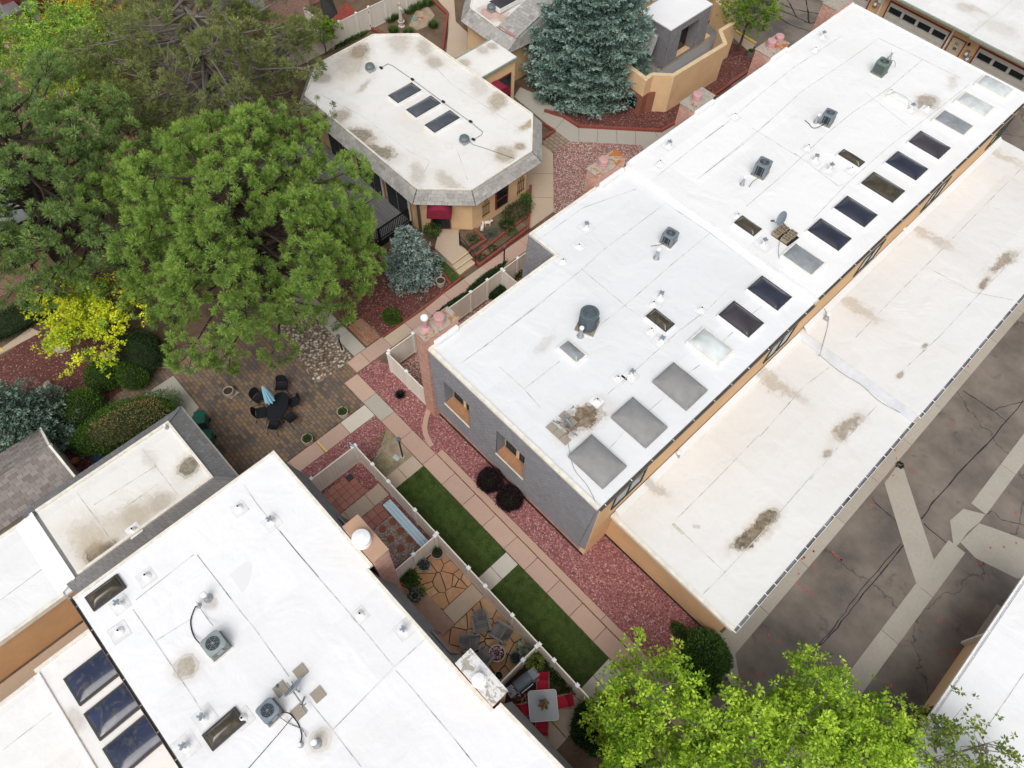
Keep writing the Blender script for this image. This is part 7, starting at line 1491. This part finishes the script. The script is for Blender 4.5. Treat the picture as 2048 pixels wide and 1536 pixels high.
# ------------------------------------------------------------ trees
M_bark2 = plain('pine_bark', (.115,.085,.065), .95, 0, .3, 7, .1, .8); M_twig = plain('grey_twig', (.22,.19,.165), .9, 0, .2, 9); M_barkd = plain('dark_bark', (.065,.05,.04), .95, 0, .3, 7, .1, .8)
M_limb = plain('shaded_limb_bark', (.085,.068,.055), .95, 0, .25, 8)
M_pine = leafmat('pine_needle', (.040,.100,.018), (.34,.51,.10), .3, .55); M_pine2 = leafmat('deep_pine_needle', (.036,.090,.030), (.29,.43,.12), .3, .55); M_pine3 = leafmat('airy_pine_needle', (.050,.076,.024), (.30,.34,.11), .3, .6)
M_candle = leafmat('pine_candle', (.26,.20,.06), (.42,.36,.14), .2)
def jit(rg, s): return Vector((rg.gauss(0,s), rg.gauss(0,s), rg.gauss(0,s)))
def pine(label, base, ctr, R, rz, nb, seed, mat, barkm=None, npuff=14, npn=88, pr=.30, inner=.35, bough=1.05, drop=.0, candles=True, flat=1.0, twigs=0, nw=.027):
    """rounded crown built of boughs; every bough carries a cap of round needle tufts"""
    rg = random.Random(seed); t = thing('pine_tree', label, 'tree', (base[0],base[1],0)); b = Vector((base[0],base[1],0)); c = Vector(ctr); top = c+Vector((0,0,rz*.92))
    def axis(k): return b.lerp(Vector((c.x,c.y,0)), min(1,k*1.5))+Vector((0,0,top.z*k))+Vector((.15*math.sin(k*5+seed), .15*math.cos(k*4+seed), 0))*k
    n = 12; obj('trunk', MB().tube([axis(i/n) for i in range(n+1)], [.34*(1-.9*i/n)+.02 for i in range(n+1)], 10), barkm or M_bark2, t, smooth=True)
    limbs = MB(); puffs = []
    for i in range(nb):
        k = (i+.5)/nb; vz = 1-1.62*k; a = i*2.39996+rg.uniform(-.3,.3); h = math.sqrt(max(0, 1-vz*vz)) if vz > -.2 else .98-.25*(-vz-.2); q = rg.uniform(.86,1.06) if rg.random() > inner else rg.uniform(.5,.8)
        q *= 1+.07*math.sin(3*a+seed)+.06*math.sin(5*a+4*vz)
        p = c+Vector((R*h*math.cos(a)*q, R*h*math.sin(a)*q, rz*vz*q)); d = (p-c-Vector((0,0,-rz*.5))).normalized()
        if p.z < .6: continue
        s = axis(min(.93, max(.12, (p.z-.35*R*h*.5)/top.z))); mid = s.lerp(p,.55)+Vector((rg.gauss(0,.2), rg.gauss(0,.2), -.05*R*h))
        limbs.tube([s, s.lerp(mid,.5), mid, mid.lerp(p,.6), p], [.10,.085,.065,.045,.025], 5)
        bs = bough*rg.uniform(.72,1.28); m = max(4, round(npuff*bs*bs*rg.uniform(.75,1.1)))
        side = d.cross(Vector((0,0,1))).normalized() if abs(d.z) < .97 else Vector((1,0,0)); up = side.cross(d).normalized()
        for j in range(m):
            v = Vector((rg.gauss(0,1), rg.gauss(0,1), rg.gauss(0,1))).normalized(); w_ = d*.55+Vector((0,0,.75))
            if v.dot(w_) < -.15: v = -v
            e = p+Vector((v.x*bs, v.y*bs, v.z*bs*.62*flat))*rg.uniform(.82,1.05); puffs.append((e, (v+w_*.6).normalized(), bs))
            if j % 4 == 0: limbs.tube([p-d*.25, p.lerp(e,.55)+Vector((0,0,-.08)), e], [.03,.02,.01], 4)
    for i in range(twigs):
        a = rg.uniform(0,6.28); s = axis(rg.uniform(.3,.85)); d = Vector((math.cos(a), math.sin(a), rg.uniform(-.1,.35))); L = rg.uniform(.5,.95)*R
        Q = [s]+[s+d*L*f+jit(rg,.22)+Vector((0,0,.25*f)) for f in (.35,.65,1)]; limbs.tube(Q, [.05,.035,.022,.008], 5)
        for _ in range(4): f = rg.uniform(.4,.95); p = s+d*L*f; limbs.tube([p, p+jit(rg,.35), p+jit(rg,.7)], [.016,.011,.005], 4)
    obj('limbs', limbs, barkm or M_twig, t)
    rs = np.random.RandomState(seed); M = len(puffs); N = M*npn; pc = np.repeat(np.array([tuple(p[0]) for p in puffs]), npn, 0); pd = np.repeat(np.array([tuple(p[1]) for p in puffs]), npn, 0)
    v = rs.normal(size=(N,3)); v /= np.linalg.norm(v, axis=1)[:,None]; dt = (v*pd).sum(1)[:,None]; v = np.where(dt < -.45, -v, v); dt = np.abs((v*pd).sum(1)); dt = (v*pd).sum(1)
    sz = np.repeat(rs.uniform(.72,1.22,M), npn)
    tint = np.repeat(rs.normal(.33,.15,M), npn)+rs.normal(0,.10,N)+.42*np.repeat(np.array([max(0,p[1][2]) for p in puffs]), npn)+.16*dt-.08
    st_ = pc+v*(pr*(.05+.50*rs.rand(N,1)))*sz[:,None]
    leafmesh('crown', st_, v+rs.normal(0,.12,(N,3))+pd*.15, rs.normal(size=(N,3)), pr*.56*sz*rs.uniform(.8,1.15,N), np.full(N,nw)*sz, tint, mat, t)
    if candles:
        pdm = np.array([tuple(p[1]) for p in puffs]); c2 = np.array([tuple(p[0]) for p in puffs])+pdm*pr*.86; c2 = np.repeat(c2, 4, 0)+rs.normal(0,.035,(M*4,3))
        leafmesh('new_shoots', c2, np.repeat(pdm,4,0)+rs.normal(0,.4,(M*4,3)), rs.normal(size=(M*4,3)), np.full(M*4,.10), np.full(M*4,.036), rs.rand(M*4), M_candle, t)
    return t
def gz(px, z): q = P(px[0], px[1], z); return (q[0], q[1], z)
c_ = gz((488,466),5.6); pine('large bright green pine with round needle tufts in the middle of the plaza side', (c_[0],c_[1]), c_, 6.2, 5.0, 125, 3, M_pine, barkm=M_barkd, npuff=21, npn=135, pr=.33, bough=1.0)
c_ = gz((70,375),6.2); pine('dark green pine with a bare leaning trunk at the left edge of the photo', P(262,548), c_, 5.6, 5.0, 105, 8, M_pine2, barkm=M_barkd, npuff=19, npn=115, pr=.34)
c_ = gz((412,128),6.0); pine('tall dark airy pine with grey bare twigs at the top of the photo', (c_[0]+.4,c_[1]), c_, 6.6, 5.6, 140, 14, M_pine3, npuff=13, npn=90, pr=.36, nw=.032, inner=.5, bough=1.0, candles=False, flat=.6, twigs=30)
M_spr = leafmat('blue_spruce_needle', (.050,.108,.085), (.34,.47,.40), .2, .6); M_spr2 = leafmat('silver_spruce_needle', (.10,.165,.145), (.40,.52,.46), .2, .6); M_spr3 = leafmat('grey_spruce_needle', (.06,.115,.08), (.28,.38,.29), .2, .6)
def spruce(label, base, H, R, seed, mat, step=.33, zb=.3, dens=1.0, spray=.20, power=.85):
    rg = random.Random(seed); t = thing('spruce_tree', label, 'tree', (base[0],base[1],0)); b = Vector((base[0],base[1],0))
    obj('trunk', MB().tube([b, b+Vector((0,0,H*.5)), b+Vector((0,0,H*.97))], [.05+.017*H,.04+.008*H,.01], 8), M_barkd, t)
    br = MB(); cc, d_, u_, L_, w_, tt = [], [], [], [], [], []; z = zb; row_ = 0
    while z < H*.985:
        r = R*(1-(z-zb)/(H-zb))**power*min(1, .82+.18*(z-zb)/(.12*H)); nb = max(4, int((4+r*3.4)*dens)); row_ += 1
        for i in range(nb):
            a = 2*math.pi*(i+.5*(row_ % 2))/nb+rg.uniform(-.2,.2); L = r*rg.uniform(.74,1.10)+.12; d = Vector((math.cos(a), math.sin(a), 0)); s = Vector((-d.y,d.x,0)); zz = z+rg.uniform(-.15,.15)
            def pt(q): return b+Vector((0,0,zz))+d*L*q+Vector((0,0,-.22*L*math.sin(q*2.2)+.16*L*q*q))
            br.tube([pt(0), pt(.5), pt(.95)], [.028,.018,.008], 4); tb_ = min(1, max(0, rg.gauss(.42,.2)))
            q = .22
            while q < 1.0:
                p = pt(q); wd = .36*L*(1.12-q)+.14
                for sd in (-1, 1):
                    tw = (s*sd*.9+d*.8+Vector((0,0,-.05))).normalized(); tl_ = wd*rg.uniform(.6,1.05); m = max(2, int(tl_/.085))
                    for j in range(m):
                        pp = p+tw*tl_*(j+.4)/m+jit(rg,.025); tip = (j+1)/m
                        for _ in range(2):
                            dd = tw+jit(rg,.42)+Vector((0,0,.22)); cc.append(tuple(pp)); d_.append(tuple(dd)); u_.append((rg.gauss(0,1),rg.gauss(0,1),rg.gauss(0,1))); L_.append(spray*rg.uniform(.6,1.05)); w_.append(spray*.34); tt.append(tb_+.28*tip*q+rg.gauss(-.08,.14))
                q += .115/max(.5, L)+.035
            for _ in range(5): cc.append(tuple(pt(.98)+jit(rg,.03))); d_.append(tuple(d+jit(rg,.4)+Vector((0,0,.2)))); u_.append((rg.gauss(0,1),rg.gauss(0,1),rg.gauss(0,1))); L_.append(spray); w_.append(spray*.36); tt.append(tb_+.35)
        z += step*rg.uniform(.85,1.15)*(1 if z < H*.75 else .7)
    obj('branches', br, M_barkd, t); leafmesh('crown', cc, d_, u_, L_, w_, tt, mat, t); return t
spruce('tall blue green spruce in front of the balcony house', P(1172,168), 14, 4.7, 21, M_spr, .34, .4, 1.35, .29, .72)
spruce('small silver blue spruce beside the clubhouse steps', P(824,553), 4.2, 1.85, 22, M_spr2, .26, .2, 1.25, .17, .72)
spruce('grey blue spruce by the shed at the left edge of the photo', P(82,880), 5.2, 2.9, 23, M_spr3, .30, .2, 1.1, .20, .75)
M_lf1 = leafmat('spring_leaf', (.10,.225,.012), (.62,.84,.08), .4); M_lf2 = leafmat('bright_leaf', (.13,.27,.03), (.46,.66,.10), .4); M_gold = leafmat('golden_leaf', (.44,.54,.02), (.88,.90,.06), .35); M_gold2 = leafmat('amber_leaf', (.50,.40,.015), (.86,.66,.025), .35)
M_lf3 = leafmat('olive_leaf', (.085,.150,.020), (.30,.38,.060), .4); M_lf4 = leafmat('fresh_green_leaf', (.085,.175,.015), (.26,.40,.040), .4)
def leafy(label, base, c, rad, ncl, npl, mat, seed, name='broadleaf_tree', L=.15, w=.075, clump=.42, shell=.45, trunk=.10, barkm=None, dens_low=True, forks=5, mat2=None, frac2=.3, droop=0):
    rg = random.Random(seed); t = thing(name, label, 'tree', (base[0],base[1],0)); b = Vector((base[0],base[1],0)); c = Vector(c); rx, ry, rz = rad
    fork = b.lerp(Vector((c.x,c.y,0)), .35)+Vector((0,0,max(.3, (c.z-rz*.8)*.75))); obj('trunk', MB().tube([b, b.lerp(fork,.5)+jit(rg,.05), fork], [trunk*1.25,trunk*1.05,trunk*.9], 8), barkm or M_bark, t)
    mains = []; lb_ = MB()
    for i in range(forks):
        a = 2*math.pi*i/forks+rg.uniform(-.4,.4); e = c+Vector((rx*.55*math.cos(a), ry*.55*math.sin(a), rz*rg.uniform(-.2,.5))); mid = fork.lerp(e,.5)+jit(rg,.15); lb_.tube([fork, mid, e], [trunk*.65,trunk*.42,trunk*.22], 6); mains.append((mid, e))
    cl = []
    for i in range(ncl):
        v = Vector((rg.gauss(0,1), rg.gauss(0,1), rg.gauss(.15,.9))).normalized(); k = shell+(1-shell)*rg.random()**.6; lump = 1+.22*math.sin(3*math.atan2(v.y,v.x)+seed)+.12*math.sin(5*v.z+seed*2)
        p = c+Vector((v.x*rx, v.y*ry, v.z*rz))*k*lump; cl.append(p)
        m_, e = min(mains, key=lambda q: (q[1]-p).length); s = m_.lerp(e, rg.uniform(.3,1)); lb_.tube([s, s.lerp(p,.55)+jit(rg,.12), p], [trunk*.2,trunk*.13,.008], 4)
    obj('limbs', lb_, barkm or M_twig, t)
    rs = np.random.RandomState(seed); sets = [(cl, mat)] if mat2 is None else [([p for i, p in enumerate(cl) if rg.random() >= frac2], mat), ]
    if mat2 is not None: s1 = set(id(p) for p in sets[0][0]); sets.append(([p for p in cl if id(p) not in s1], mat2))
    for k, (cs, m_) in enumerate(sets):
        if not cs: continue
        # every clump is a handful of twig-end rosettes
        nr = max(3, npl//9); R_ = len(cs)*nr; rc = np.repeat(np.array([tuple(p) for p in cs]), nr, 0); sz = np.repeat(rs.uniform(.7,1.25,len(cs)), nr)[:,None]
        rc = rc+rs.normal(size=(R_,3))*np.array([clump,clump,clump*.6])*.62*sz; rt = np.repeat(np.clip(rs.normal(.42,.17,len(cs)),0,1), nr)+rs.normal(0,.12,R_)
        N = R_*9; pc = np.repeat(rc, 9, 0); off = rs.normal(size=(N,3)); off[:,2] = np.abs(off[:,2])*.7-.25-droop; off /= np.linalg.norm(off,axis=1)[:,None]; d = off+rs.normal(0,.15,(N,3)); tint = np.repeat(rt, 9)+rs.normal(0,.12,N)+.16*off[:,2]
        off = off*L*.18
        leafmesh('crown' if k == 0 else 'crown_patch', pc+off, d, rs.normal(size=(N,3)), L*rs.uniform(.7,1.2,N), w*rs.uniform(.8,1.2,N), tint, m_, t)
    return t
def atz(px, z): return P(px[0], px[1], z)
def bt(label, px, z, rad, ncl, seed, npl=125, mat=None, dx=0, dy=0, **k):
    k.setdefault('L', .17); k.setdefault('w', .08); k.setdefault('clump', .40); k.setdefault('shell', .38); c = atz(px, z); return leafy(label, (c[0]+dx,c[1]+dy), c, rad, ncl, npl, mat or M_lf1, seed, **k)
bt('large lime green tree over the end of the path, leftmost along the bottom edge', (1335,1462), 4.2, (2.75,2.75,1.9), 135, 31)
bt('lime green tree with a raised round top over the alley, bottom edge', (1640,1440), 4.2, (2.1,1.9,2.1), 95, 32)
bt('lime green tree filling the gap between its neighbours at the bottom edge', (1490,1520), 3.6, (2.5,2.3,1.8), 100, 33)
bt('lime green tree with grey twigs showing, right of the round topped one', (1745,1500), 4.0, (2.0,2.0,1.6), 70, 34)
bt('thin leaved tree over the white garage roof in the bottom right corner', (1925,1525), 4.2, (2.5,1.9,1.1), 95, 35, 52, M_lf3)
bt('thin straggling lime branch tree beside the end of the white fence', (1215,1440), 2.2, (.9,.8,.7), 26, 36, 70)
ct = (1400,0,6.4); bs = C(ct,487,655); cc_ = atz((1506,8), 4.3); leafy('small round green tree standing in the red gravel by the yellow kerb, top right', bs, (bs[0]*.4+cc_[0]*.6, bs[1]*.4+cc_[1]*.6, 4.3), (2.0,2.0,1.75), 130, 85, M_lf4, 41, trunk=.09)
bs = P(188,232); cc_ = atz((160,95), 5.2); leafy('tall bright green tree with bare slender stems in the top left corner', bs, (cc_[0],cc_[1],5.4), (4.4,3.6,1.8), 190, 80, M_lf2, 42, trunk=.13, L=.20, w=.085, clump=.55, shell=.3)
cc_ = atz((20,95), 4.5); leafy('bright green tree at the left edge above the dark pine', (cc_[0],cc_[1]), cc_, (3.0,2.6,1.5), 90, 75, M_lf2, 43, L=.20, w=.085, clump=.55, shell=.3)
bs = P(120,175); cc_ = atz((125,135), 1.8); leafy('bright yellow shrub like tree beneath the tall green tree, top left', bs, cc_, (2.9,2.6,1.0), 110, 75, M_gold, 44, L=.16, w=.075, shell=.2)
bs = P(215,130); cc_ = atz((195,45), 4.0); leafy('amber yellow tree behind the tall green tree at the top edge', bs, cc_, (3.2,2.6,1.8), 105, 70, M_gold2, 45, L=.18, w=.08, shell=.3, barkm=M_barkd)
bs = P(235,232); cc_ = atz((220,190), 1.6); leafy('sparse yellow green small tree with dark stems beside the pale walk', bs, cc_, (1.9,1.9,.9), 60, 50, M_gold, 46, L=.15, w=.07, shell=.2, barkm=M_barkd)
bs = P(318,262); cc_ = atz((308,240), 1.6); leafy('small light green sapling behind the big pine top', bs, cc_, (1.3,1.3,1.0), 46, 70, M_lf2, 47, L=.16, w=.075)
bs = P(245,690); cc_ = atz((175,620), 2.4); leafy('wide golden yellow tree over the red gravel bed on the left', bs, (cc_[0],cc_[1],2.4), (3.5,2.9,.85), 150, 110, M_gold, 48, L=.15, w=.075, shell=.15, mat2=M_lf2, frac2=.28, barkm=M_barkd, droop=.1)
bs = C(Z8,590,690); leafy('slim green sapling against the white fence at the top', bs, (bs[0]+.1,bs[1],1.9), (.9,.9,.9), 34, 60, M_lf4, 49, L=.17, w=.09, trunk=.04)
# ------------------------------------------------------------ clipped bushes and low shrubs
M_yew = leafmat('yew_leaf', (.025,.072,.010), (.14,.245,.03), .25); M_yewd = leafmat('dark_yew_leaf', (.010,.030,.010), (.05,.095,.025), .25); M_dry = leafmat('dry_twig_leaf', (.26,.17,.06), (.52,.39,.18), .15); M_purp = leafmat('dark_purple_leaf', (.010,.006,.008), (.040,.018,.022), .1)
def bush(label, px, rx, ry, rz, n, mat, rz0=0, name='bush', grp=None, L=.075, w=.04, patch=None, z=None):
    c = P(*px, rz if z is None else z); t = thing(name, label, 'bush', (c[0],c[1],0), 0, grp); ca, sa = math.cos(rz0), math.sin(rz0); rg = random.Random(int(px[0]*7+px[1]))
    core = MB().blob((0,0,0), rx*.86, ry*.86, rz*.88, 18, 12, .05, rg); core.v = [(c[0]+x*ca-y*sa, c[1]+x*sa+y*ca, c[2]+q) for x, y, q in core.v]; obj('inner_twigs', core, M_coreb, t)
    cc, d, u, LL, ww, tt = [], [], [], [], [], []; pt_ = [[], [], [], [], [], []]
    for _ in range(n):
        v = Vector((rg.gauss(0,1), rg.gauss(0,1), rg.gauss(.25,1))).normalized(); k = (.86+.16*rg.random()+(rg.random()<.10)*.12*rg.random())*(1+.05*math.sin(7*v.x+3*v.y)+.05*math.sin(6*v.y-4*v.z)); x, y, q = v.x*rx*k, v.y*ry*k, v.z*rz*k
        p = (c[0]+x*ca-y*sa, c[1]+x*sa+y*ca, max(.02, c[2]+q)); dd = Vector((v.x*ca-v.y*sa, v.x*sa+v.y*ca, v.z))+jit(rg,.5)+Vector((0,0,.25))
        dst = pt_ if patch and patch(v) and rg.random() < .8 else (cc, d, u, LL, ww, tt)
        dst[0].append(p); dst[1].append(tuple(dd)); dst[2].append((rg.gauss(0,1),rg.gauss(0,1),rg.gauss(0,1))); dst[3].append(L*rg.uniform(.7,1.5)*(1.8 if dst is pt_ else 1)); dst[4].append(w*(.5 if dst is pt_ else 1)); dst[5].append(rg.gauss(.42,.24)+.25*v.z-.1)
    leafmesh('leaves', cc, d, u, LL, ww, tt, mat, t)
    if pt_[0]: leafmesh('dead_patch', *pt_, M_dry, t)
    return t
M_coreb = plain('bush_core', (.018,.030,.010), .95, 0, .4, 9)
G_ = 'clipped round bushes by the red gravel bed'
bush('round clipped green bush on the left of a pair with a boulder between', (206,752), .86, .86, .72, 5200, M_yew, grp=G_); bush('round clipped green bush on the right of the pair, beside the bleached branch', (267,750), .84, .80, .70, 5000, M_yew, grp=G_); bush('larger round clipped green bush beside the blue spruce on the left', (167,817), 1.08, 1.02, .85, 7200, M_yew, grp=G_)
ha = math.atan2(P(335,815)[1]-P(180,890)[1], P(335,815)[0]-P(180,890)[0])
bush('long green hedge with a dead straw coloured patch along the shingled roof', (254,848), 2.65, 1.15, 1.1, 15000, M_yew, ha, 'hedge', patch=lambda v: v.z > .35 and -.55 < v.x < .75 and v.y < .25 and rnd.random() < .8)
bush('dark green bush in the shade beneath the golden tree and the pine', (282,703), 1.35, 1.1, 1.0, 6000, M_yewd)
bush('dark clipped hedge strip at the far left edge above the pale walk', (28,640), 2.4, .9, .5, 5000, M_yewd, math.pi/2-.1, 'hedge')
for q, l in (((1345,385),'dark purple black round shrub under the right hand mansard window'),((1470,500),'dark purple black round shrub lower along the shingled wall')):
    px = (560+q[0]/3.2, 840+q[1]/3.2); bush(l, px, .60, .60, .42, 3600, M_purp, grp='dark purple shrubs by the shingled wall', L=.10, w=.05)
bush('small dark green juniper on the mulch by the brick patch', (560+715/3.2, 400+745/3.2), .55, .42, .22, 1500, M_yew, L=.12, w=.04)
bush('bright green shrub at the corner of the garage wall by the alley', (1412,1308), 1.05, .95, .72, 5200, M_leafg, L=.12, w=.065)
bush('lower green shrub behind the short metal rail by the alley', (1400,1352), .85, .85, .55, 3200, M_leafg, L=.12, w=.065)
bush('dark green shrub under the lime tree at the end of the concrete patio', (1190,1456), 1.0, .9, .6, 5000, M_leafd, L=.11, w=.06)
bush('dark shrub at the bottom edge beneath the leftmost lime tree', (1255,1505), 1.0, .9, .5, 3600, M_leafd, L=.11, w=.06)
bush('small weedy plant on the red gravel by the long tan garage wall', (1100+825/3.2, 1056+655/3.2), .38, .25, .16, 500, M_leafg, L=.12, w=.05)
bush('weedy green plants in the narrow yard beside the white cross fence', (1000,577), .9, .5, .28, 2200, M_leafd, 1.57, L=.12, w=.05); bush('small weed in the narrow yard nearest the shingled notch', (1031,545), .35, .35, .30, 700, M_leafg, L=.12, w=.05)
bush('strip of low weeds between the pink path and the tall white fence', (905,608), 1.6, .18, .10, 1400, M_leafd, 1.57, L=.10, w=.045); bush('low weeds at the foot of the tall white fence near the lamp post', (975,552), 1.5, .18, .10, 1400, M_leafd, 1.57, L=.10, w=.045)
bush('strip of low green plants along the white fence at the top', (690,80), 2.0, .35, .14, 1700, M_leafg, 1.5, L=.12, w=.05)
